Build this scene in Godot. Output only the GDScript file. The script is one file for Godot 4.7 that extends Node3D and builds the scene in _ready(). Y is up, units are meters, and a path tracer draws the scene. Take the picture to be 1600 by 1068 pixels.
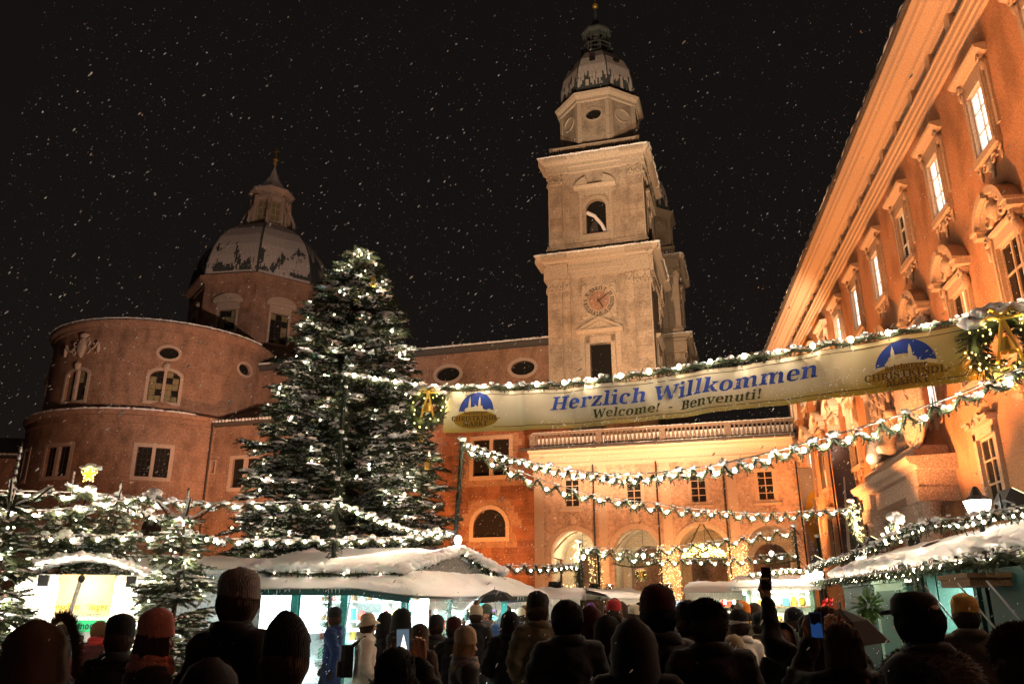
extends Node3D
# A snowy night market on a square between a cathedral and a palace.

class B:
	# Collects triangles; faces are given counter-clockwise seen from outside and stored clockwise.
	var v := PackedVector3Array()
	var n := PackedVector3Array()
	var c := PackedColorArray()
	var i := PackedInt32Array()
	var t := Transform3D()
	var col := Color(1, 1, 1)
	var m: Callable

	func tri(a: Vector3, b: Vector3, d: Vector3) -> void:
		a = t * a
		b = t * b
		d = t * d
		var nn := (b - a).cross(d - a).normalized()
		var k := v.size()
		v.append(a); v.append(d); v.append(b)
		n.append(nn); n.append(nn); n.append(nn)
		c.append(col); c.append(col); c.append(col)
		i.append(k); i.append(k + 1); i.append(k + 2)

	func quad(a: Vector3, b: Vector3, d: Vector3, e: Vector3) -> void:
		tri(a, b, d)
		tri(a, d, e)

	func box(at: Vector3, s: Vector3, cut := 0.0) -> void:
		# centre, full size; cut bevels the vertical edges' outline
		var h := s * 0.5
		if cut <= 0.0:
			var p := []
			for k in 8:
				p.append(at + Vector3(h.x if k & 1 else -h.x, h.y if k & 2 else -h.y, h.z if k & 4 else -h.z))
			quad(p[4], p[5], p[7], p[6]); quad(p[1], p[0], p[2], p[3]); quad(p[5], p[1], p[3], p[7])
			quad(p[0], p[4], p[6], p[2]); quad(p[6], p[7], p[3], p[2]); quad(p[0], p[1], p[5], p[4])
			return
		var o := PackedVector2Array()
		for q in [[1, -1, 0, 1], [1, 1, 1, 0], [-1, 1, 0, 1], [-1, -1, 1, 0]]:
			var e1 := Vector2(q[0] * h.x, q[1] * h.z)
			if q[2] == 0:
				o.append(e1 - Vector2(0, 0) - Vector2(q[0] * cut, 0) if q[1] < 0 else e1 - Vector2(0, q[1] * cut))
				o.append(e1 - Vector2(0, q[1] * cut) if q[1] < 0 else e1 - Vector2(q[0] * cut, 0))
			else:
				o.append(e1 - Vector2(0, q[1] * cut) if q[1] > 0 else e1 - Vector2(0, q[1] * cut))
				o.append(e1 - Vector2(q[0] * cut, 0))
		# simple robust octagon
		o = PackedVector2Array([Vector2(-h.x + cut, -h.z), Vector2(h.x - cut, -h.z), Vector2(h.x, -h.z + cut), Vector2(h.x, h.z - cut), Vector2(h.x - cut, h.z), Vector2(-h.x + cut, h.z), Vector2(-h.x, h.z - cut), Vector2(-h.x, -h.z + cut)])
		for k in 8:
			var a := o[k]
			var b := o[(k + 1) % 8]
			quad(at + Vector3(b.x, -h.y, b.y), at + Vector3(a.x, -h.y, a.y), at + Vector3(a.x, h.y, a.y), at + Vector3(b.x, h.y, b.y))
			tri(at + Vector3(0, h.y, 0), at + Vector3(b.x, h.y, b.y), at + Vector3(a.x, h.y, a.y))
			tri(at - Vector3(0, h.y, 0), at + Vector3(a.x, -h.y, a.y), at + Vector3(b.x, -h.y, b.y))

	func bar(a: Vector3, b: Vector3, w: float, d := -1.0) -> void:
		# a rectangular bar from a to b
		d = w if d < 0 else d
		var y := (b - a).normalized()
		var x := y.cross(Vector3(0, 0, 1))
		if x.length() < 0.05:
			x = y.cross(Vector3(1, 0, 0))
		x = x.normalized()
		var z := x.cross(y)
		var keep := t
		t = t * Transform3D(Basis(x, y, z), (a + b) * 0.5)
		box(Vector3.ZERO, Vector3(w, a.distance_to(b), d))
		t = keep

	func prism(o: PackedVector2Array, z0: float, z1: float) -> void:
		# an outline in x, y (counter-clockwise) from z0 to z1
		if Geometry2D.is_polygon_clockwise(o):
			o = o.duplicate()
			o.reverse()
		var f := Geometry2D.triangulate_polygon(o)
		for k in range(0, f.size(), 3):
			var a := o[f[k]]
			var b := o[f[k + 1]]
			var d := o[f[k + 2]]
			if (b - a).cross(d - a) < 0:
				var s := b
				b = d
				d = s
			tri(Vector3(a.x, a.y, z1), Vector3(b.x, b.y, z1), Vector3(d.x, d.y, z1))
			tri(Vector3(a.x, a.y, z0), Vector3(d.x, d.y, z0), Vector3(b.x, b.y, z0))
		for k in o.size():
			var a := o[k]
			var b := o[(k + 1) % o.size()]
			quad(Vector3(a.x, a.y, z0), Vector3(b.x, b.y, z0), Vector3(b.x, b.y, z1), Vector3(a.x, a.y, z1))

	func run(o: PackedVector2Array, x0: float, x1: float) -> void:
		# a moulding: an outline in (z, y) drawn along x
		var keep := t
		t = t * Transform3D(Basis(Vector3(0, 0, 1), Vector3(0, 1, 0), Vector3(-1, 0, 0)), Vector3(x0, 0, 0))
		prism(o, x0 - x1, 0.0)
		t = keep

	func grid(p: Array, closed_u := false, closed_v := false, flip := false) -> void:
		# rows of points, smooth; p[row][k]; outside is where row direction x column direction points
		var rows := p.size()
		var w: int = p[0].size()
		var at := v.size()
		var pts := PackedVector3Array()
		var nn := PackedVector3Array()
		for r in rows:
			for k in w:
				pts.append(t * (p[r][k] as Vector3))
		nn.resize(rows * w)
		var ix := PackedInt32Array()
		for r in (rows if closed_v else rows - 1):
			var r2 := (r + 1) % rows
			for k in (w if closed_u else w - 1):
				var k2 := (k + 1) % w
				var a := r * w + k
				var b := r * w + k2
				var d := r2 * w + k2
				var e := r2 * w + k
				var f := (pts[d] - pts[a]).cross(pts[e] - pts[b])
				if flip:
					f = -f
				nn[a] += f; nn[b] += f; nn[d] += f; nn[e] += f
				if flip:
					ix.append_array([a, b, d, a, d, e])
				else:
					ix.append_array([a, d, b, a, e, d])
		for k in rows * w:
			v.append(pts[k])
			n.append(nn[k].normalized() if nn[k].length_squared() > 1e-16 else Vector3.UP)
			c.append(col)
		for k in ix:
			i.append(at + k)

	func lathe(prof: Array, segs := 24, a0 := 0.0, a1 := TAU, sharp := false) -> void:
		# profile of Vector2(radius, height) from bottom to top
		if sharp:
			for k in prof.size() - 1:
				lathe([prof[k], prof[k + 1]], segs, a0, a1)
			return
		var rows := []
		var full := absf(a1 - a0 - TAU) < 1e-4
		for q in prof:
			var row := []
			for s in (segs if full else segs + 1):
				var a := a0 + (a1 - a0) * s / segs
				row.append(Vector3(sin(a) * q.x, q.y, cos(a) * q.x))
			rows.append(row)
		grid(rows, full)

	func poly_lathe(prof: Array, sides: int, off := 0.0) -> void:
		# faceted: flat sides
		for k in prof.size() - 1:
			for s in sides:
				var a := off + TAU * s / sides
				var b := off + TAU * (s + 1) / sides
				var p: Vector2 = prof[k]
				var q: Vector2 = prof[k + 1]
				quad(Vector3(sin(a) * p.x, p.y, cos(a) * p.x), Vector3(sin(b) * p.x, p.y, cos(b) * p.x), Vector3(sin(b) * q.x, q.y, cos(b) * q.x), Vector3(sin(a) * q.x, q.y, cos(a) * q.x))

	func tube(path: Array, r: float, segs := 6, r2 := -1.0) -> void:
		r2 = r if r2 < 0 else r2
		var rows := []
		var up := Vector3(0.13, 0.97, 0.21).normalized()
		for k in path.size():
			var d: Vector3 = (path[mini(k + 1, path.size() - 1)] - path[maxi(k - 1, 0)])
			d = d.normalized()
			var x := d.cross(up)
			if x.length() < 0.05:
				x = d.cross(Vector3(1, 0, 0))
			x = x.normalized()
			var y := x.cross(d)
			var row := []
			var rr := lerpf(r, r2, float(k) / maxi(1, path.size() - 1))
			for s in segs:
				var a := TAU * s / segs
				row.append(path[k] + (x * cos(a) + y * sin(a)) * rr)
			rows.append(row)
		grid(rows, true, false, true)
		for e in [0, path.size() - 1]:
			for s in segs:
				var s2 := (s + 1) % segs
				if e == 0:
					tri(path[0], rows[0][s2], rows[0][s])
				else:
					tri(path[e], rows[e][s], rows[e][s2])

	func blob(at: Vector3, r: Vector3, rough := 0.0, seed_ := 0, segs := 10, rows_ := 7) -> void:
		var rows := []
		for k in rows_ + 1:
			var b := -PI / 2 + PI * k / rows_
			var row := []
			for s in segs:
				var a := TAU * s / segs
				var d := Vector3(sin(a) * cos(b), sin(b), cos(a) * cos(b))
				var w := 1.0
				if rough > 0.0:
					w += rough * (sin(d.x * 5.1 + seed_ * 1.7) * sin(d.y * 4.3 + seed_ * 2.9) + 0.6 * sin(d.z * 9.7 + d.x * 6.0 + seed_))
				row.append(at + d * r * w)
			rows.append(row)
		grid(rows, true)

	func text(s: String, size: float, depth: float, f: Font, map: Callable) -> void:
		# lettering, bent by map(Vector3) -> Vector3
		var tm := TextMesh.new()
		tm.text = s
		tm.font = f
		tm.font_size = 64
		tm.pixel_size = size / 64.0
		tm.depth = depth
		tm.curve_step = 1.5
		tm.horizontal_alignment = HORIZONTAL_ALIGNMENT_CENTER
		tm.vertical_alignment = VERTICAL_ALIGNMENT_CENTER
		var a := tm.get_mesh_arrays()
		if a.size() == 0 or a[0] == null:
			return
		var at := v.size()
		for k in a[0].size():
			v.append(t * (map.call(a[0][k]) as Vector3))
			n.append((t.basis * (a[1][k] as Vector3)).normalized())
			c.append(col)
		for k in a[12]:
			i.append(at + k)

	# --- pieces on a wall: m maps (along, up, out) to a place
	func mbox(x0: float, x1: float, y0: float, y1: float, z0: float, z1: float, sub := 1) -> void:
		for k in sub:
			var a := lerpf(x0, x1, float(k) / sub)
			var b := lerpf(x0, x1, float(k + 1) / sub)
			quad(m.call(a, y0, z1), m.call(b, y0, z1), m.call(b, y1, z1), m.call(a, y1, z1))
			quad(m.call(a, y1, z1), m.call(b, y1, z1), m.call(b, y1, z0), m.call(a, y1, z0))
			quad(m.call(a, y0, z0), m.call(b, y0, z0), m.call(b, y0, z1), m.call(a, y0, z1))
		quad(m.call(x0, y0, z0), m.call(x0, y0, z1), m.call(x0, y1, z1), m.call(x0, y1, z0))
		quad(m.call(x1, y0, z1), m.call(x1, y0, z0), m.call(x1, y1, z0), m.call(x1, y1, z1))

	func mring(o: PackedVector2Array, q: PackedVector2Array, z0: float, z1: float, closed := true) -> void:
		# outer o, inner q, both counter-clockwise, same count
		for k in (o.size() if closed else o.size() - 1):
			var k2 := (k + 1) % o.size()
			quad(m.call(o[k].x, o[k].y, z1), m.call(o[k2].x, o[k2].y, z1), m.call(q[k2].x, q[k2].y, z1), m.call(q[k].x, q[k].y, z1))
			quad(m.call(o[k].x, o[k].y, z0), m.call(o[k2].x, o[k2].y, z0), m.call(o[k2].x, o[k2].y, z1), m.call(o[k].x, o[k].y, z1))
			quad(m.call(q[k2].x, q[k2].y, z0), m.call(q[k].x, q[k].y, z0), m.call(q[k].x, q[k].y, z1), m.call(q[k2].x, q[k2].y, z1))

	func mfan(q: PackedVector2Array, z: float) -> void:
		var mid := Vector2.ZERO
		for p in q:
			mid += p / q.size()
		for k in q.size():
			var k2 := (k + 1) % q.size()
			tri(m.call(mid.x, mid.y, z), m.call(q[k].x, q[k].y, z), m.call(q[k2].x, q[k2].y, z))

	func mprism(o: PackedVector2Array, z0: float, z1: float) -> void:
		if Geometry2D.is_polygon_clockwise(o):
			o = o.duplicate()
			o.reverse()
		var f := Geometry2D.triangulate_polygon(o)
		for k in range(0, f.size(), 3):
			var a := o[f[k]]
			var b := o[f[k + 1]]
			var d := o[f[k + 2]]
			if (b - a).cross(d - a) < 0:
				var s := b
				b = d
				d = s
			tri(m.call(a.x, a.y, z1), m.call(b.x, b.y, z1), m.call(d.x, d.y, z1))
		for k in o.size():
			var a := o[k]
			var b := o[(k + 1) % o.size()]
			quad(m.call(a.x, a.y, z0), m.call(b.x, b.y, z0), m.call(b.x, b.y, z1), m.call(a.x, a.y, z1))

	func wall(x0: float, x1: float, y0: float, y1: float, holes: Array, deep: float, step := 1e9) -> void:
		# a wall with openings: each hole is [x0, x1, y0, y1, kind] with kind "" (square), "arch", "low" (flat arch) or "oval"
		var xs := [x0, x1]
		var ys := [y0, y1]
		for h in holes:
			for q in [h[0], h[1]]:
				if q > x0 and q < x1: xs.append(q)
			for q in [h[2], h[3]]:
				if q > y0 and q < y1: ys.append(q)
		var k := x0 + step
		while k < x1:
			xs.append(k)
			k += step
		xs.sort()
		ys.sort()
		for a in xs.size() - 1:
			if xs[a + 1] - xs[a] < 1e-5: continue
			for b in ys.size() - 1:
				if ys[b + 1] - ys[b] < 1e-5: continue
				var cx: float = (xs[a] + xs[a + 1]) / 2
				var cy: float = (ys[b] + ys[b + 1]) / 2
				var inside := false
				for h in holes:
					if cx > h[0] and cx < h[1] and cy > h[2] and cy < h[3]:
						inside = true
				if not inside:
					quad(m.call(xs[a], ys[b], 0.0), m.call(xs[a + 1], ys[b], 0.0), m.call(xs[a + 1], ys[b + 1], 0.0), m.call(xs[a], ys[b + 1], 0.0))
		for h in holes:
			var o := B.opening(h)
			var kind: String = h[4]
			for q in o.size():
				var p: Vector2 = o[q]
				var p2: Vector2 = o[(q + 1) % o.size()]
				quad(m.call(p2.x, p2.y, -deep), m.call(p.x, p.y, -deep), m.call(p.x, p.y, 0.0), m.call(p2.x, p2.y, 0.0))
				if kind != "":
					var mid := (p + p2) / 2
					var corner := Vector2(h[0] if mid.x < (h[0] + h[1]) / 2 else h[1], h[2] if kind == "oval" and mid.y < (h[2] + h[3]) / 2 else h[3])
					if kind == "oval" or mid.y > h[2] + 0.001 and absf(p.x - p2.x) > 1e-4:
						tri(m.call(p2.x, p2.y, 0.0), m.call(p.x, p.y, 0.0), m.call(corner.x, corner.y, 0.0))

	static func opening(h: Array, grow := 0.0) -> PackedVector2Array:
		# the outline of a hole, counter-clockwise
		var o := PackedVector2Array()
		var x0: float = h[0] - grow
		var x1: float = h[1] + grow
		var y0: float = h[2] - grow
		var y1: float = h[3] + grow
		var r := (x1 - x0) / 2
		var mid := (x0 + x1) / 2
		if h[4] == "oval":
			for k in 24:
				var a := TAU * k / 24
				o.append(Vector2(mid + cos(a) * r, (y0 + y1) / 2 + sin(a) * (y1 - y0) / 2))
			return o
		o.append(Vector2(x0, y0))
		o.append(Vector2(x1, y0))
		if h[4] == "":
			o.append(Vector2(x1, y1))
			o.append(Vector2(x0, y1))
		else:
			var rise := r if h[4] == "arch" else r * 0.45
			for k in 13:
				var a := PI * k / 12
				o.append(Vector2(mid + cos(a) * r, y1 - rise + sin(a) * rise))
		return o

	func mesh() -> ArrayMesh:
		var am := ArrayMesh.new()
		return add_to(am)

	func add_to(am: ArrayMesh) -> ArrayMesh:
		if v.is_empty():
			return am
		var a := []
		a.resize(Mesh.ARRAY_MAX)
		a[Mesh.ARRAY_VERTEX] = v
		a[Mesh.ARRAY_NORMAL] = n
		a[Mesh.ARRAY_COLOR] = c
		a[Mesh.ARRAY_INDEX] = i
		am.add_surface_from_arrays(Mesh.PRIMITIVE_TRIANGLES, a)
		return am

var M := {}
var used := {}
var rng := RandomNumberGenerator.new()
var sans: SystemFont
var serif: SystemFont

func numbered(called: String) -> String:
	var k: int = used.get(called, 0)
	used[called] = k + 1
	return called if k == 0 else "%s_%03d" % [called, k]

func thing(called: String, label: String, category: String, at := Vector3.ZERO, turn := 0.0, group := "") -> Node3D:
	var o := Node3D.new()
	o.name = numbered(called)
	add_child(o)
	o.position = at
	o.rotation.y = turn
	tag(o, label, category, group)
	return o

func tag(o: Node3D, label: String, category: String, group := "") -> void:
	o.set_meta("label", label)
	o.set_meta("category", category)
	if group != "":
		o.set_meta("group", group)

func node(called: String, parent: Node3D, at := Vector3.ZERO, turn := 0.0) -> Node3D:
	var o := Node3D.new()
	o.name = called
	parent.add_child(o, true)
	o.position = at
	o.rotation.y = turn
	return o

func put(called: String, mesh_: Mesh, mat_: Material, parent: Node3D, xf := Transform3D()) -> MeshInstance3D:
	var o := MeshInstance3D.new()
	o.name = numbered(called) if parent == self else called
	o.mesh = mesh_
	o.material_override = mat_
	o.transform = xf
	parent.add_child(o, true)
	return o

func obj(called: String, b: B, mat_: Material, parent: Node3D, stuff := false) -> MeshInstance3D:
	var o := put(called, b.mesh(), mat_, parent)
	if stuff:
		o.set_meta("kind", "stuff")
	return o

func scatter(called: String, mesh_: Mesh, mat_: Material, parent: Node3D, where: Array, cols := []) -> MultiMeshInstance3D:
	var mm := MultiMesh.new()
	mm.transform_format = MultiMesh.TRANSFORM_3D
	mm.use_colors = cols.size() > 0
	mm.mesh = mesh_
	mm.instance_count = where.size()
	for k in where.size():
		mm.set_instance_transform(k, where[k])
		if cols.size() > 0:
			mm.set_instance_color(k, cols[k])
	var o := MultiMeshInstance3D.new()
	o.name = numbered(called) if parent == self else called
	o.multimesh = mm
	o.material_override = mat_
	o.set_meta("kind", "stuff")
	parent.add_child(o, true)
	return o

func flat(x: float, y: float, z: float) -> Vector3:
	return Vector3(x, y, z)

func nb(turn := 0.0, at := Vector3.ZERO) -> B:
	var b := B.new()
	b.m = flat
	if turn != 0.0 or at != Vector3.ZERO:
		b.t = Transform3D(Basis(Vector3.UP, turn), at)
	return b

func noise_image(seed_: int, freq: float, lo: float, hi: float, size := 512, oct := 4, kind := FastNoiseLite.TYPE_SIMPLEX_SMOOTH) -> Image:
	var f := FastNoiseLite.new()
	f.seed = seed_
	f.frequency = freq
	f.noise_type = kind
	f.fractal_octaves = oct
	var im := f.get_seamless_image(size, size)
	im.convert(Image.FORMAT_L8)
	var d := im.get_data()
	for k in d.size():
		d[k] = clampi(int(255.0 * lerpf(lo, hi, d[k] / 255.0)), 0, 255)
	return Image.create_from_data(size, size, false, Image.FORMAT_L8, d)

var tex := {}

func make_textures() -> void:
	var mk := func(im: Image) -> ImageTexture:
		im.convert(Image.FORMAT_RGB8)
		return ImageTexture.create_from_image(im)
	tex.stain = mk.call(noise_image(3, 0.012, 0.72, 1.18))
	tex.mild = mk.call(noise_image(4, 0.02, 0.74, 1.14))
	tex.grain = mk.call(noise_image(5, 0.05, 0.62, 1.15))
	tex.fine = mk.call(noise_image(7, 0.09, 0.75, 1.1, 256, 3))
	var bump := func(seed_: int, freq: float, s: float) -> ImageTexture:
		var im := noise_image(seed_, freq, 0.0, 1.0, 512, 4)
		im.convert(Image.FORMAT_RGB8)
		im.bump_map_to_normal_map(s)
		return ImageTexture.create_from_image(im)
	tex.rough_n = bump.call(11, 0.10, 6.0)
	tex.soft_n = bump.call(13, 0.025, 5.0)
	tex.cloth_n = bump.call(17, 0.14, 4.0)
	# knitting: rows of small ribs
	var k := Image.create(128, 128, false, Image.FORMAT_RGB8)
	for y in 128:
		for x in 128:
			var q := absf(sin(x * PI / 8.0)) * 0.7 + 0.3 * absf(sin((y + (4 if (x / 8) % 2 else 0)) * PI / 8.0))
			k.set_pixel(x, y, Color(q, q, q))
	k.bump_map_to_normal_map(5.0)
	tex.knit_n = ImageTexture.create_from_image(k)

func mat(called: String, color: Color, rough := 0.85, t := "", nrm := "", scale_ := 0.5, amount := 1.0, world := true) -> StandardMaterial3D:
	# color holds linear, real-world values
	var s := StandardMaterial3D.new()
	s.resource_name = called
	s.albedo_color = color.linear_to_srgb()
	s.roughness = rough
	s.metallic_specular = 0.3
	s.uv1_triplanar = t != "" or nrm != ""
	s.uv1_world_triplanar = s.uv1_triplanar and world
	s.uv1_scale = Vector3.ONE * scale_
	if t != "":
		s.albedo_texture = tex[t]
	if nrm != "":
		s.normal_enabled = true
		s.normal_texture = tex[nrm]
		s.normal_scale = amount
	if called in ["plaster", "conglomerate", "stone", "arcade_wall"] or called.begins_with("brick") or called.begins_with("block"):
		# damp stains and weathering at the scale of a wall
		s.detail_enabled = true
		s.detail_albedo = tex.stain
		s.detail_blend_mode = BaseMaterial3D.BLEND_MODE_MUL
		s.detail_uv_layer = BaseMaterial3D.DETAIL_UV_2
		s.uv2_triplanar = true
		s.uv2_world_triplanar = true
		s.uv2_scale = Vector3(0.09, 0.05, 0.09)
	M[called] = s
	return s

func glow(called: String, color: Color, energy: float, base := Color(0.8, 0.8, 0.75)) -> StandardMaterial3D:
	var s := mat(called, base, 0.5)
	s.emission_enabled = true
	s.emission = color.linear_to_srgb()
	s.emission_energy_multiplier = energy
	return s

func lamp(at: Vector3, color: Color, energy: float, parent: Node3D, size := 0.03) -> OmniLight3D:
	var l := OmniLight3D.new()
	l.name = "lamp_light"
	l.light_color = color.linear_to_srgb()
	l.light_energy = energy
	l.light_size = size
	l.omni_range = 60.0
	l.omni_attenuation = 2.0
	l.shadow_enabled = true
	l.position = at
	parent.add_child(l, true)
	return l

func floodlight(label: String, at: Vector3, aim: Vector3, color: Color, energy: float, angle: float, post := true) -> void:
	# a lamp fixture: housing, yoke, glass and the light just before the glass
	var o := thing("floodlight", label, "floodlight", at)
	var look := Transform3D(Basis.looking_at(aim - at, Vector3.UP), Vector3.ZERO)
	var h := nb()
	h.t = look
	h.box(Vector3(0, 0, 0.12), Vector3(0.46, 0.34, 0.2))
	h.box(Vector3(0, 0, 0.26), Vector3(0.3, 0.22, 0.08))
	obj("housing", h, M.dark_metal, o)
	var g := nb()
	g.t = look
	g.box(Vector3(0, 0, 0.006), Vector3(0.4, 0.28, 0.012))
	obj("lamp_glass", g, M.flood_glow, o)
	var y := nb()
	y.bar(Vector3(-0.26, 0, 0), Vector3(-0.26, -0.3, 0), 0.03)
	y.bar(Vector3(0.26, 0, 0), Vector3(0.26, -0.3, 0), 0.03)
	y.bar(Vector3(-0.26, -0.3, 0), Vector3(0.26, -0.3, 0), 0.03)
	obj("yoke", y, M.dark_metal, o)
	if post:
		var p := nb()
		p.tube([Vector3(0, -0.3, 0), Vector3(0, -at.y, 0)], 0.045, 8)
		obj("post", p, M.dark_metal, o)
	var l := SpotLight3D.new()
	l.name = "flood_light"
	l.light_color = color.linear_to_srgb()
	l.light_energy = energy
	l.spot_angle = angle
	l.spot_angle_attenuation = 0.6
	l.spot_range = 150.0
	l.spot_attenuation = 2.0
	l.light_size = 0.12
	l.shadow_enabled = true
	o.add_child(l, true)
	l.transform = Transform3D(look.basis, look * Vector3(0, 0, -0.16))

const SODIUM := Color(1.0, 0.37, 0.105)
const WARM := Color(1.0, 0.72, 0.45)
const WHITE := Color(1.0, 0.78, 0.55)
const COOL := Color(0.72, 0.97, 1.0)

func make_materials() -> void:
	mat("plaster", Color(0.62, 0.315, 0.175), 0.95, "mild", "rough_n", 1.1, 0.35)
	mat("trim", Color(0.6, 0.44, 0.32), 0.85, "fine", "soft_n", 0.7, 0.3)
	mat("stone", Color(0.45, 0.36, 0.28), 0.9, "mild", "rough_n", 0.3, 0.15)
	for k in 4:
		mat("block%d" % k, Color(0.47, 0.375, 0.29) * [0.93, 0.98, 1.02, 1.07][k], 0.9, "mild", "rough_n", 0.3, 0.15)
		mat("brick%d" % k, Color(0.35, 0.155, 0.095) * [0.8, 0.93, 1.05, 1.18][k], 0.95, "grain", "rough_n", 0.3, 1.0)
	mat("stone_trim", Color(0.5, 0.41, 0.32), 0.85, "mild", "soft_n", 0.4, 0.25)
	mat("conglomerate", Color(0.37, 0.22, 0.155), 0.95, "mild", "rough_n", 0.3, 0.45)
	mat("marble_trim", Color(0.58, 0.44, 0.36), 0.8, "grain", "soft_n", 0.4, 0.3)
	mat("arcade_wall", Color(0.58, 0.39, 0.28), 0.9, "mild", "soft_n", 0.3, 0.4)
	mat("grimy_shaded_stone", Color(0.17, 0.12, 0.09), 0.95, "mild", "rough_n", 0.5, 0.5)  # grimy brown stone, with the shade above the cornice put into its colour
	mat("vault", Color(0.62, 0.55, 0.42), 0.9, "grain", "soft_n", 0.4, 0.3)
	mat("snow", Color(0.78, 0.78, 0.8), 0.75, "", "soft_n", 0.9, 0.7)
	M.snow.subsurf_scatter_enabled = true
	M.snow.subsurf_scatter_strength = 0.15
	mat("flake", Color(0.9, 0.9, 0.92), 0.8)
	M.flake.backlight_enabled = true
	M.flake.backlight = Color(0.95, 0.95, 0.95)
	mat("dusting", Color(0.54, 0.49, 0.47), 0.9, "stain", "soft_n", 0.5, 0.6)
	mat("slush", Color(0.42, 0.42, 0.44), 0.6, "stain", "soft_n", 0.3, 1.0)
	mat("copper", Color(0.075, 0.085, 0.085), 0.5, "stain", "soft_n", 0.3, 0.4)
	mat("roof_tin", Color(0.1, 0.09, 0.085), 0.6, "grain", "", 0.4)
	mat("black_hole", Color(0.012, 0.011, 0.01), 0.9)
	mat("glass_dark", Color(0.02, 0.018, 0.016), 0.12)
	mat("glass_pale", Color(0.26, 0.22, 0.12), 0.25, "stain", "", 0.4)  # yellowish reflection on the panes is put into the base colour
	mat("lead", Color(0.05, 0.04, 0.035), 0.6)
	mat("dark_metal", Color(0.03, 0.03, 0.032), 0.5)
	mat("metal", Color(0.35, 0.35, 0.37), 0.4)
	mat("gilt", Color(0.55, 0.36, 0.08), 0.35)
	M.gilt.metallic = 0.6
	mat("wood", Color(0.16, 0.09, 0.045), 0.8, "grain", "soft_n", 1.4, 0.4)
	mat("dark_wood", Color(0.03, 0.035, 0.03), 0.8, "grain", "", 1.4)
	mat("teal_paint", Color(0.03, 0.17, 0.14), 0.6, "fine", "", 0.8)
	mat("dark_green", Color(0.012, 0.05, 0.045), 0.7, "fine", "", 0.8)
	mat("pale_green", Color(0.3, 0.55, 0.42), 0.6, "fine", "", 0.8)
	mat("white_paint", Color(0.75, 0.75, 0.72), 0.6, "fine", "", 0.8)
	mat("grey_board", Color(0.4, 0.38, 0.35), 0.8, "fine", "", 0.7)
	mat("canvas", Color(0.6, 0.6, 0.56), 0.85, "fine", "cloth_n", 1.2, 0.3)
	mat("needles", Color(0.05, 0.064, 0.036), 0.75)
	mat("needles_pale", Color(0.08, 0.098, 0.058), 0.75)
	mat("bark", Color(0.06, 0.045, 0.035), 0.95, "grain", "rough_n", 1.0, 1.0)
	mat("cable", Color(0.25, 0.25, 0.24), 0.7)
	mat("ribbon", Color(0.75, 0.52, 0.1), 0.35)
	mat("blue_print", Color(0.02, 0.05, 0.26), 0.6)
	mat("green_print", Color(0.045, 0.05, 0.012), 0.6)
	mat("gold_print", Color(0.34, 0.21, 0.025), 0.6)
	mat("brown_print", Color(0.09, 0.05, 0.015), 0.6)
	mat("cream_print", Color(0.62, 0.55, 0.36), 0.6)
	var bn := mat("banner_cloth", Color(1, 1, 1), 0.55, "", "cloth_n", 0.6, 0.25)
	bn.vertex_color_use_as_albedo = true
	bn.backlight_enabled = true
	bn.backlight = Color(0.3, 0.3, 0.25)
	mat("skin", Color(0.42, 0.25, 0.18), 0.55)
	mat("eye", Color(0.02, 0.015, 0.012), 0.2)
	mat("lip", Color(0.28, 0.09, 0.08), 0.5)
	glow("bulb", Color(1.0, 0.82, 0.55), 22.0)
	glow("tree_bulb", Color(1.0, 0.86, 0.62), 9.0)
	glow("warm_dot", Color(1.0, 0.62, 0.24), 3.2)
	glow("gold_dot", Color(1.0, 0.72, 0.2), 6.0)
	glow("flood_glow", Color(1.0, 0.7, 0.4), 3.0)
	glow("lantern_glow", Color(1.0, 0.93, 0.75), 9.0)
	glow("cool_tube", Color(0.85, 0.98, 1.0), 6.0)
	glow("white_panel", Color(1.0, 0.9, 0.75), 1.6)
	glow("amber_panel", Color(1.0, 0.62, 0.2), 0.8, Color(0.6, 0.4, 0.15))
	glow("green_panel", Color(0.03, 0.42, 0.16), 0.7, Color(0.02, 0.25, 0.1))
	glow("blue_screen", Color(0.25, 0.45, 1.0), 1.6, Color(0.02, 0.02, 0.03))
	glow("phone_blue", Color(0.03, 0.12, 0.4), 0.26, Color(0.02, 0.02, 0.03))
	glow("screen_pale", Color(0.75, 0.85, 0.9), 0.9, Color(0.02, 0.02, 0.03))
	glow("screen_dim", Color(0.1, 0.14, 0.18), 0.8, Color(0.02, 0.02, 0.03))
	glow("room_bright", Color(1.0, 0.9, 0.78), 2.2)
	glow("room_mid", Color(1.0, 0.8, 0.6), 1.1)
	glow("room_dim", Color(0.9, 0.55, 0.3), 0.35)

func scroll(b: B, at: Vector3, r: float, a0: float, turns: float, w: float) -> void:
	var path := []
	var k := int(14 * absf(turns)) + 4
	for s in k + 1:
		var f := float(s) / k
		var a := a0 + TAU * turns * f
		var q := r * (1.0 - 0.8 * f)
		path.append(at + Vector3(cos(a) * q, sin(a) * q, 0.02 + w * f))
	b.tube(path, w, 5, w * 0.6)

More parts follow.
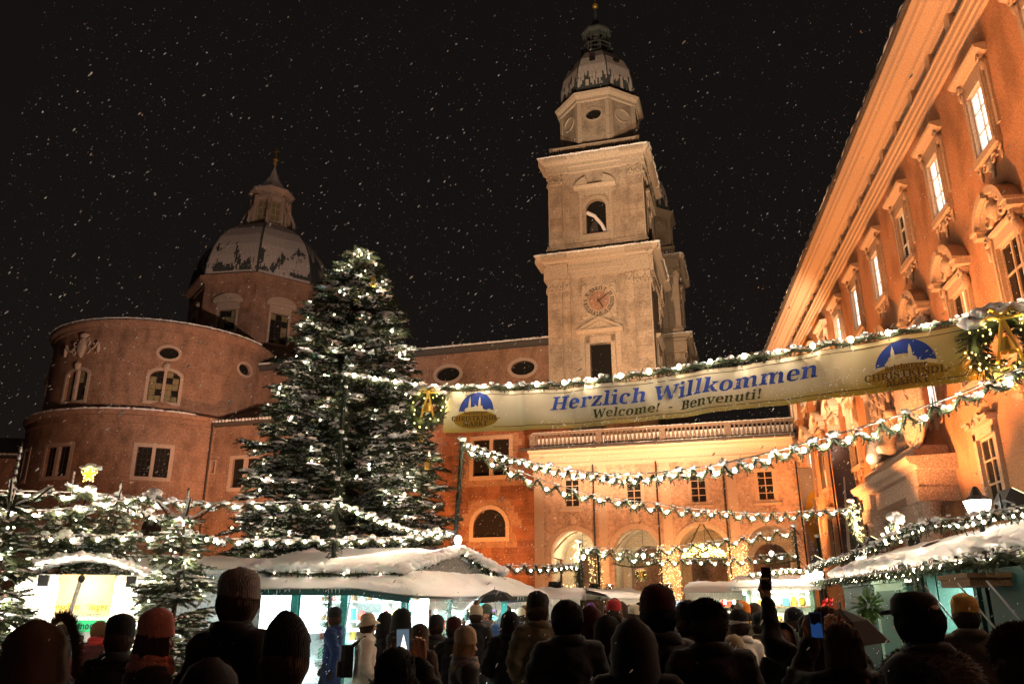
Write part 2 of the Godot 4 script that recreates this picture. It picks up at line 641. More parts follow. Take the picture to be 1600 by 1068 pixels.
func sash(b: B, x0: float, x1: float, y0: float, y1: float, cols: int, rows_: Array, z: float, w := 0.06) -> void:
	# frame and glazing bars; rows_ holds fractions of the height
	b.mbox(x0, x0 + w, y0, y1, z - 0.03, z + 0.04)
	b.mbox(x1 - w, x1, y0, y1, z - 0.03, z + 0.04)
	b.mbox(x0 + w, x1 - w, y0, y0 + w, z - 0.03, z + 0.04)
	b.mbox(x0 + w, x1 - w, y1 - w, y1, z - 0.03, z + 0.04)
	for k in range(1, cols):
		var x := lerpf(x0, x1, float(k) / cols)
		b.mbox(x - w * 0.5, x + w * 0.5, y0 + w, y1 - w, z - 0.02, z + 0.045)
	for f in rows_:
		var y := lerpf(y0, y1, f)
		b.mbox(x0 + w, x1 - w, y - w * 0.4, y + w * 0.4, z - 0.02, z + 0.035)

func panes(parent: Node3D, x0: float, x1: float, y0: float, y1: float, cols: int, rows_: Array, z: float, mats: Array, map: Callable = flat) -> void:
	var ys := [0.0] + rows_ + [1.0]
	for k in cols:
		for r in ys.size() - 1:
			var b := nb()
			b.m = map
			b.mbox(lerpf(x0, x1, float(k) / cols), lerpf(x0, x1, float(k + 1) / cols), lerpf(y0, y1, ys[r]), lerpf(y0, y1, ys[r + 1]), z - 0.012, z)
			obj("window_pane", b, mats[rng.randi() % mats.size()], parent)

func palace_window(kind: String) -> Node3D:
	var w := Node3D.new()
	w.name = "window"
	var t := nb()
	var o := nb()
	var ap := nb()
	if kind == "top":
		t.m = flat
		for s in [-1, 1]:
			t.mbox(minf(s * 0.56, s * 0.82), maxf(s * 0.56, s * 0.82), 14.95, 17.35, 0.0, 0.13)
			t.mbox(minf(s * 0.62, s * 0.76), maxf(s * 0.62, s * 0.76), 14.95, 17.35, 0.13, 0.18)
			t.mbox(minf(s * 0.82, s * 0.98), maxf(s * 0.82, s * 0.98), 15.3, 17.5, 0.0, 0.07)
			scroll(o, Vector3(s * 0.86, 17.62, 0.16), 0.13, PI / 2, s * 1.1, 0.05)
			o.blob(Vector3(s * 0.88, 17.4, 0.12), Vector3(0.09, 0.2, 0.1), 0.2, 3, 8, 5)
			scroll(ap, Vector3(s * 0.3, 14.45, 0.06), 0.2, PI * (0.0 if s > 0 else 1.0), s * 1.2, 0.05)
			scroll(ap, Vector3(s * 0.72, 14.62, 0.06), 0.15, PI / 2, -s * 1.1, 0.045)
		t.mbox(-0.82, 0.82, 17.1, 17.35, 0.0, 0.13)
		t.mbox(-0.86, 0.86, 14.72, 14.95, 0.0, 0.2)
		t.mbox(-0.95, 0.95, 17.35, 17.55, 0.0, 0.1)
		t.run(PackedVector2Array([Vector2(0, 17.72), Vector2(0.14, 17.74), Vector2(0.2, 17.8), Vector2(0.34, 17.86), Vector2(0.38, 17.93), Vector2(0.38, 17.98), Vector2(0, 18.03)]), -1.12, 1.12)
		t.mbox(-0.7, 0.7, 17.55, 17.73, 0.0, 0.08)
		ap.blob(Vector3(0, 14.4, 0.08), Vector3(0.16, 0.26, 0.1), 0.2, 5, 9, 6)
		ap.blob(Vector3(0, 14.12, 0.05), Vector3(0.08, 0.14, 0.06), 0.2, 7, 7, 5)
		for s in [-0.75, 0.75]:
			ap.blob(Vector3(s, 14.42, 0.05), Vector3(0.07, 0.2, 0.06), 0.2, 2, 7, 5)
	elif kind == "mid":
		for s in [-1, 1]:
			t.mbox(minf(s * 0.7, s * 0.98), maxf(s * 0.7, s * 0.98), 8.7, 12.2, 0.0, 0.14)
			t.mbox(minf(s * 0.77, s * 0.9), maxf(s * 0.77, s * 0.9), 8.7, 12.2, 0.14, 0.2)
			# the broken, curved halves of the pediment
			var arc := PackedVector2Array()
			var arc2 := PackedVector2Array()
			for k in 9:
				var a := PI * (0.06 + 0.4 * k / 8.0)
				arc.append(Vector2(s * cos(a) * 1.12, 12.55 + sin(a) * 0.98))
				arc2.append(Vector2(s * cos(a) * 0.86, 12.55 + sin(a) * 0.74))
			arc2.reverse()
			var both := arc.duplicate()
			both.append_array(arc2)
			t.prism(both, 0.0, 0.36)
			for k in arc.size():
				arc[k] = Vector2(arc[k].x * 1.05, 12.55 + (arc[k].y - 12.55) * 1.06)
				arc2[k] = Vector2(arc2[k].x * 1.12, 12.55 + (arc2[k].y - 12.55) * 1.12)
			both = arc.duplicate()
			both.append_array(arc2)
			t.prism(both, 0.0, 0.5)
			t.box(Vector3(s * 1.1, 12.52, 0.24), Vector3(0.34, 0.16, 0.46))
			t.box(Vector3(s * 1.1, 12.66, 0.27), Vector3(0.42, 0.1, 0.54))
			scroll(o, Vector3(s * 0.5, 12.75, 0.2), 0.26, PI * 0.5, s * 1.3, 0.07)
			scroll(o, Vector3(s * 0.92, 12.25, 0.2), 0.2, PI * 0.5, s * 1.2, 0.07)
			scroll(o, Vector3(s * 0.35, 13.2, 0.2), 0.22, PI, -s * 1.2, 0.06)
			o.blob(Vector3(s * 0.98, 11.95, 0.16), Vector3(0.11, 0.26, 0.14), 0.25, 3, 8, 6)
			scroll(ap, Vector3(s * 0.55, 8.3, 0.08), 0.22, PI / 2, -s * 1.1, 0.05)
		t.mbox(-0.98, 0.98, 11.95, 12.25, 0.0, 0.14)
		t.run(PackedVector2Array([Vector2(0, 12.25), Vector2(0.24, 12.3), Vector2(0.26, 12.4), Vector2(0, 12.42)]), -1.05, 1.05)
		t.mbox(-1.05, 1.05, 8.55, 8.75, 0.0, 0.22)
		o.blob(Vector3(0, 12.95, 0.22), Vector3(0.24, 0.36, 0.2), 0.3, 4, 10, 8)
		o.blob(Vector3(0, 13.4, 0.2), Vector3(0.16, 0.2, 0.14), 0.3, 9, 8, 6)
		ap.blob(Vector3(0, 8.25, 0.08), Vector3(0.14, 0.24, 0.1), 0.3, 4, 8, 6)
	else:
		for s in [-1, 1]:
			t.mbox(minf(s * 0.66, s * 0.9), maxf(s * 0.66, s * 0.9), 4.5, 7.15, 0.0, 0.14)
			t.box(Vector3(s * 0.74, 7.36, 0.16), Vector3(0.42, 0.12, 0.32))
			t.box(Vector3(s * 0.8, 7.46, 0.19), Vector3(0.46, 0.08, 0.38))
		t.mbox(-0.9, 0.9, 6.92, 7.3, 0.0, 0.14)
		t.mbox(-0.95, 0.95, 4.36, 4.6, 0.0, 0.2)
		t.prism(PackedVector2Array([Vector2(-0.55, 7.3), Vector2(0.55, 7.3), Vector2(0.5, 7.55), Vector2(0.2, 7.6), Vector2(0, 7.72), Vector2(-0.2, 7.6), Vector2(-0.5, 7.55)]), 0.0, 0.26)
		for s in [-1, 1]:
			scroll(o, Vector3(s * 0.3, 7.45, 0.26), 0.13, 0.0, s * 1.2, 0.04)
	obj("surround", t, M.trim, w)
	obj("carving", o, M.trim, w)
	if not ap.v.is_empty():
		obj("apron", ap, M.trim, w)
	var q: Array = {"top": [0.56, 14.95, 17.1, [0.36, 0.69]], "mid": [0.7, 8.75, 11.95, [0.36, 0.7]], "low": [0.66, 4.6, 6.92, [0.37, 0.69]]}[kind]
	var f := nb()
	sash(f, -q[0], q[0], q[1], q[2], 2, q[3], -0.03, 0.075)
	obj("sash", f, M.trim if kind != "top" else M.white_paint, w)
	panes(w, -q[0], q[0], q[1], q[2], 2, q[3], -0.035, [M.glass_dark] if kind == "low" else [M.room_dim, M.glass_dark] if kind == "mid" else [M.room_bright])
	return w

func build_palace() -> void:
	var p := thing("palace_building", "long orange lit palace with carved windows, cornice and statue portal along the right", "palace", Vector3(20.9, 0, -57.0), deg_to_rad(-100))
	var holes := []
	var cols := []
	for k in range(-4, 10):
		var x := 36.45 - 4.13 * k
		cols.append(x)
		holes.append([x - 0.56, x + 0.56, 14.95, 17.1, ""])
		holes.append([x - 0.7, x + 0.7, 8.75, 11.95, ""])
		if not (x > 22 and x < 29.5):
			holes.append([x - 0.66, x + 0.66, 4.6, 6.92, ""])
	var w := nb()
	w.wall(-3.0, 64.0, 0.0, 19.6, holes, 0.3)
	w.box(Vector3(30.5, 9.8, -0.5), Vector3(66.8, 19.5, 0.36))
	w.box(Vector3(-2.85, 9.8, -5), Vector3(0.3, 19.5, 9.5))
	obj("wall", w, M.plaster, p)
	var tw := palace_window("top")
	var mw := palace_window("mid")
	var lw := palace_window("low")
	for x in cols:
		for t in [tw, mw, lw]:
			if t == lw and x > 22 and x < 29.5:
				continue
			var d: Node3D = t.duplicate()
			p.add_child(d, true)
			d.position.x = x
			if t != lw:
				var bright := rng.randf() < (0.95 if t == tw else 0.12)
				for c in d.get_children():
					if str(c.name).begins_with("window_pane"):
						var r := rng.randf()
						c.material_override = (M.room_bright if r < 0.76 else M.room_mid if r < 0.95 else M.room_dim) if bright else (M.room_dim if r < 0.35 and t == mw else M.glass_dark if t == mw or r > 0.5 else M.room_mid)
	for t in [tw, mw, lw]:
		t.free()
	# architrave, shadowed frieze with consoles, deep cornice, gutter
	var c := nb()
	c.run(PackedVector2Array([Vector2(0, 18.9), Vector2(0.12, 18.92), Vector2(0.14, 19.06), Vector2(0.22, 19.08), Vector2(0.24, 19.22), Vector2(0.32, 19.24), Vector2(0.36, 19.4), Vector2(0.42, 19.42), Vector2(0.42, 19.52), Vector2(0, 19.56)]), -3.0, 64.0)
	obj("architrave", c, M.trim, p)
	c = nb()
	c.run(PackedVector2Array([Vector2(0.02, 20.1), Vector2(0.3, 20.12), Vector2(0.36, 20.24), Vector2(0.5, 20.28), Vector2(0.56, 20.4), Vector2(1.0, 20.46), Vector2(1.06, 20.56), Vector2(1.14, 20.6), Vector2(1.2, 20.72), Vector2(1.32, 20.84), Vector2(1.32, 20.92), Vector2(0.02, 21.0)]), -3.4, 64.0)
	obj("cornice", c, M.trim, p)
	var fr := nb()
	fr.mbox(-3.0, 64.0, 19.5, 20.15, -0.3, 0.06)
	obj("frieze", fr, M.plaster, p)
	for k in range(0, 32):
		var b := nb()
		b.box(Vector3(-1.0 + k * 2.065, 19.84, 0.2), Vector3(0.42, 0.56, 0.3))
		obj("console", b, M.trim, p)
	var g := nb()
	var pts := []
	for k in 60:
		pts.append(Vector3(-3.4 + 67.4 * k / 59.0, 20.99, 1.38 + 0.02 * sin(k * 1.9)))
	g.tube(pts, 0.11, 6)
	g.quad(Vector3(-3.4, 21.0, 1.3), Vector3(64, 21.0, 1.3), Vector3(64, 25.0, -5.0), Vector3(-3.4, 25.0, -5.0))
	g.quad(Vector3(64, 20.6, -8), Vector3(-3.4, 20.6, -8), Vector3(-3.4, 25.0, -5.0), Vector3(64, 25.0, -5.0))
	obj("roof", g, M.roof_tin, p)
	var s := nb()
	for k in 64:
		s.blob(Vector3(-2.8 + k * 1.04, 21.1, 1.34), Vector3(0.62, 0.08 + 0.05 * absf(sin(k * 2.3)), 0.14), 0.3, k, 8, 5)
	obj("roof_snow", s, M.snow, p, true)
	# the portal: paired columns, entablature and the block that carries the statue
	var po := nb()
	for x in [21.6, 28.4]:
		po.box(Vector3(x, 1.0, 0.75), Vector3(1.5, 2.0, 1.5))
		po.box(Vector3(x, 5.55, 0.7), Vector3(1.5, 0.5, 1.4))
		po.box(Vector3(x, 6.1, 0.7), Vector3(1.3, 0.62, 1.25))
	po.run(PackedVector2Array([Vector2(0, 6.4), Vector2(1.35, 6.42), Vector2(1.4, 6.55), Vector2(1.6, 6.62), Vector2(1.7, 6.78), Vector2(1.7, 6.86), Vector2(0, 6.95)]), 20.6, 29.4)
	po.run(PackedVector2Array([Vector2(0, 5.75), Vector2(1.1, 5.75), Vector2(1.1, 6.4), Vector2(0, 6.4)]), 20.9, 29.1)
	po.mbox(22.6, 27.4, 0.0, 5.75, 0.0, 0.3)
	po.box(Vector3(25, 7.15, 0.6), Vector3(7.4, 0.45, 1.2))
	obj("portal", po, M.marble_trim, p)
	for x in [21.2, 22.0, 28.0, 28.8]:
		var k := nb()
		k.t.origin = Vector3(x, 0, 0.95)
		k.lathe([Vector2(0.36, 2.0), Vector2(0.38, 2.12), Vector2(0.3, 2.25), Vector2(0.31, 3.2), Vector2(0.27, 5.0), Vector2(0.33, 5.08), Vector2(0.3, 5.16), Vector2(0.4, 5.32)], 14)
		obj("column", k, M.marble_trim, p)
	var dr := nb()
	dr.mbox(23.4, 26.6, 0.0, 4.6, 0.3, 0.36)
	obj("door", dr, M.dark_wood, p)
	# the statue group: shaggy lion with a great oval shield
	var st := thing("statue_group", "weathered stone lion with shaggy mane holding an oval shield above the palace portal", "statue", p.transform * Vector3(0, 7.37, 0), p.rotation.y)
	st.position = p.transform * Vector3(25.6 - 25.6 * 1.35, 7.37, 0)
	st.scale = Vector3.ONE * 1.35
	var sh := nb()
	sh.t = Transform3D(Basis(Vector3(0, 0, 1), deg_to_rad(-14)), Vector3(28.0, 1.25, 0.75))
	sh.blob(Vector3.ZERO, Vector3(0.78, 1.2, 0.38), 0.05, 3, 18, 12)
	var rim := []
	for k in 25:
		rim.append(Vector3(cos(TAU * k / 24) * 0.86, sin(TAU * k / 24) * 1.28, 0.02))
	sh.tube(rim, 0.1, 6)
	for k in 9:
		scroll(sh, Vector3(cos(k * 2.4) * 0.4, sin(k * 2.4) * 0.7, 0.26), 0.16, k, 1.0, 0.05)
	obj("shield", sh, M.marble_trim, st)
	var li := nets([
		[Vector3(26.3, 0.9, 0.5), Vector3(24.6, 0.7, 0.4), 0.62, 0.5, 0], [Vector3(26.6, 1.3, 0.7), Vector3(26.9, 1.7, 0.8), 0.62, 0.55, 0], [Vector3(26.95, 1.95, 0.95), Vector3(27.05, 1.85, 1.25), 0.34, 0.2, 0],
		[Vector3(26.7, 0.9, 1.0), Vector3(27.0, 0.15, 1.25), 0.26, 0.16, 0], [Vector3(26.9, 0.1, 1.2), Vector3(27.0, 0.1, 1.5), 0.18, 0.14, 0], [Vector3(24.6, 0.5, 0.9), Vector3(25.1, 0.15, 1.25), 0.4, 0.2, 0],
		[Vector3(24.2, 0.7, 0.3), Vector3(23.4, 1.6, 0.4), 0.14, 0.1, 0], [Vector3(23.4, 1.6, 0.4), Vector3(23.7, 2.0, 0.5), 0.1, 0.2, 0], [Vector3(26.9, 1.1, 0.9), Vector3(27.5, 1.0, 1.25), 0.22, 0.16, 0]], 0.09, 0.12)
	put("lion_body", surfaces(li, [0]), M.marble_trim, st)
	var mane := nb()
	for k in 70:
		var a := k * 2.399
		var f := k / 70.0
		var d := Vector3(cos(a) * sqrt(1 - f * f * 0.6), 0.9 - 1.9 * f, absf(sin(a)) * 0.8 + 0.1)
		var q0 := Vector3(26.75, 1.65, 0.8) + d * 0.55
		mane.tube([q0, q0 + d * 0.16 + Vector3(0, -0.1, 0.04), q0 + d * 0.2 + Vector3(0, -0.34, 0.04), q0 + d * 0.1 + Vector3(0.05, -0.5, 0.0)], 0.1, 5, 0.03)
	obj("mane", mane, M.marble_trim, st)
	var tr := nb()
	for k in 12:
		tr.blob(Vector3(22.6 + fmod(k * 0.83, 2.4), 0.3 + 0.12 * (k % 5), 0.4 + 0.08 * (k % 3)), Vector3(0.32, 0.42, 0.3), 0.35, k, 9, 7)
	obj("trophies", tr, M.marble_trim, st)

func stone_window(parent: Node3D, map: Callable, h: Array, deep: float, frame: float, trim: Material, lights: int, cols: int, rows_: Array, glass: Array, kind := "window", sub := 3) -> Node3D:
	# surround, stone mullion, leads and panes in an opening
	var w := node(kind, parent)
	var b := nb()
	b.m = map
	var arched: bool = h[4] != ""
	if arched:
		b.mring(B.opening(h, frame), B.opening(h), -0.02, 0.1)
	else:
		b.mbox(h[0] - frame, h[0], h[2] - frame, h[3] + frame, -0.02, 0.1)
		b.mbox(h[1], h[1] + frame, h[2] - frame, h[3] + frame, -0.02, 0.1)
		b.mbox(h[0], h[1], h[3], h[3] + frame, -0.02, 0.1, sub)
		b.mbox(h[0], h[1], h[2] - frame, h[2], -0.02, 0.13, sub)
	obj("surround", b, trim, w)
	if lights > 1:
		var u := nb()
		u.m = map
		for k in range(1, lights):
			var x := lerpf(h[0], h[1], float(k) / lights)
			u.mbox(x - frame * 0.45, x + frame * 0.45, h[2], h[3], -deep, 0.06)
		obj("mullion", u, trim, w)
	if cols > 0:
		var l := nb()
		l.m = map
		for q in lights:
			var x0 := lerpf(h[0], h[1], float(q) / lights) + (frame * 0.45 if q > 0 else 0.0)
			var x1 := lerpf(h[0], h[1], float(q + 1) / lights) - (frame * 0.45 if q < lights - 1 else 0.0)
			sash(l, x0, x1, h[2], h[3], cols, rows_, -deep + 0.06, 0.045)
			panes(w, x0, x1, h[2], h[3], cols, rows_, -deep + 0.05, glass, map)
		obj("leads", l, M.lead, w)
	else:
		var g := nb()
		g.m = map
		g.mfan(B.opening(h), -deep + 0.03)
		obj("window_pane", g, glass[0], w)
	return w

func entab(prof: Array, half: float) -> Array:
	return prof.map(func(q): return Vector2(half + q.x, q.y))

func square_ring(b: B, prof: Array) -> void:
	# a moulding round a square tower; prof holds Vector2(half width, height)
	var p := []
	for q in prof:
		p.append(Vector2(q.x * sqrt(2.0), q.y))
	b.poly_lathe(p, 4, PI / 4)

func tower_stage(parent: Node3D, half: float, y0: float, y1: float, holes: Array, turn: float, blocks: bool) -> void:
	var xf := Basis(Vector3.UP, turn)
	var m := func(x: float, y: float, z: float) -> Vector3: return xf * Vector3(x, y, half + z)
	var w := nb()
	w.m = m
	w.wall(-half, half, y0, y1, holes, 0.6)
	obj("wall", w, M.stone, parent)
	# paired pilaster strips at each corner
	var p := nb()
	p.m = m
	for s in [-1.0, 1.0]:
		for q in [[half - 1.55, half + 0.0, 0.16], [half - 2.5, half - 1.75, 0.1]]:
			var a: float = s * q[0]
			var e: float = s * q[1]
			p.mbox(minf(a, e), maxf(a, e), y0, y1, 0.0, q[2])
	obj("pilaster", p, M.stone_trim, parent)
	if not blocks:
		return
	var y := y0 + 0.02
	var row := 0
	while y < y1 - 0.6:
		var hgt := 0.86
		var xx := -half + 2.52 + (0.0 if row % 2 else -0.8)
		while xx < half - 2.5:
			var x0 := maxf(xx, -half + 2.5) + 0.012
			var x1 := minf(xx + 1.6, half - 2.5) - 0.012
			xx += 1.6
			if x1 - x0 < 0.2: continue
			var hit := false
			for h in holes:
				if x1 > h[0] - 0.6 and x0 < h[1] + 0.6 and y + hgt > h[2] - 0.5 and y < h[3] + 0.5:
					hit = true
			if hit: continue
			var b := nb()
			b.m = m
			b.mbox(x0, x1, y + 0.012, minf(y + hgt, y1) - 0.012, 0.0, 0.03 + 0.02 * rng.randf())
			obj("stone_block", b, M["block%d" % (rng.randi() % 4)], parent)
		y += hgt
		row += 1

func capital(b: B, x: float, y: float, z: float, w: float) -> void:
	for s in [-1, 1]:
		scroll(b, Vector3(x + s * w * 0.36, y + 1.35, z + 0.18), 0.26, PI / 2, s * 1.2, 0.08)
		for k in 3:
			b.blob(Vector3(x + s * w * (0.1 + 0.14 * k), y + 0.35 + 0.28 * (k % 2), z + 0.14), Vector3(0.15, 0.34, 0.16), 0.25, k, 7, 5)
	b.box(Vector3(x, y + 1.72, z + 0.14), Vector3(w, 0.16, 0.5))
	b.box(Vector3(x, y + 0.02, z + 0.08), Vector3(w, 0.12, 0.34))

func build_tower(called: String, label: String, at: Vector3, full: bool) -> void:
	# lower shaft with clock, belfry stage, octagon, dome, lantern, spire
	var t := thing(called, label, "tower", at, deg_to_rad(-16.5))
	var h1 := 5.75
	var h2 := 5.55
	var door := [-1.18, 1.18, 24.6, 29.5, ""]
	var bell := [-1.2, 1.2, 42.9, 47.5, "arch"]
	for k in 4:
		tower_stage(t, h1, 0.0, 37.6, [door] if k < 2 else [], [0.0, PI / 2, PI, -PI / 2][k], false)
		tower_stage(t, h2, 40.7, 51.4, [bell], [0.0, PI / 2, PI, -PI / 2][k], false)
	if full:
		var mm := func(x: float, y: float, z: float) -> Vector3: return Vector3(x, y, h1 + z)
		var rows_ := [[26.2, 36.4, h1, [[-1.9, 1.9, 24.0, 33.0], [-2.3, 2.3, 32.5, 37.4]]], [42.0, 51.0, h2, [[-2.0, 2.0, 42.2, 51.0]]]]
		for q in rows_:
			var half: float = q[2]
			mm = func(x: float, y: float, z: float) -> Vector3: return Vector3(x, y, half + z)
			var y: float = q[0]
			var r := 0
			while y < q[1]:
				var xx := -half
				var wdt := 1.55
				var edges := [-half, -half + 1.55, -half + 1.75, -half + 2.5, -0.9 + 0.5 * (r % 2), 0.9 - 0.5 * (r % 2), half - 2.5, half - 1.75, half - 1.55, half]
				for k in edges.size() - 1:
					var x0: float = edges[k] + 0.012
					var x1: float = edges[k + 1] - 0.012
					if x1 - x0 < 0.3: continue
					var hit := false
					for e in q[3]:
						if x1 > e[0] and x0 < e[1] and y + 0.85 > e[2] and y < e[3]: hit = true
					if hit: continue
					var z := 0.16 if absf((x0 + x1) / 2) > half - 1.6 else 0.1 if absf((x0 + x1) / 2) > half - 2.5 else 0.0
					var b := nb()
					b.m = mm
					b.mbox(x0, x1, y + 0.012, y + 0.84, z, z + 0.025 + 0.02 * rng.randf())
					obj("stone_block", b, M["block%d" % (rng.randi() % 4)], t)
				y += 0.85
				r += 1
	var core := nb()
	core.box(Vector3(0, 26.5, 0), Vector3(9.6, 53, 9.6))
	obj("core", core, M.black_hole, t)
	# entablatures
	var e := nb()
	square_ring(e, [Vector2(h1 + 0.05, 37.55), Vector2(h1 + 0.3, 37.6), Vector2(h1 + 0.3, 38.3), Vector2(h1 + 0.42, 38.35), Vector2(h1 + 0.42, 38.9), Vector2(h1 + 0.3, 38.95), Vector2(h1 + 0.3, 39.4), Vector2(h1 + 0.55, 39.5), Vector2(h1 + 0.75, 39.7), Vector2(h1 + 1.15, 39.8), Vector2(h1 + 1.3, 40.1), Vector2(h1 + 1.34, 40.25), Vector2(h2 - 0.5, 40.75)])
	for s in [-1, 1]:
		for k in 4:
			e.t = Transform3D(Basis(Vector3.UP, k * PI / 2), Vector3.ZERO)
			e.box(Vector3(s * (h1 - 1.1), 38.45, h1 + 0.32), Vector3(2.5, 1.75, 0.5))
			e.box(Vector3(s * (h1 - 0.9), 39.95, h1 + 0.9), Vector3(3.0, 0.5, 1.2))
	obj("lower_cornice", e, M.stone_trim, t)
	e = nb()
	square_ring(e, [Vector2(h2 + 0.45, 40.6), Vector2(h2 + 0.45, 41.5), Vector2(h2 + 0.3, 41.6), Vector2(h2 + 0.3, 41.9), Vector2(h2, 42.0)])
	obj("plinth", e, M.stone, t)
	e = nb()
	square_ring(e, [Vector2(h2 + 0.02, 51.3), Vector2(h2 + 0.25, 51.35), Vector2(h2 + 0.25, 52.0), Vector2(h2 + 0.4, 52.1), Vector2(h2 + 0.4, 52.5), Vector2(h2 + 0.8, 52.7), Vector2(h2 + 1.1, 53.0), Vector2(h2 + 1.15, 53.25), Vector2(h2 - 0.2, 53.6), Vector2(0.1, 53.8)])
	for s in [-1, 1]:
		for k in 4:
			e.t = Transform3D(Basis(Vector3.UP, k * PI / 2), Vector3.ZERO)
			e.box(Vector3(s * (h2 - 1.1), 52.0, h2 + 0.25), Vector3(2.5, 1.2, 0.4))
			e.box(Vector3(s * (h2 - 0.95), 52.95, h2 + 0.75), Vector3(2.8, 0.42, 1.0))
	obj("upper_cornice", e, M.stone_trim, t)
	for k in 4:
		for s in [-1, 1]:
			var c := nb(k * PI / 2)
			capital(c, s * (h1 - 0.85), 36.1, h1 + 0.1, 1.75)
			capital(c, s * (h1 - 2.15), 36.1, h1 + 0.06, 0.95)
			obj("capital", c, M.stone_trim, t)
			c = nb(k * PI / 2)
			c.t = c.t * Transform3D(Basis.from_scale(Vector3(1, 0.8, 1)), Vector3(0, 50.0, 0))
			capital(c, s * (h2 - 0.85), 0.0, h2 + 0.1, 1.7)
			obj("capital", c, M.stone_trim, t)
	# door and belfry surrounds with pediments, on every side
	for k in 4:
		var d := nb(k * PI / 2)
		var tr := d.t
		d.m = func(x: float, y: float, z: float) -> Vector3: return Vector3(x, y, h1 + z)
		for s in [-1, 1]:
			d.mbox(minf(s * 1.18, s * 1.65), maxf(s * 1.18, s * 1.65), 24.6, 30.3, 0.0, 0.2)
			d.mbox(minf(s * 1.75, s * 2.3), maxf(s * 1.75, s * 2.3), 26.6, 30.6, 0.0, 0.12)
		d.mbox(-1.65, 1.65, 29.5, 30.3, 0.0, 0.2)
		d.t = tr * Transform3D(Basis(), Vector3(0, 0, h1))
		d.run(PackedVector2Array([Vector2(0, 30.6), Vector2(0.3, 30.65), Vector2(0.6, 30.95), Vector2(0.6, 31.1), Vector2(0, 31.15)]), -2.6, 2.6)
		d.prism(PackedVector2Array([Vector2(-2.0, 31.15), Vector2(2.0, 31.15), Vector2(0, 32.1)]), 0.0, 0.12)
		for s in [-1, 1]:
			d.prism(PackedVector2Array([Vector2(s * 2.6, 31.15), Vector2(s * 2.0, 31.17), Vector2(0, 32.1), Vector2(0, 32.55)]), 0.0, 0.55)
		obj("door_surround", d, M.stone_trim, t)
		d = nb(k * PI / 2)
		d.m = func(x: float, y: float, z: float) -> Vector3: return Vector3(x, y, h2 + z)
		d.mring(B.opening(bell, 0.42), B.opening(bell), -0.02, 0.16, false)
		for s in [-1, 1]:
			d.mbox(minf(s * 1.62, s * 1.95), maxf(s * 1.62, s * 1.95), 42.0, 48.6, 0.0, 0.1)
			d.mbox(minf(s * 1.25, s * 1.6), maxf(s * 1.25, s * 1.6), 47.7, 48.5, 0.1, 0.3)
		d.mbox(-1.7, 1.7, 42.3, 42.9, 0.0, 0.35)
		d.mbox(-2.0, 2.0, 48.1, 48.9, 0.0, 0.14)
		tr = d.t
		d.t = tr * Transform3D(Basis(), Vector3(0, 0, h2))
		d.run(PackedVector2Array([Vector2(0, 48.9), Vector2(0.3, 48.95), Vector2(0.55, 49.2), Vector2(0.55, 49.35), Vector2(0, 49.4)]), -2.5, 2.5)
		for s in [-1, 1]:
			var arc := PackedVector2Array([Vector2(s * 2.5, 49.4)])
			for q in 7:
				var a := PI * (0.1 + 0.26 * q / 6.0)
				arc.append(Vector2(s * cos(a) * 2.55, 49.0 + sin(a) * 1.6))
			arc.append(Vector2(s * 0.85, 49.75))
			arc.append(Vector2(s * 0.95, 49.4))
			d.prism(arc, 0.0, 0.5)
		obj("belfry_surround", d, M.stone_trim, t)
	if full:
		var lv := nb()
		for k in 9:
			lv.box(Vector3(-0.45 + 0.03 * k, 43.2 + k * 0.22, h2 - 0.5), Vector3(1.3 - 0.12 * k, 0.1, 0.3))
		obj("louvre", lv, M.roof_tin, t)
		var sn := nb()
		sn.tube([Vector3(-1.1, 46.0, h2 - 0.35), Vector3(-0.2, 45.4, h2 - 0.3), Vector3(0.6, 44.2, h2 - 0.3), Vector3(1.0, 43.2, h2 - 0.3)], 0.26, 7, 0.2)
		sn.tube([Vector3(-1.1, 43.1, h2 - 0.3), Vector3(1.15, 43.1, h2 - 0.3)], 0.2, 7)
		obj("drifted_snow", sn, M.snow, t)
		clock(t, Vector3(0, 34.5, h1))
	var sn2 := nb()
	for k in 40:
		sn2.blob(Vector3(-h1 - 1.2 + k * 0.36, 40.36 + 0.02 * sin(k * 1.7), h1 + 1.2), Vector3(0.3, 0.1 + 0.06 * absf(sin(k * 2.1)), 0.3), 0.3, k, 7, 5)
		sn2.blob(Vector3(-h2 - 1.0 + k * 0.33, 53.36 + 0.02 * sin(k * 1.7), h2 + 1.0), Vector3(0.3, 0.1 + 0.06 * absf(sin(k * 2.6)), 0.3), 0.3, k, 7, 5)
		sn2.blob(Vector3(h1 + 1.2, 40.36 + 0.02 * sin(k * 1.7), -h1 - 1.2 + k * 0.36), Vector3(0.3, 0.1 + 0.06 * absf(sin(k * 1.3)), 0.3), 0.3, k, 7, 5)
		sn2.blob(Vector3(h2 + 1.0, 53.36 + 0.02 * sin(k * 1.7), -h2 - 1.0 + k * 0.33), Vector3(0.3, 0.1 + 0.06 * absf(sin(k * 1.6)), 0.3), 0.3, k, 7, 5)
	obj("ledge_snow", sn2, M.snow, t, true)
	# balustrade
	for k in 4:
		var b := nb(k * PI / 2)
		for q in 34:
			b.t = Transform3D(Basis(Vector3.UP, k * PI / 2), Vector3.ZERO) * Transform3D(Basis(), Vector3(-5.0 + q * 0.303, 0, 5.3))
			b.lathe([Vector2(0.05, 54.0), Vector2(0.1, 54.3), Vector2(0.05, 54.7), Vector2(0.08, 55.0)], 6)
		b.t = Transform3D(Basis(Vector3.UP, k * PI / 2), Vector3.ZERO)
		b.box(Vector3(0, 55.1, 5.3), Vector3(10.9, 0.22, 0.34))
		b.box(Vector3(0, 53.85, 5.3), Vector3(10.9, 0.3, 0.4))
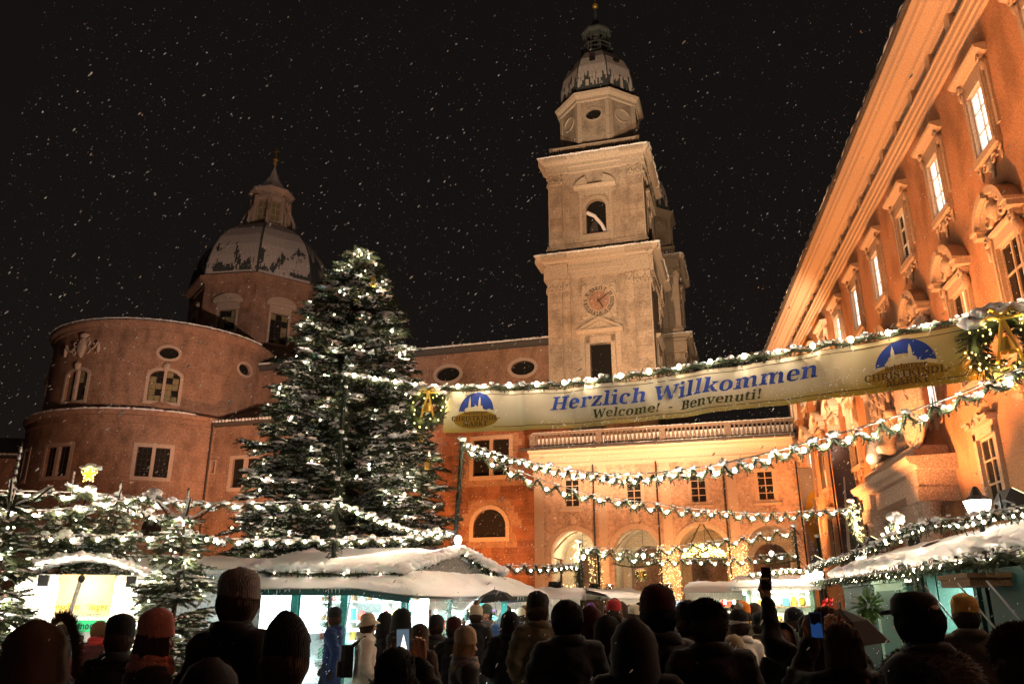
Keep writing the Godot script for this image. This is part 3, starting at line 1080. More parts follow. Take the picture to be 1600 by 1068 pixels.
		for q in [-5.3, -1.2, 5.3]:
			b.box(Vector3(q, 54.6, 5.3), Vector3(0.44, 1.3, 0.44))
		obj("balustrade", b, M.stone_trim, t)
	# octagon with oval openings
	for k in 8:
		var a := PI / 8 + k * PI / 4 - PI / 8
		var xf := Basis(Vector3.UP, a)
		var ap := 4.75
		var hw := ap * tan(PI / 8)
		var b := nb()
		b.m = func(x: float, y: float, z: float) -> Vector3: return xf * Vector3(x, y, ap + z)
		var o := [-0.98, 0.98, 58.9, 60.5, "oval"]
		b.wall(-hw, hw, 53.6, 61.9, [o], 0.4)
		obj("octagon_wall", b, M.stone, t)
		b = nb()
		b.m = func(x: float, y: float, z: float) -> Vector3: return xf * Vector3(x, y, ap + z)
		b.mring(B.opening(o, 0.2), B.opening(o), 0.0, 0.1)
		b.mbox(-hw, -hw + 0.45, 55.0, 61.8, 0.0, 0.1)
		b.mbox(hw - 0.45, hw, 55.0, 61.8, 0.0, 0.1)
		obj("octagon_trim", b, M.stone_trim, t)
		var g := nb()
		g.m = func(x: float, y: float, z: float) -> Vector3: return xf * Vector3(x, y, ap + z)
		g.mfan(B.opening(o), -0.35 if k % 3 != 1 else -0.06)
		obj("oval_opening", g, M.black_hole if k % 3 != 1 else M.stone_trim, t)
	var oc := nb()
	var cc := 1.0 / cos(PI / 8)
	oc.poly_lathe([Vector2(4.75 * cc, 61.6), Vector2(4.95 * cc, 61.7), Vector2(4.95 * cc, 62.1), Vector2(5.3 * cc, 62.4), Vector2(5.45 * cc, 62.75), Vector2(4.3 * cc, 63.1)], 8, PI / 8)
	obj("octagon_cornice", oc, M.stone_trim, t)
	var dm := nb()
	dm.poly_lathe([Vector2(5.0, 62.9), Vector2(5.05, 64.0), Vector2(4.95, 65.6), Vector2(4.6, 67.4), Vector2(3.95, 69.0), Vector2(3.0, 70.4), Vector2(1.9, 71.3)], 8, PI / 8)
	obj("dome", dm, M.copper, t)
	dm = nb()
	for k in 8:
		var a := PI / 8 + k * PI / 4
		dm.tube([Vector3(sin(a) * 5.05, 62.9, cos(a) * 5.05), Vector3(sin(a) * 5.1, 64.0, cos(a) * 5.1), Vector3(sin(a) * 5.0, 65.6, cos(a) * 5.0), Vector3(sin(a) * 4.65, 67.4, cos(a) * 4.65), Vector3(sin(a) * 4.0, 69.0, cos(a) * 4.0), Vector3(sin(a) * 3.05, 70.4, cos(a) * 3.05)], 0.09, 5)
		var a2 := k * PI / 4
		for q in 7:
			var x := -1.5 + q * 0.5
			var rr := Basis(Vector3.UP, a2)
			dm.bar(rr * Vector3(x, 63.1, 4.66), rr * Vector3(x * 0.96, 65.5 + 0.5 * sin(q * 2.1 + k), 4.62), 0.1)
	obj("dome_rib", dm, M.copper, t)
	var ds := nb()
	var dp := [Vector2(5.05, 63.6), Vector2(5.05, 64.0), Vector2(4.95, 65.6), Vector2(4.6, 67.4), Vector2(3.95, 69.0), Vector2(3.0, 70.4), Vector2(2.0, 71.25)]
	var dn := FastNoiseLite.new()
	dn.seed = 5
	dn.frequency = 0.22
	var spot := func(ka: float, f: float, g: float) -> Vector3:
		var y := g * (dp.size() - 1.001)
		var q: Vector2 = dp[int(y)].lerp(dp[int(y) + 1], y - int(y))
		return Vector3(lerpf(sin(ka), sin(ka + PI / 4), f) * (q.x + 0.07), q.y + 0.03, lerpf(cos(ka), cos(ka + PI / 4), f) * (q.x + 0.07))
	for k in 8:
		var a := PI / 8 + k * PI / 4
		for u in 18:
			for w in 30:
				var f := (u + 0.5) / 18.0
				var g := (w + 0.5) / 30.0
				if g * 1.7 - 0.1 + 0.7 * dn.get_noise_3d(f * 30.0, g * 16.0 + k * 40.0, 0.0) < 0.32: continue
				ds.quad(spot.call(a, u / 18.0, w / 30.0), spot.call(a, (u + 1) / 18.0, w / 30.0), spot.call(a, (u + 1) / 18.0, (w + 1) / 30.0), spot.call(a, u / 18.0, (w + 1) / 30.0))
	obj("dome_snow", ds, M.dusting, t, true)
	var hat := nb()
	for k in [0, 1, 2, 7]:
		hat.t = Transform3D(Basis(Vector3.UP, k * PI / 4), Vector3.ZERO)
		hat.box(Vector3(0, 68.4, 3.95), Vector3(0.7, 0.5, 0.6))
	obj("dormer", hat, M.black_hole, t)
	# open lantern
	var la := nb()
	la.poly_lathe([Vector2(2.15, 71.2), Vector2(2.2, 71.6), Vector2(1.9, 71.7)], 8, PI / 8)
	for k in 8:
		var a := PI / 8 + k * PI / 4
		var x := Vector3(sin(a), 0, cos(a))
		la.bar(x * 1.35 + Vector3.UP * 71.6, x * 1.35 + Vector3.UP * 75.0, 0.3)
		la.bar(x * 2.05 + Vector3.UP * 71.6, x * 2.05 + Vector3.UP * 73.0, 0.2)
		var a2 := PI / 8 + (k + 1) * PI / 4
		var x2 := Vector3(sin(a2), 0, cos(a2))
		la.bar(x * 2.05 + Vector3.UP * 72.9, x2 * 2.05 + Vector3.UP * 72.9, 0.12)
		la.bar(x * 2.05 + Vector3.UP * 72.3, x2 * 2.05 + Vector3.UP * 72.3, 0.08)
	la.poly_lathe([Vector2(1.5, 74.3), Vector2(1.55, 75.0)], 8, PI / 8)
	obj("lantern", la, M.copper, t)
	var sp := nb()
	sp.poly_lathe([Vector2(1.4, 74.9), Vector2(2.05, 75.2), Vector2(2.05, 75.45), Vector2(1.5, 75.9), Vector2(0.8, 76.6), Vector2(0.35, 77.6), Vector2(0.16, 79.6)], 8, PI / 8)
	obj("spire", sp, M.copper, t)
	var ba := nb()
	ba.blob(Vector3(0, 80.1, 0), Vector3(0.42, 0.42, 0.42), 0, 0, 12, 8)
	ba.bar(Vector3(0, 80.4, 0), Vector3(0, 82.2, 0), 0.09)
	ba.bar(Vector3(-0.5, 81.6, 0), Vector3(0.5, 81.6, 0), 0.09)
	obj("finial", ba, M.gilt, t)

func clock(t: Node3D, at: Vector3) -> void:
	var c := node("clock", t, at)
	var f := nb()
	f.prism(PackedVector2Array([Vector2(-1.95, -2.05), Vector2(1.95, -2.05), Vector2(1.95, 2.05), Vector2(-1.95, 2.05)]), 0.0, 0.08)
	var ring := []
	for k in 41:
		ring.append(Vector3(cos(TAU * k / 40) * 1.9, sin(TAU * k / 40) * 1.9, 0.1))
	f.tube(ring, 0.09, 6)
	for q in [[-1, -1], [1, -1], [1, 1], [-1, 1]]:
		scroll(f, Vector3(q[0] * 1.58, q[1] * 1.66, 0.12), 0.32, PI * 0.3, 1.3, 0.1)
		f.blob(Vector3(q[0] * 1.7, q[1] * 1.78, 0.1), Vector3(0.3, 0.3, 0.16), 0.3, 2, 8, 6)
	obj("clock_frame", f, M.stone_trim, c)
	var d := nb()
	var o := PackedVector2Array()
	for k in 40:
		o.append(Vector2(cos(TAU * k / 40), sin(TAU * k / 40)) * 1.84)
	d.prism(o, 0.08, 0.13)
	obj("dial", d, M.block1, c)
	d = nb()
	o = PackedVector2Array()
	for k in 40:
		o.append(Vector2(cos(TAU * k / 40), sin(TAU * k / 40)) * 1.16)
	d.prism(o, 0.13, 0.155)
	obj("dial_centre", d, M.conglomerate, c)
	var nums := ["XII", "I", "II", "III", "IIII", "V", "VI", "VII", "VIII", "IX", "X", "XI"]
	for k in 12:
		var a := -TAU * k / 12
		var n := nb()
		n.t = Transform3D(Basis(Vector3(0, 0, 1), a), Vector3(-sin(a) * 1.5, cos(a) * 1.5, 0.14))
		n.text(nums[k], 0.6, 0.04, serif, func(p: Vector3) -> Vector3: return p)
		obj("numeral", n, M.lead, c)
	for q in [[-2.62, 0.95, 0.14, 0.19], [-0.98, 1.35, 0.1, 0.23]]:
		var n := nb()
		var dir := Vector3(-sin(q[0]), cos(q[0]), 0)
		n.bar(dir * -0.3 + Vector3(0, 0, q[3]), dir * q[1] + Vector3(0, 0, q[3]), q[2], 0.03)
		obj("hand", n, M.lead, c)

func build_dome() -> void:
	var t := thing("cathedral_dome", "snow-dusted octagonal cathedral dome with windowed drum, lantern and gilt cross", "dome", Vector3(-41.7, 0, -122.9), deg_to_rad(-16.5) + PI / 8 * 0.35)
	var c8 := 1.0 / cos(PI / 8)
	var ap := 10.0
	var hw := ap * tan(PI / 8)
	for k in 8:
		var xf := Basis(Vector3.UP, k * PI / 4)
		var m := func(x: float, y: float, z: float) -> Vector3: return xf * Vector3(x, y, ap + z)
		var h := [-1.4, 1.4, 39.8, 44.6, ""]
		var b := nb()
		b.m = m
		b.wall(-hw, hw, 20.0, 48.8, [h], 0.5)
		obj("drum_wall", b, M.conglomerate, t)
		if k in [0, 1, 7, 2, 6]:
			var w := stone_window(t, m, h, 0.45, 0.35, M.marble_trim, 1, 3, [0.2, 0.4, 0.6, 0.8], [M.glass_dark, M.glass_pale])
			var p := nb()
			p.t = Transform3D(xf, xf * Vector3(0, 0, ap))
			p.run(PackedVector2Array([Vector2(0, 45.8), Vector2(0.4, 45.9), Vector2(0.6, 46.15), Vector2(0.6, 46.3), Vector2(0, 46.35)]), -2.3, 2.3)
			var arc := PackedVector2Array()
			for q in 13:
				var a := PI * (0.12 + 0.76 * q / 12.0)
				arc.append(Vector2(cos(a) * 2.3 / cos(PI * 0.12), 45.8 + sin(a) * 1.5))
			p.prism(arc, 0.0, 0.45)
			p.box(Vector3(0, 45.25, 0.12), Vector3(3.5, 1.1, 0.25))
			obj("pediment", p, M.marble_trim, w)
		var s := nb()
		s.m = m
		s.mbox(-hw, -hw + 0.7, 36.0, 48.4, 0.0, 0.12)
		obj("corner_strip", s, M.conglomerate, t)
		s = nb()
		s.m = m
		s.mbox(hw - 0.7, hw, 36.0, 48.4, 0.0, 0.12)
		obj("corner_strip", s, M.conglomerate, t)
	var e := nb()
	e.poly_lathe([Vector2(10.05 * c8, 48.6), Vector2(10.2 * c8, 48.7), Vector2(10.2 * c8, 49.2), Vector2(10.6 * c8, 49.5), Vector2(11.0 * c8, 49.8), Vector2(11.1 * c8, 50.2), Vector2(9.9 * c8, 50.6)], 8, PI / 8)
	obj("drum_cornice", e, M.conglomerate, t)
	var prof := [Vector2(11.2, 50.3), Vector2(11.15, 51.7), Vector2(10.8, 53.8), Vector2(10.2, 55.9), Vector2(9.25, 57.9), Vector2(7.8, 59.8), Vector2(5.9, 61.3), Vector2(4.2, 62.0)]
	var d := nb()
	d.poly_lathe(prof, 8, PI / 8)
	obj("dome_shell", d, M.copper, t)
	d = nb()
	for k in 8:
		var a := PI / 8 + k * PI / 4
		var path := []
		for q in prof:
			path.append(Vector3(sin(a) * (q.x + 0.04), q.y, cos(a) * (q.x + 0.04)))
		d.tube(path, 0.18, 6)
		for s in range(1, 10):
			var f := s / 10.0
			var b2 := PI / 8 + (k + 1) * PI / 4
			path = []
			for q in prof.slice(0, 6):
				path.append(Vector3(lerpf(sin(a), sin(b2), f) * q.x, q.y + 0.03, lerpf(cos(a), cos(b2), f) * q.x) * Vector3(1.005, 1, 1.005))
			d.tube(path, 0.05, 4)
	obj("seam", d, M.copper, t)
	# wind-blown snow: a shell that ends raggedly where it slid off
	d = nb()
	var n := FastNoiseLite.new()
	n.seed = 21
	n.frequency = 0.16
	for k in 8:
		var a := PI / 8 + k * PI / 4
		var b2 := a + PI / 4
		for s in 56:
			for r in 64:
				var f := (s + 0.5) / 56.0
				var g := (r + 0.5) / 64.0
				var hold := g * 1.5 - 0.42 + (0.45 if k in [7, 0] else 0.0) + 0.75 * n.get_noise_3d(f * 20.0 + k * 50.0, g * 22.0, k * 9.0) + 0.35 * n.get_noise_3d(f * 130.0 + k * 50.0, g * 40.0, 7.0)
				if g < 0.07: hold = 1.0
				if hold < 0.28: continue
				var pt := func(ff: float, gg: float, up: float) -> Vector3:
					var y := lerpf(0.0, prof.size() - 1.001, gg)
					var q: Vector2 = prof[int(y)].lerp(prof[int(y) + 1], y - int(y))
					var rr := q.x + up
					return Vector3(lerpf(sin(a), sin(b2), ff) * rr, q.y + up * 0.5, lerpf(cos(a), cos(b2), ff) * rr)
				d.quad(pt.call(s / 56.0, r / 64.0, 0.1), pt.call((s + 1) / 56.0, r / 64.0, 0.1), pt.call((s + 1) / 56.0, (r + 1) / 64.0, 0.1), pt.call(s / 56.0, (r + 1) / 64.0, 0.1))
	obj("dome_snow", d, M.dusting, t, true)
	# lantern
	var l := nb()
	l.poly_lathe([Vector2(4.5, 61.8), Vector2(4.6, 62.3), Vector2(4.2, 62.5)], 8, PI / 8)
	l.poly_lathe([Vector2(2.9, 62.4), Vector2(2.9, 68.9), Vector2(3.3, 69.1), Vector2(3.9, 69.4)], 8, PI / 8)
	for k in 8:
		var a := PI / 8 + k * PI / 4
		var x := Vector3(sin(a), 0, cos(a))
		l.bar(x * 3.3 + Vector3.UP * 62.5, x * 3.1 + Vector3.UP * 68.2, 0.55)
		l.bar(x * 4.2 + Vector3.UP * 62.5, x * 4.15 + Vector3.UP * 64.6, 0.4)
		l.bar(x * 4.1 + Vector3.UP * 64.6, x * 3.2 + Vector3.UP * 66.6, 0.4)
	obj("lantern", l, M.marble_trim, t)
	for k in 8:
		var xf := Basis(Vector3.UP, k * PI / 4)
		var m := func(x: float, y: float, z: float) -> Vector3: return xf * Vector3(x, y, 2.68 + z)
		var w := node("lantern_window", t)
		var b := nb()
		b.m = m
		b.mbox(-0.85, 0.85, 63.4, 67.2, 0.0, 0.06)
		obj("window_pane", b, M.glass_pale, w)
		b = nb()
		b.m = m
		sash(b, -0.85, 0.85, 63.4, 67.2, 2, [0.33, 0.66], 0.1, 0.1)
		b.t = Transform3D(xf, xf * Vector3(0, 0, 2.68))
		b.run(PackedVector2Array([Vector2(0, 67.5), Vector2(0.3, 67.6), Vector2(0.34, 67.8), Vector2(0, 67.85)]), -1.05, 1.05)
		b.prism(PackedVector2Array([Vector2(-1.0, 67.85), Vector2(1.0, 67.85), Vector2(0.5, 68.25), Vector2(-0.5, 68.25)]), 0.0, 0.3)
		b.box(Vector3(0, 68.65, 0.35), Vector3(1.0, 0.3, 0.2))
		obj("frame", b, M.marble_trim, w)
	var s := nb()
	s.poly_lathe([Vector2(3.95, 69.35), Vector2(3.9, 69.6), Vector2(2.7, 70.4), Vector2(1.7, 71.6), Vector2(0.9, 73.0), Vector2(0.35, 74.4), Vector2(0.12, 75.2)], 8, PI / 8)
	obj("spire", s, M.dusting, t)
	s = nb()
	s.lathe([Vector2(0.1, 74.9), Vector2(0.14, 75.5), Vector2(0.4, 75.8), Vector2(0.12, 76.1), Vector2(0.5, 76.5), Vector2(0.5, 76.7), Vector2(0.1, 77.0)], 10)
	s.bar(Vector3(0, 76.9, 0), Vector3(0, 79.0, 0), 0.12)
	s.bar(Vector3(-0.55, 78.3, 0), Vector3(0.55, 78.3, 0), 0.12)
	obj("gilt_cross", s, M.gilt, t)

func build_apse() -> void:
	var t := thing("cathedral_apse", "round two tiered cathedral apse of reddish brown stone with oval and paired windows", "apse", Vector3(-46, 0, -101.8))
	var rl := 14.6
	var ru := 13.4
	var lo := func(x: float, y: float, z: float) -> Vector3: return Vector3(sin(x / rl) * (rl + z), y, cos(x / rl) * (rl + z))
	var hi := func(x: float, y: float, z: float) -> Vector3: return Vector3(sin(x / ru) * (ru + z), y, cos(x / ru) * (ru + z))
	var a2x := func(a: float, r: float) -> float: return deg_to_rad(a) * r
	var lh := []
	for a in [-69.0, -47.0, -18.6, 23.6, 66.0]:
		lh.append([a2x.call(a - 6.6, rl), a2x.call(a + 6.6, rl), 15.5, 18.8, ""])
	lh.append([a2x.call(23.0, rl), a2x.call(31.0, rl), 8.6, 11.2, "arch"])
	var uh := []
	for a in [-62.0, -21.0, 23.8]:
		uh.append([a2x.call(a - 7.0, ru), a2x.call(a + 7.0, ru), 24.4, 28.1, "low"])
	for a in [-62.0, 24.0, 66.0]:
		uh.append([a2x.call(a - 4.6, ru), a2x.call(a + 4.6, ru), 29.55, 30.95, "oval"])
	var b := nb()
	b.m = lo
	b.wall(a2x.call(-110, rl), a2x.call(110, rl), 0.0, 22.6, lh, 0.45, 0.7)
	obj("lower_wall", b, M.conglomerate, t)
	b = nb()
	b.m = hi
	b.wall(a2x.call(-130, ru), a2x.call(130, ru), 22.6, 33.6, uh, 0.45, 0.7)
	obj("upper_wall", b, M.conglomerate, t)
	for k in lh.size():
		stone_window(t, lo, lh[k], 0.4, 0.42, M.marble_trim, 2 if lh[k][4] == "" else 1, 3 if lh[k][4] == "" else 0, [0.2, 0.4, 0.6, 0.8], [M.glass_dark])
	for k in uh.size():
		if uh[k][4] == "oval":
			stone_window(t, hi, uh[k], 0.4, 0.32, M.marble_trim, 1, 0, [], [M.black_hole], "oval_window")
		else:
			var w := stone_window(t, hi, uh[k], 0.4, 0.36, M.marble_trim, 2, 2, [0.2, 0.4, 0.6, 0.8], [M.glass_pale, M.glass_pale, M.glass_dark])
			var o := nb()
			var mid: float = (uh[k][0] + uh[k][1]) / 2
			o.blob(hi.call(mid, 28.55, 0.15), Vector3(0.45, 0.5, 0.3), 0.25, k, 10, 7)
			obj("keystone", o, M.marble_trim, w)
	# carved crest over the left window
	var cr := nb()
	var ca := deg_to_rad(-20.5)
	cr.t = Transform3D(Basis(Vector3.UP, ca), Vector3(sin(ca) * ru, 30.9, cos(ca) * ru))
	cr.blob(Vector3(0, 0, 0.1), Vector3(0.75, 1.2, 0.4), 0.12, 3, 14, 10)
	cr.blob(Vector3(0, 1.4, 0.1), Vector3(0.6, 0.35, 0.35), 0.25, 5, 10, 7)
	for s in [-1, 1]:
		scroll(cr, Vector3(s * 1.0, 0.5, 0.1), 0.5, PI / 2, s * 1.2, 0.14)
		scroll(cr, Vector3(s * 1.0, -0.6, 0.1), 0.45, PI / 2, -s * 1.2, 0.12)
		cr.tube([Vector3(s * 1.0, 0.0, 0.15), Vector3(s * 1.6, -0.5, 0.15), Vector3(s * 2.2, -0.1, 0.15), Vector3(s * 2.5, 0.4, 0.15)], 0.16, 6)
		cr.blob(Vector3(s * 2.55, -0.35, 0.1), Vector3(0.2, 0.6, 0.2), 0.3, 4, 8, 6)
	obj("crest", cr, M.marble_trim, t)
	# ledges, cornices, roofs
	b = nb()
	b.lathe([Vector2(rl, 21.4), Vector2(rl + 0.12, 21.45), Vector2(rl + 0.12, 21.7), Vector2(rl, 21.75)], 96, 0, TAU, true)
	b.lathe([Vector2(rl, 22.3), Vector2(rl + 0.3, 22.4), Vector2(rl + 0.5, 22.7), Vector2(rl + 0.55, 22.85), Vector2(ru - 0.1, 23.6)], 96, 0, TAU, true)
	obj("ledge", b, M.conglomerate, t)
	b = nb()
	b.lathe([Vector2(ru, 32.9), Vector2(ru + 0.2, 33.0), Vector2(ru + 0.25, 33.3), Vector2(ru + 0.6, 33.6), Vector2(ru + 0.62, 33.9)], 96, 0, TAU, true)
	obj("cornice", b, M.conglomerate, t)
	b = nb()
	b.lathe([Vector2(ru + 0.7, 33.85), Vector2(ru + 0.7, 34.0), Vector2(9.0, 35.4), Vector2(4.0, 36.6), Vector2(0.1, 37.2)], 72)
	obj("roof", b, M.roof_tin, t)
	b = nb()
	for k in 100:
		var a := deg_to_rad(-75 + k * 1.5)
		b.blob(Vector3(sin(a) * (ru + 0.5), 34.06, cos(a) * (ru + 0.5)), Vector3(0.34, 0.08 + 0.05 * absf(sin(k * 2.2)), 0.26), 0.3, k, 6, 5)
		if k % 9 != 4 and k < 76:
			b.blob(Vector3(sin(a) * (rl + 0.15), 22.98, cos(a) * (rl + 0.15)), Vector3(0.42, 0.1 + 0.1 * absf(sin(k * 1.3)), 0.42), 0.3, k, 7, 5)
	obj("ledge_snow", b, M.snow, t, true)
	# transept walls behind the apse
	b = nb(deg_to_rad(-16.5))
	b.box(Vector3(0.0, 16.6, -12.5), Vector3(24.0, 33.2, 20.0))
	obj("transept_wall", b, M.conglomerate, t)
	b = nb()
	var pa := deg_to_rad(47.0)
	b.tube([Vector3(sin(pa) * 14.8, 22.6, cos(pa) * 14.8), Vector3(sin(pa) * 14.75, 1.0, cos(pa) * 14.75)], 0.12, 8)
	obj("downpipe", b, M.lead, t)
	# low annex at the far left
	var x := thing("annex_building", "low dark annex with snowy eave and paired windows left of the round apse", "building", Vector3(-66.0, 0, -93.0), deg_to_rad(6))
	var hs := [[1.5, 4.5, 13.2, 16.8, ""], [-4.5, -1.5, 13.2, 16.8, ""]]
	b = nb()
	b.wall(-12.0, 9.0, 0.0, 18.6, hs, 0.4)
	obj("wall", b, M.conglomerate, x)
	for h in hs:
		stone_window(x, flat, h, 0.35, 0.4, M.marble_trim, 2, 2, [0.5], [M.glass_dark])
	b = nb()
	b.run(PackedVector2Array([Vector2(0, 18.5), Vector2(0.5, 18.6), Vector2(0.5, 18.8), Vector2(0, 18.9)]), -12.2, 9.0)
	b.quad(Vector3(-12.2, 18.9, 0.5), Vector3(9, 18.9, 0.5), Vector3(9, 22.5, -8), Vector3(-12.2, 22.5, -8))
	obj("roof", b, M.roof_tin, x)
	b = nb()
	for k in 40:
		b.blob(Vector3(-12 + k * 0.53, 18.95, 0.35), Vector3(0.4, 0.12, 0.3), 0.3, k, 7, 5)
	obj("eave_snow", b, M.snow, x, true)

func build_nave() -> void:
	# u runs along the cathedral, v away from the square
	var t := thing("cathedral_nave", "dark brown upper nave wall with oval windows between dome and clock tower", "church nave", Vector3(0.284 * 86, 0, -0.9588 * 86), deg_to_rad(-16.5))
	var hs := [[-35.0, -32.0, 27.5, 29.25, "oval"], [-25.6, -22.7, 27.5, 29.25, "oval"], [-44.5, -41.5, 27.5, 29.25, "oval"]]
	var b := nb()
	b.wall(-60.0, -12.0, 0.0, 31.2, hs, 0.5)
	obj("wall", b, M.conglomerate, t)
	for h in hs:
		stone_window(t, flat, h, 0.4, 0.4, M.marble_trim, 1, 0, [], [M.black_hole], "oval_window")
	b = nb()
	b.run(PackedVector2Array([Vector2(0, 30.9), Vector2(0.3, 31.0), Vector2(0.6, 31.4), Vector2(0.6, 31.6), Vector2(0, 31.8)]), -60.0, -12.0)
	b.quad(Vector3(-60, 31.8, 0.6), Vector3(-12, 31.8, 0.6), Vector3(-12, 37, -14), Vector3(-60, 37, -14))
	obj("roof", b, M.roof_tin, t)
	b = nb()
	for k in 110:
		b.blob(Vector3(-60 + k * 0.44, 31.75, 0.4), Vector3(0.34, 0.1 + 0.06 * absf(sin(k * 1.9)), 0.3), 0.3, k, 6, 5)
	obj("eave_snow", b, M.snow, t, true)

func build_wing() -> void:
	var t := thing("cathedral_wing", "orange lit stone block wing with paired window above a round arched window", "building wing", Vector3(0.284 * 78.46, 0, -0.9588 * 78.46), deg_to_rad(-16.5))
	var hs := [[-27.45, -23.55, 14.7, 18.5, ""], [-27.35, -23.9, 8.5, 11.3, "arch"], [-56.8, -53.5, 14.7, 18.0, ""], [-59.75, -59.2, 16.5, 17.9, ""], [-48.0, -44.4, 14.7, 18.5, ""], [-38.0, -34.2, 14.7, 18.5, ""]]
	var b := nb()
	b.wall(-62.0, -17.0, 0.0, 22.2, hs, 0.4)
	b.box(Vector3(-39.5, 11.0, -0.65), Vector3(45.0, 22.0, 0.4))
	obj("wall", b, M.conglomerate, t)
	for k in hs.size():
		var h: Array = hs[k]
		stone_window(t, flat, h, 0.36, 0.42 if k != 3 else 0.12, M.marble_trim, 2 if h[4] == "" and k != 3 else 1, 0, [], [M.glass_dark])
	# courses of stone blocks where they can be told apart
	var y := 3.4
	var row := 0
	while y < 21.4:
		var x := -31.0 - (0.7 if row % 2 else 0.0)
		while x < -19.0:
			var w := 0.95 + 0.75 * rng.randf()
			var x0 := x + 0.02
			var x1 := minf(x + w, -19.0) - 0.02
			x += w
			if x1 - x0 < 0.3: continue
			var hit := false
			for h in hs:
				if x1 > h[0] - 0.5 and x0 < h[1] + 0.5 and y + 0.62 > h[2] - 0.5 and y < h[3] + 0.5: hit = true
			if hit: continue
			b = nb()
			b.mbox(x0, x1, y + 0.02, y + 0.66, 0.0, 0.02 + 0.035 * rng.randf())
			obj("stone_block", b, M["brick%d" % (rng.randi() % 4)], t)
		y += 0.68
		row += 1
	b = nb()
	b.run(PackedVector2Array([Vector2(0, 21.9), Vector2(0.4, 22.0), Vector2(0.6, 22.3), Vector2(0, 22.5)]), -62.0, -17.0)
	b.quad(Vector3(-62, 22.4, 0.6), Vector3(-17, 22.4, 0.6), Vector3(-17, 26.5, -8.5), Vector3(-62, 26.5, -8.5))
	obj("roof", b, M.roof_tin, t)
	b = nb()
	for k in 100:
		b.blob(Vector3(-62 + k * 0.45, 22.5, 0.5), Vector3(0.2, 0.12 + 0.05 * absf(sin(k * 1.9)), 0.22), 0.3, k, 6, 5)
	obj("eave_snow", b, M.snow, t, true)
	b = nb()
	b.tube([Vector3(-20.75, 13.4, 0.25), Vector3(-20.75, 0.5, 0.25)], 0.1, 8)
	obj("downpipe", b, M.lead, t)

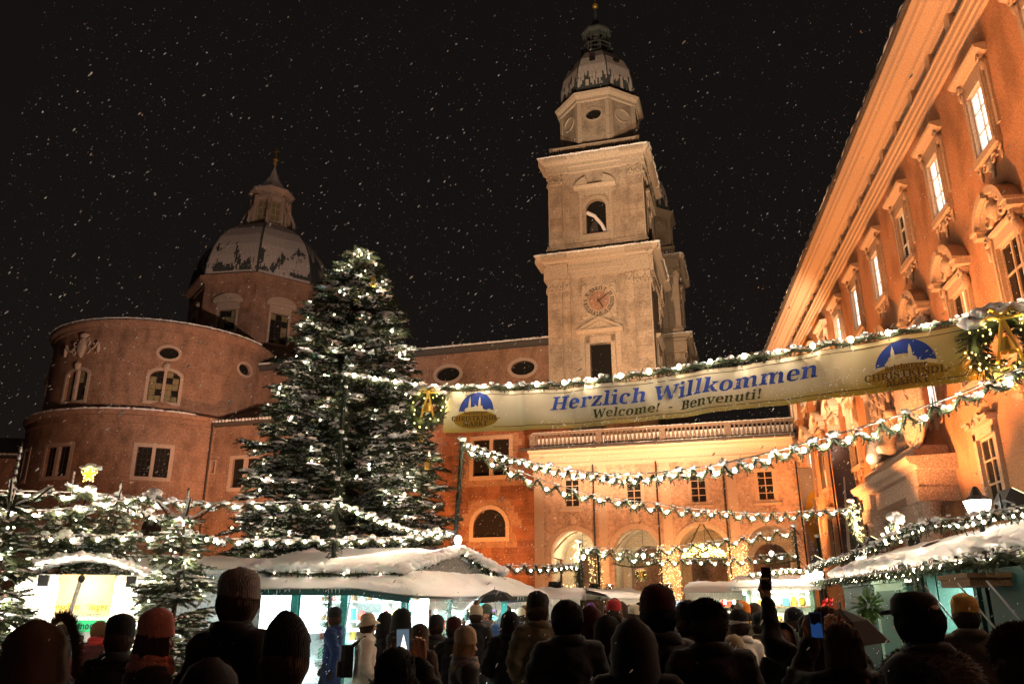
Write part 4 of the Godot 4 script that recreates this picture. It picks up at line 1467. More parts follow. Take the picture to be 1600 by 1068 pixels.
func build_arcade() -> void:
	var t := thing("arcade_building", "orange lit four bay arcade with snowy balustrade, small windows and tall round arches", "arcade", Vector3(21.5, 0, -58.0), deg_to_rad(-16.5))
	var cx := [-17.5, -12.65, -7.8, -2.95]
	var hs := []
	for x in cx:
		hs.append([x - 0.58, x + 0.58, 9.2, 11.35, ""])
		hs.append([x - 1.75, x + 1.75, 0.0, 7.4, "arch"])
	var b := nb()
	b.wall(-20.6, 0.6, 0.0, 12.4, hs, 0.9)
	obj("wall", b, M.arcade_wall, t)
	for k in 4:
		var h: Array = hs[k * 2]
		var w := node("window", t)
		var f := nb()
		f.mring(PackedVector2Array([Vector2(h[0] - 0.2, 9.0), Vector2(h[1] + 0.2, 9.0), Vector2(h[1] + 0.2, 11.55), Vector2(h[0] - 0.2, 11.55)]), PackedVector2Array([Vector2(h[0], 9.2), Vector2(h[1], 9.2), Vector2(h[1], 11.35), Vector2(h[0], 11.35)]), 0.0, 0.06)
		f.mbox(h[0] - 0.4, h[1] + 0.4, 8.86, 9.0, 0.0, 0.2)
		obj("surround", f, M.trim, w)
		f = nb()
		sash(f, h[0], h[1], 9.2, 11.35, 2, [0.25, 0.5, 0.76], -0.12, 0.07)
		obj("sash", f, M.trim, w)
		panes(w, h[0], h[1], 9.2, 11.35, 2, [0.25, 0.5, 0.76], -0.13, [M.glass_dark])
		var o := nb()
		var x: float = cx[k]
		for s in [-1, 1]:
			scroll(o, Vector3(x + s * 0.45, 8.4, 0.06), 0.3, PI / 2, s * 1.2, 0.08)
			scroll(o, Vector3(x + s * 0.3, 7.9, 0.06), 0.25, PI / 2, -s * 1.2, 0.07)
		o.blob(Vector3(x, 8.2, 0.08), Vector3(0.3, 0.45, 0.16), 0.2, k, 10, 7)
		o.box(Vector3(x, 7.58, 0.1), Vector3(0.5, 0.4, 0.3))
		obj("cartouche", o, M.trim, t)
		o = nb()
		o.mring(B.opening(hs[k * 2 + 1], 0.38), B.opening(hs[k * 2 + 1]), 0.0, 0.1, false)
		o.mbox(x - 2.2, x - 1.7, 5.3, 5.6, 0.0, 0.16)
		o.mbox(x + 1.7, x + 2.2, 5.3, 5.6, 0.0, 0.16)
		obj("archivolt", o, M.trim, t)
	var p := nb()
	for x in [-20.2, -15.1, -10.22, -5.37, 0.1]:
		p.mbox(x - 0.36, x + 0.36, 0.0, 12.3, 0.0, 0.1)
		p.mbox(x - 0.42, x + 0.42, 0.0, 1.2, 0.0, 0.18)
		p.mbox(x - 0.44, x + 0.44, 11.7, 12.0, 0.0, 0.18)
	obj("pilaster", p, M.trim, t)
	for x in [-15.75, -10.86, -5.9]:
		p = nb()
		p.tube([Vector3(x, 12.4, 0.3), Vector3(x, 0.6, 0.3)], 0.07, 8)
		obj("downpipe", p, M.lead, t)
	p = nb()
	p.run(PackedVector2Array([Vector2(-0.3, 12.3), Vector2(0.16, 12.3), Vector2(0.18, 12.6), Vector2(0.1, 12.65), Vector2(0.1, 13.1), Vector2(0.3, 13.2), Vector2(0.36, 13.4), Vector2(0.75, 13.5), Vector2(0.85, 13.7), Vector2(0.85, 13.8), Vector2(-0.3, 13.85)]), -20.9, 0.9)
	obj("cornice", p, M.trim, t)
	p = nb()
	p.tube([Vector3(-21.5, 13.72, 1.0), Vector3(-10, 13.7, 1.0), Vector3(0.9, 13.72, 1.0)], 0.12, 6)
	for x in [-15.5, -10.7, -5.6]:
		p.box(Vector3(x, 13.75, 1.0), Vector3(0.3, 0.3, 0.34))
	obj("gutter", p, M.lead, t)
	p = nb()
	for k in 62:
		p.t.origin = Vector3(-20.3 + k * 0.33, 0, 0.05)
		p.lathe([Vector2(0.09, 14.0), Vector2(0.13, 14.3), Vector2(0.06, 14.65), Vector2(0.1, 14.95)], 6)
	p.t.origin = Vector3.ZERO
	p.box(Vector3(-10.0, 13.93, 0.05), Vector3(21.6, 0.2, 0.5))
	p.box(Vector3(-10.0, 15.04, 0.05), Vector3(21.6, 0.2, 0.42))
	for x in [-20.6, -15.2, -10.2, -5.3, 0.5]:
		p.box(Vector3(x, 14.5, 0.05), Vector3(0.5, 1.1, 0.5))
	obj("balustrade", p, M.grimy_shaded_stone, t)
	p = nb()
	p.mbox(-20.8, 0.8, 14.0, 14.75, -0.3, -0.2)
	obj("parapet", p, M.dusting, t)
	p = nb()
	for k in 60:
		p.blob(Vector3(-20.4 + k * 0.355, 15.16, 0.05), Vector3(0.28, 0.07, 0.2), 0.3, k, 7, 5)
		p.blob(Vector3(-20.4 + k * 0.355, 13.86, 0.7), Vector3(0.26, 0.07, 0.22), 0.3, k, 7, 5)
	obj("balustrade_snow", p, M.snow, t, true)
	# the vaulted passage
	var v := nb()
	for k in 4:
		var x: float = cx[k]
		var rows := []
		for r in 2:
			var row := []
			for q in 17:
				var a := PI * q / 16.0
				row.append(Vector3(x + cos(a) * 2.1, 5.55 + sin(a) * 2.15, -0.95 - r * 5.6))
			rows.append(row)
		v.grid(rows)
		var back := [[x - 1.4, x + 1.4, 0.0, 6.6, "arch"]]
		v.t.origin = Vector3(0, 0, -6.5)
		v.wall(x - 2.42, x + 2.42, 0.0, 8.0, back, 0.8)
		v.mring(B.opening(back[0], 0.3), B.opening(back[0]), 0.0, 0.08, false)
		v.t.origin = Vector3.ZERO
		if k in [0, 1]:
			for s in [-1, 1]:
				var rib := []
				for q in 9:
					rib.append(Vector3(x + s * (2.05 - 2.0 * q / 8.0), 5.6 + 2.05 * sin(PI / 2 * q / 8.0), -1.1 - 2.6 * q / 8.0))
				v.tube(rib, 0.08, 5)
	for x in [-20.4, -15.07, -10.22, -5.37, 0.4]:
		v.box(Vector3(x, 2.8, -3.7), Vector3(0.62, 5.6, 5.55))
	obj("vault", v, M.vault, t)
	v = nb()
	v.box(Vector3(-10, 10.8, -3.9), Vector3(21, 4.0, 5.4))
	v.box(Vector3(-10, 14.0, -3.9), Vector3(21, 0.3, 7.4))
	obj("upper_storey", v, M.arcade_wall, t)
	for k in 4:
		var l := node("hanging_lantern", t, Vector3(cx[k], 5.6, -3.6))
		var g := nb()
		g.lathe([Vector2(0.05, -0.2), Vector2(0.16, -0.08), Vector2(0.18, 0.1), Vector2(0.08, 0.22)], 8)
		obj("lantern_glass", g, M.lantern_glow, l)
		g = nb()
		g.bar(Vector3(0, 0.22, 0), Vector3(0, 2.0, 0), 0.03)
		obj("chain", g, M.dark_metal, l)
		lamp(Vector3(0, 0, 0), Color(1.0, 0.8, 0.5) if k < 2 else SODIUM, [10.0, 3.2, 2.6, 2.4][k], l, 0.15)
	# the court behind the arches
	var c := thing("courtyard_building", "plain orange building with small window and round doorways seen through the arcade arches", "building", t.transform * Vector3(0, 0, -13.5), t.rotation.y)
	var ch := [[-4.9, -4.0, 7.2, 8.6, ""], [-5.8, -3.9, 0.0, 4.2, "arch"], [-9.6, -8.0, 0.0, 4.0, "arch"], [-0.8, 0.6, 0.0, 3.6, "arch"]]
	b = nb()
	b.wall(-19.6, 0.4, 0.0, 12.0, ch, 0.4)
	obj("wall", b, M.arcade_wall, c)
	for h in ch:
		if h[4] == "":
			stone_window(c, flat, h, 0.3, 0.15, M.trim, 1, 2, [0.5], [M.glass_dark])
		else:
			b = nb()
			b.mring(B.opening(h, 0.25), B.opening(h), 0.0, 0.1, false)
			obj("door_surround", b, M.trim, c)
			b = nb()
			b.mfan(B.opening(h), -0.35)
			obj("door", b, M.dark_wood, c)

func build_ground() -> void:
	var g := nb()
	g.box(Vector3(0, -0.25, -100), Vector3(900, 0.5, 900))
	var o := obj("ground", g, M.slush, self)
	o.set_meta("kind", "structure")

var sprig_big: ArrayMesh
var sprig_small: ArrayMesh
var lump: ArrayMesh
var lump_long: ArrayMesh
var bulb_mesh: ArrayMesh
var dot_mesh: ArrayMesh

func make_bits() -> void:
	for q in [[0.62, 26, 0.05], [0.3, 34, 0.014]]:
		var b := nb()
		var len_: float = q[0]
		b.tube([Vector3.ZERO, Vector3(0, 0.02, len_ * 0.5), Vector3(0, 0.0, len_)], len_ * 0.02, 3, len_ * 0.006)
		for k in q[1]:
			var f = float(k) / q[1]
			var s := -1.0 if k % 2 else 1.0
			var p := Vector3(0, 0.01, len_ * (0.05 + 0.93 * f))
			var side: float = len_ * (0.36 * (1.0 - 0.75 * f) if len_ > 0.5 else 0.13) * (0.8 + 0.4 * rng.randf())
			var tip := p + Vector3(s * side, (rng.randf() - 0.55) * side * 0.8, side * 0.75)
			var w: float = q[2]
			b.tri(p + Vector3(0, 0, -w), p + Vector3(0, 0, w), tip)
			if k % 3 == 0:
				b.tri(p + Vector3(-w, 0, 0), p + Vector3(w, 0, 0), p + Vector3(s * side * 0.2, side * 0.7, side * 0.7))
		if len_ > 0.5: sprig_big = b.mesh()
		else: sprig_small = b.mesh()
	var l := nb()
	for k in 5:
		var a := k * 2.4 + 0.4
		l.blob(Vector3(cos(a) * 0.42, -0.1 + 0.22 * sin(k * 1.9), sin(a) * 0.42) * (0.0 if k == 0 else 1.0), Vector3(0.72, 0.62, 0.7) * (1.0 if k == 0 else 0.78 + 0.1 * sin(k * 2.7)), 0.2, k + 2, 8, 6)
	lump = l.mesh()
	l = nb()
	l.blob(Vector3(0, 0, 0), Vector3(0.5, 0.42, 1.0), 0.2, 8, 8, 6)
	lump_long = l.mesh()
	l = nb()
	l.blob(Vector3.ZERO, Vector3(1, 1.2, 1), 0, 0, 8, 6)
	bulb_mesh = l.mesh()
	l = nb()
	l.blob(Vector3.ZERO, Vector3(1, 1, 1), 0, 0, 5, 3)
	dot_mesh = l.mesh()

func at_rows(table: Array, x: float) -> float:
	for k in table.size() - 1:
		if x <= table[k + 1][0]:
			var f: float = clampf((x - table[k][0]) / (table[k + 1][0] - table[k][0]), 0, 1)
			return lerpf(table[k][1], table[k + 1][1], f)
	return table[-1][1]

func aim(at: Vector3, dir: Vector3, s: float, roll := 0.0) -> Transform3D:
	var z := dir.normalized()
	var x := Vector3.UP.cross(z)
	if x.length() < 0.01: x = Vector3.RIGHT
	x = x.normalized()
	var y := z.cross(x)
	return Transform3D(Basis(x * s, y * s, z * s).rotated(z, roll), at)

func build_big_tree() -> void:
	var t := thing("christmas_tree", "towering snowy fir full of small white lights and golden bells behind the central stall", "fir tree", Vector3(-7.6, 0, -36.0))
	var prof := [[1.4, 4.5], [2.5, 4.6], [5.5, 4.55], [7.5, 4.25], [9.3, 3.85], [11.2, 3.3], [13.2, 2.7], [15.0, 2.15], [16.3, 1.65], [17.4, 1.0], [18.0, 0.5], [18.4, 0.2]]
	var tr := nb()
	tr.tube([Vector3(0, 0, 0), Vector3(0.05, 6, 0), Vector3(-0.1, 12, 0), Vector3(-0.15, 18.2, 0)], 0.32, 10, 0.04)
	obj("trunk", tr, M.bark, t)
	var limbs := nb()
	var needles := []
	var snow := []
	var tips := []
	var y := 1.5
	while y < 18.2:
		var r := at_rows(prof, y)
		var count := int(clampf(7 + r * 2.2, 6, 17))
		var a0 := rng.randf() * TAU
		for k in count:
			var a := a0 + TAU * k / count + rng.randf_range(-0.2, 0.2)
			var len_ := r * rng.randf_range(0.78, 1.04)
			if rng.randf() < 0.1: len_ *= 1.1
			var out := Vector3(sin(a), 0, cos(a))
			var side := Vector3(cos(a), 0, -sin(a))
			var y1 := y + rng.randf_range(-0.34, 0.34)
			var droop := rng.randf_range(0.12, 0.42)
			var place := func(f: float) -> Vector3: return out * len_ * f + Vector3.UP * (y1 + 0.25 * f * len_ * 0.2 - droop * len_ * f * f + 0.12 * len_ * pow(f, 4))
			limbs.tube([place.call(0.0), place.call(0.5), place.call(1.0)], 0.05, 3, 0.01)
			var n := int(4 + len_ * 5.6)
			for q in n:
				var f := 0.28 + 0.74 * (q + rng.randf()) / n
				var p: Vector3 = place.call(f)
				var s := 1.0 if q % 2 else -1.0
				var d: Vector3 = (out * 0.8 + side * s * rng.randf_range(0.2, 1.0) + Vector3.UP * rng.randf_range(-0.45, 0.12)).normalized()
				needles.append(aim(p, d, rng.randf_range(0.75, 1.25), rng.randf_range(-0.5, 0.5)))
				if rng.randf() < 0.95 and f > 0.36:
					var w := rng.randf_range(0.045, 0.125)
					snow.append(Transform3D(Basis(Vector3.UP, rng.randf() * TAU) * Basis.from_scale(Vector3(w * 1.7, w * 0.7, w * 1.9)), p + d * 0.22 + Vector3.UP * 0.05))
			needles.append(aim(place.call(0.98), out + Vector3.UP * -0.1, 0.9))
			tips.append([place.call(rng.randf_range(0.82, 1.0)), out])
			if rng.randf() < 0.22:
				# a loaded bough
				var f := rng.randf_range(0.6, 0.93)
				for q in 3:
					var w := rng.randf_range(0.14, 0.34)
					snow.append(Transform3D(Basis(Vector3.UP, a) * Basis.from_scale(Vector3(w * 1.2, w * 0.5, w * 1.5)), (place.call(f + 0.06 * q) as Vector3) + Vector3.UP * 0.08 + side * rng.randf_range(-0.2, 0.2)))
		y += 0.27 if y < 15 else 0.22
	for k in 30:
		var q := rng.randf()
		needles.append(aim(Vector3(-0.15, 17.2 + q * 1.2, 0), Vector3(rng.randf_range(-1, 1), 0.7, rng.randf_range(-1, 1)), 0.7))
		if k % 3 == 0:
			snow.append(Transform3D(Basis.from_scale(Vector3(0.16, 0.1, 0.16)), Vector3(-0.15 + rng.randf_range(-0.3, 0.3), 17.4 + q, rng.randf_range(-0.3, 0.3))))
	obj("limbs", limbs, M.bark, t, true)
	scatter("crown", sprig_big, M.needles, t, needles)
	scatter("bough_snow", lump, M.snow, t, snow)
	# lights: those that face the square are the ones the eye can count
	var made := 0
	var lit := 0
	for k in 2000:
		var q: Array = tips[rng.randi() % tips.size()]
		if (q[1] as Vector3).z < -0.25: continue
		var at: Vector3 = q[0] + q[1] * 0.34 + Vector3(0, rng.randf_range(-0.1, 0.15), 0)
		put("light_bulb", bulb_mesh, M.tree_bulb, t, Transform3D(Basis.from_scale(Vector3.ONE * rng.randf_range(0.028, 0.05)), at))
		lamp(at, WHITE, 0.8, t, 0.04)
		if true:
			lit += 1
		made += 1
		if made >= 298: break
	for k in 16:
		var q: Array = tips[(k * 197 + 40) % tips.size()]
		if (q[1] as Vector3).z < -0.1: continue
		var at: Vector3 = q[0] + q[1] * 0.25 + Vector3(0, -0.35, 0)
		var b := nb()
		b.t.origin = at
		if k % 2:
			b.lathe([Vector2(0.2, -0.2), Vector2(0.15, -0.1), Vector2(0.12, 0.08), Vector2(0.05, 0.16), Vector2(0.01, 0.17)], 10)
		else:
			b.box(Vector3.ZERO, Vector3(0.2, 0.42, 0.2), 0.04)
			b.bar(Vector3(0, 0.2, 0), Vector3(0, 0.34, 0), 0.05)
		obj("ornament", b, M.ribbon, t)
	var w := nb()
	for q in [[Vector3(-1.5, 4.0, 4.6), Vector3(6.0, 5.6, 16.5)], [Vector3(-3, 9, 3.4), Vector3(2.6, 7.2, 4.6)], [Vector3(-1, 13.6, 2.9), Vector3(1.6, 12.9, 2.7)]]:
		w.tube([q[0], (q[0] + q[1]) / 2 + Vector3(0, -0.1, 0), q[1]], 0.012, 4)
	obj("stay_wire", w, M.cable, t)

func fir(label: String, at: Vector3, h: float, r: float, leader: float, lights: int, snowy := 1.0) -> void:
	var t := thing("small_fir_tree", label, "fir tree", at, 0, "snowy firs round the cash machine")
	var tr := nb()
	tr.tube([Vector3.ZERO, Vector3(0.02, h * 0.6, 0), Vector3(0, h, 0)], 0.05, 7, 0.008)
	obj("trunk", tr, M.bark, t)
	var limbs := nb()
	var needles := []
	var snow := []
	var tips := []
	var y := 0.3
	while y < h - leader - 0.05:
		var f0 := 1.0 - y / (h - leader * 0.5)
		var rr := r * pow(maxf(f0, 0.05), 0.75)
		var count := 7
		var a0 := rng.randf() * TAU
		for k in count:
			var a := a0 + TAU * k / count + rng.randf_range(-0.25, 0.25)
			var len_ := rr * rng.randf_range(0.7, 1.12)
			var y1 := y + rng.randf_range(-0.13, 0.13)
			var out := Vector3(sin(a), 0, cos(a))
			var side := Vector3(cos(a), 0, -sin(a))
			var rise := rng.randf_range(0.1, 0.4) * (1.3 - f0)
			var place := func(f: float) -> Vector3: return out * len_ * f + Vector3.UP * (y1 + (0.35 + rise) * len_ * f - 0.5 * len_ * f * f)
			limbs.tube([place.call(0.0), place.call(0.5), place.call(1.0)], 0.016, 4, 0.005)
			var n := int(3 + len_ * 13)
			for q in n:
				var f := 0.12 + 0.88 * (q + 0.5) / n
				var p: Vector3 = place.call(f)
				var s := 1.0 if q % 2 else -1.0
				var d := (out + side * s * (1.1 - 0.5 * f) + Vector3.UP * rng.randf_range(-0.2, 0.1)).normalized()
				var sc := rng.randf_range(0.7, 1.15) * (1.15 - 0.5 * f)
				needles.append(aim(p, (d + Vector3(0, rng.randf_range(-0.55, 0.25), 0)).normalized(), sc, rng.randf_range(-1.3, 1.3)))
				if rng.randf() < 0.8 * snowy:
					var w := rng.randf_range(0.014, 0.03)
					snow.append(aim(p + d * 0.15 * sc + Vector3.UP * 0.022, d, 1.0) * Transform3D(Basis.from_scale(Vector3(w * 1.1, w * 0.7, w * 3.4 * sc)), Vector3.ZERO))
			needles.append(aim(place.call(0.95), out, 0.8))
			tips.append(place.call(rng.randf_range(0.6, 1.0)))
			if rng.randf() < 0.16 * snowy:
				var w := rng.randf_range(0.05, 0.1)
				snow.append(Transform3D(Basis(Vector3.UP, a) * Basis.from_scale(Vector3(w * 1.1, w * 0.55, w * 1.8)), (place.call(0.7) as Vector3) + Vector3.UP * 0.05))
		y += 0.17
	# the bare leader with its top whorl
	for k in 26:
		needles.append(aim(Vector3(0, h - leader + leader * k / 26.0, 0), Vector3(sin(k * 2.4), 1.3, cos(k * 2.4)), 0.2))
	limbs.tube([Vector3(0, h - leader, 0), Vector3(0, h, 0)], 0.02, 5, 0.012)
	for k in 4:
		var a := k * PI / 2 + 0.5
		var o := Vector3(sin(a), 0, cos(a))
		var b0 := Vector3(0, h - leader, 0)
		limbs.tube([b0, b0 + o * 0.22 + Vector3.UP * 0.1, b0 + o * 0.38 + Vector3.UP * 0.27], 0.018, 5, 0.01)
		for q in 5:
			var p := b0 + o * (0.1 + 0.06 * q) + Vector3.UP * (0.06 + 0.045 * q)
			needles.append(aim(p, o + Vector3.UP * 0.6, 0.3))
			snow.append(aim(p + Vector3.UP * 0.02, o + Vector3.UP * 0.6, 1.0) * Transform3D(Basis.from_scale(Vector3(0.026, 0.02, 0.06)), Vector3.ZERO))
	for k in 9:
		snow.append(Transform3D(Basis.from_scale(Vector3(0.022, 0.05, 0.022)), Vector3(0.008, h - leader + leader * k / 9.0, 0.006)))
	obj("limbs", limbs, M.bark, t, true)
	scatter("crown", sprig_small, M.needles_pale, t, needles)
	scatter("bough_snow", lump, M.snow, t, snow)
	for k in lights:
		var p: Vector3 = tips[(k * 37 + 11) % tips.size()] + Vector3(0, -0.04, 0)
		put("light_bulb", bulb_mesh, M.tree_bulb, t, Transform3D(Basis.from_scale(Vector3.ONE * 0.014), p))
		if k % 2 == 0:
			lamp(p + Vector3(p.x, 0, p.z).normalized() * 0.12 + Vector3(0, 0.02, 0.05), Color(1.0, 0.9, 0.62), 0.12, t, 0.02)

func curve(pts: Array) -> Curve3D:
	var c := Curve3D.new()
	c.bake_interval = 0.05
	for k in pts.size():
		var tan_: Vector3 = (pts[mini(k + 1, pts.size() - 1)] - pts[maxi(k - 1, 0)]) / 6.0
		c.add_point(pts[k], -tan_, tan_)
	return c

func garland(label: String, pts: Array, spacing: float, droop: float, thick: float, bulb_r: float, energy: float, snow_r: float, group := "light garlands strung across the square", caps := 0.45) -> void:
	# a cable, a scalloped rope of evergreen tied under it, a bulb in each scallop, snow on everything
	thick *= 1.45
	var c := curve(pts)
	var total := c.get_baked_length()
	var t := thing("light_garland", label, "garland", Vector3.ZERO, 0, group)
	var path := []
	var n := int(total / 0.25) + 2
	for k in n + 1:
		path.append(c.sample_baked(total * k / n))
	var w := nb()
	w.tube(path, 0.012, 5)
	obj("cable", w, M.cable, t)
	var spans := maxi(1, int(round(total / spacing)))
	var rope := func(s: float) -> Vector3:
		var q := fmod(s * spans / total, 1.0)
		var own := droop * (0.75 + 0.5 * absf(sin(floorf(s * spans / total) * 12.9898)))
		return c.sample_baked(clampf(s, 0, total)) + Vector3.DOWN * (own * sin(PI * q) + 0.03)
	var needles := []
	var m := int(total / (thick * 0.30))
	var core := []
	for k in m:
		var s := total * k / m
		var p: Vector3 = rope.call(s)
		var d: Vector3 = ((rope.call(s + 0.04) as Vector3) - p)
		if d.length() < 0.001: d = Vector3.RIGHT
		d = d.normalized()
		core.append(p)
		for e in 3:
			var o := Vector3(rng.randf_range(-1, 1), rng.randf_range(-1.1, 0.6), rng.randf_range(-1, 1)).normalized()
			needles.append(aim(p, d * rng.randf_range(-0.6, 0.8) + o, thick * rng.randf_range(2.6, 5.0)))
	var g := nb()
	g.tube(core, thick * 0.28, 5)
	obj("evergreen_rope", g, M.needles, t)
	scatter("needles", sprig_small, M.needles, t, needles)
	for k in spans:
		var s := total * (k + 0.5) / spans
		var p: Vector3 = rope.call(s)
		var at := p + Vector3(rng.randf_range(-0.02, 0.02), bulb_r * 0.6 + droop * 0.1, 0.5 * thick + bulb_r)
		put("light_bulb", bulb_mesh, M.bulb, t, Transform3D(Basis.from_scale(Vector3.ONE * bulb_r * rng.randf_range(0.5, 0.85)), at))
		lamp(at, WHITE, energy * 2.2, t, bulb_r)
		if snow_r > 0:
			var dirx := (c.sample_baked(minf(s + 0.1, total)) - c.sample_baked(maxf(s - 0.1, 0))).normalized()
			# snow caught in the scallop glows round the bulb; here and there a cap sits where the rope is tied up
			var z := rng.randf_range(0.55, 1.0) * snow_r
			put("snow_clump", lump, M.snow, t, aim(p + dirx * rng.randf_range(-0.04, 0.04) + Vector3(rng.randf_range(-0.02, 0.02), thick * 0.1, -0.03), dirx, 1.0, rng.randf() * 6.0) * Transform3D(Basis.from_scale(Vector3(z * 0.55, z * 0.5, minf(z * 1.2, spacing * 0.42))), Vector3.ZERO))
			if rng.randf() < caps:
				var tie: Vector3 = c.sample_baked(total * k / spans)
				var z2 := snow_r * rng.randf_range(0.6, 1.25)
				put("snow_clump", lump, M.snow, t, Transform3D(Basis(Vector3.UP, rng.randf() * TAU) * Basis.from_scale(Vector3(z2, z2 * 0.72, z2 * 0.85)), tie + Vector3.UP * z2 * 0.2))
	if snow_r > 0:
		var fine := []
		for k in int(total / 0.035):
			var z := snow_r * rng.randf_range(0.18, 0.5)
			fine.append(Transform3D(Basis(Vector3.UP, rng.randf() * TAU) * Basis.from_scale(Vector3(z, z * 0.7, z * 1.3)), (rope.call(total * rng.randf()) as Vector3) + Vector3(rng.randf_range(-0.6, 0.6) * thick, thick * rng.randf_range(0.3, 0.9), rng.randf_range(-0.6, 0.6) * thick)))
		scatter("clinging_snow", lump, M.snow, t, fine)

func garland_pole(label: String, a: Vector3, b_: Vector3, thick: float, snowy: bool) -> void:
	var t := thing("garland_pole", label, "pole", Vector3(a.x, 0, a.z), 0, "poles wrapped in evergreen")
	var p := nb()
	p.tube([a - t.position, b_ - t.position], 0.05, 8)
	obj("post", p, M.dark_wood, t)
	var needles := []
	var snow := []
	var len_ := a.distance_to(b_)
	var m := int(len_ / 0.012)
	for k in m:
		var f := float(k) / m
		var q := a.lerp(b_, f) - t.position
		var an := k * 0.9
		var o := Vector3(sin(an), rng.randf_range(-0.7, 0.5), cos(an)).normalized()
		needles.append(aim(q + o * thick * 0.4, o + Vector3.UP * rng.randf_range(-0.8, 0.2), thick * rng.randf_range(3.6, 6.0)))
		if snowy and k % 13 == 0:
			var z := rng.randf_range(0.035, 0.1) * (1.3 if rng.randf() < 0.15 else 0.9)
			snow.append(Transform3D(Basis.from_scale(Vector3(z, z * 0.8, z)), q + Vector3(o.x, 0.1, o.z) * thick * 1.1))
	scatter("needles", sprig_small, M.needles, t, needles)
	if snow.size():
		scatter("pole_snow", lump, M.snow, t, snow)
	put("snow_cap", lump, M.snow, t, Transform3D(Basis.from_scale(Vector3(0.13, 0.1, 0.12)), b_ - t.position + Vector3.UP * 0.05))

func along(pts: Array, f: float) -> Vector3:
	var total := 0.0
	for k in pts.size() - 1: total += (pts[k] as Vector3).distance_to(pts[k + 1])
	var s := clampf(f, 0, 1) * total
	for k in pts.size() - 1:
		var d := (pts[k] as Vector3).distance_to(pts[k + 1])
		if s <= d or k == pts.size() - 2:
			return (pts[k] as Vector3).lerp(pts[k + 1], s / d)
		s -= d
	return pts[-1]

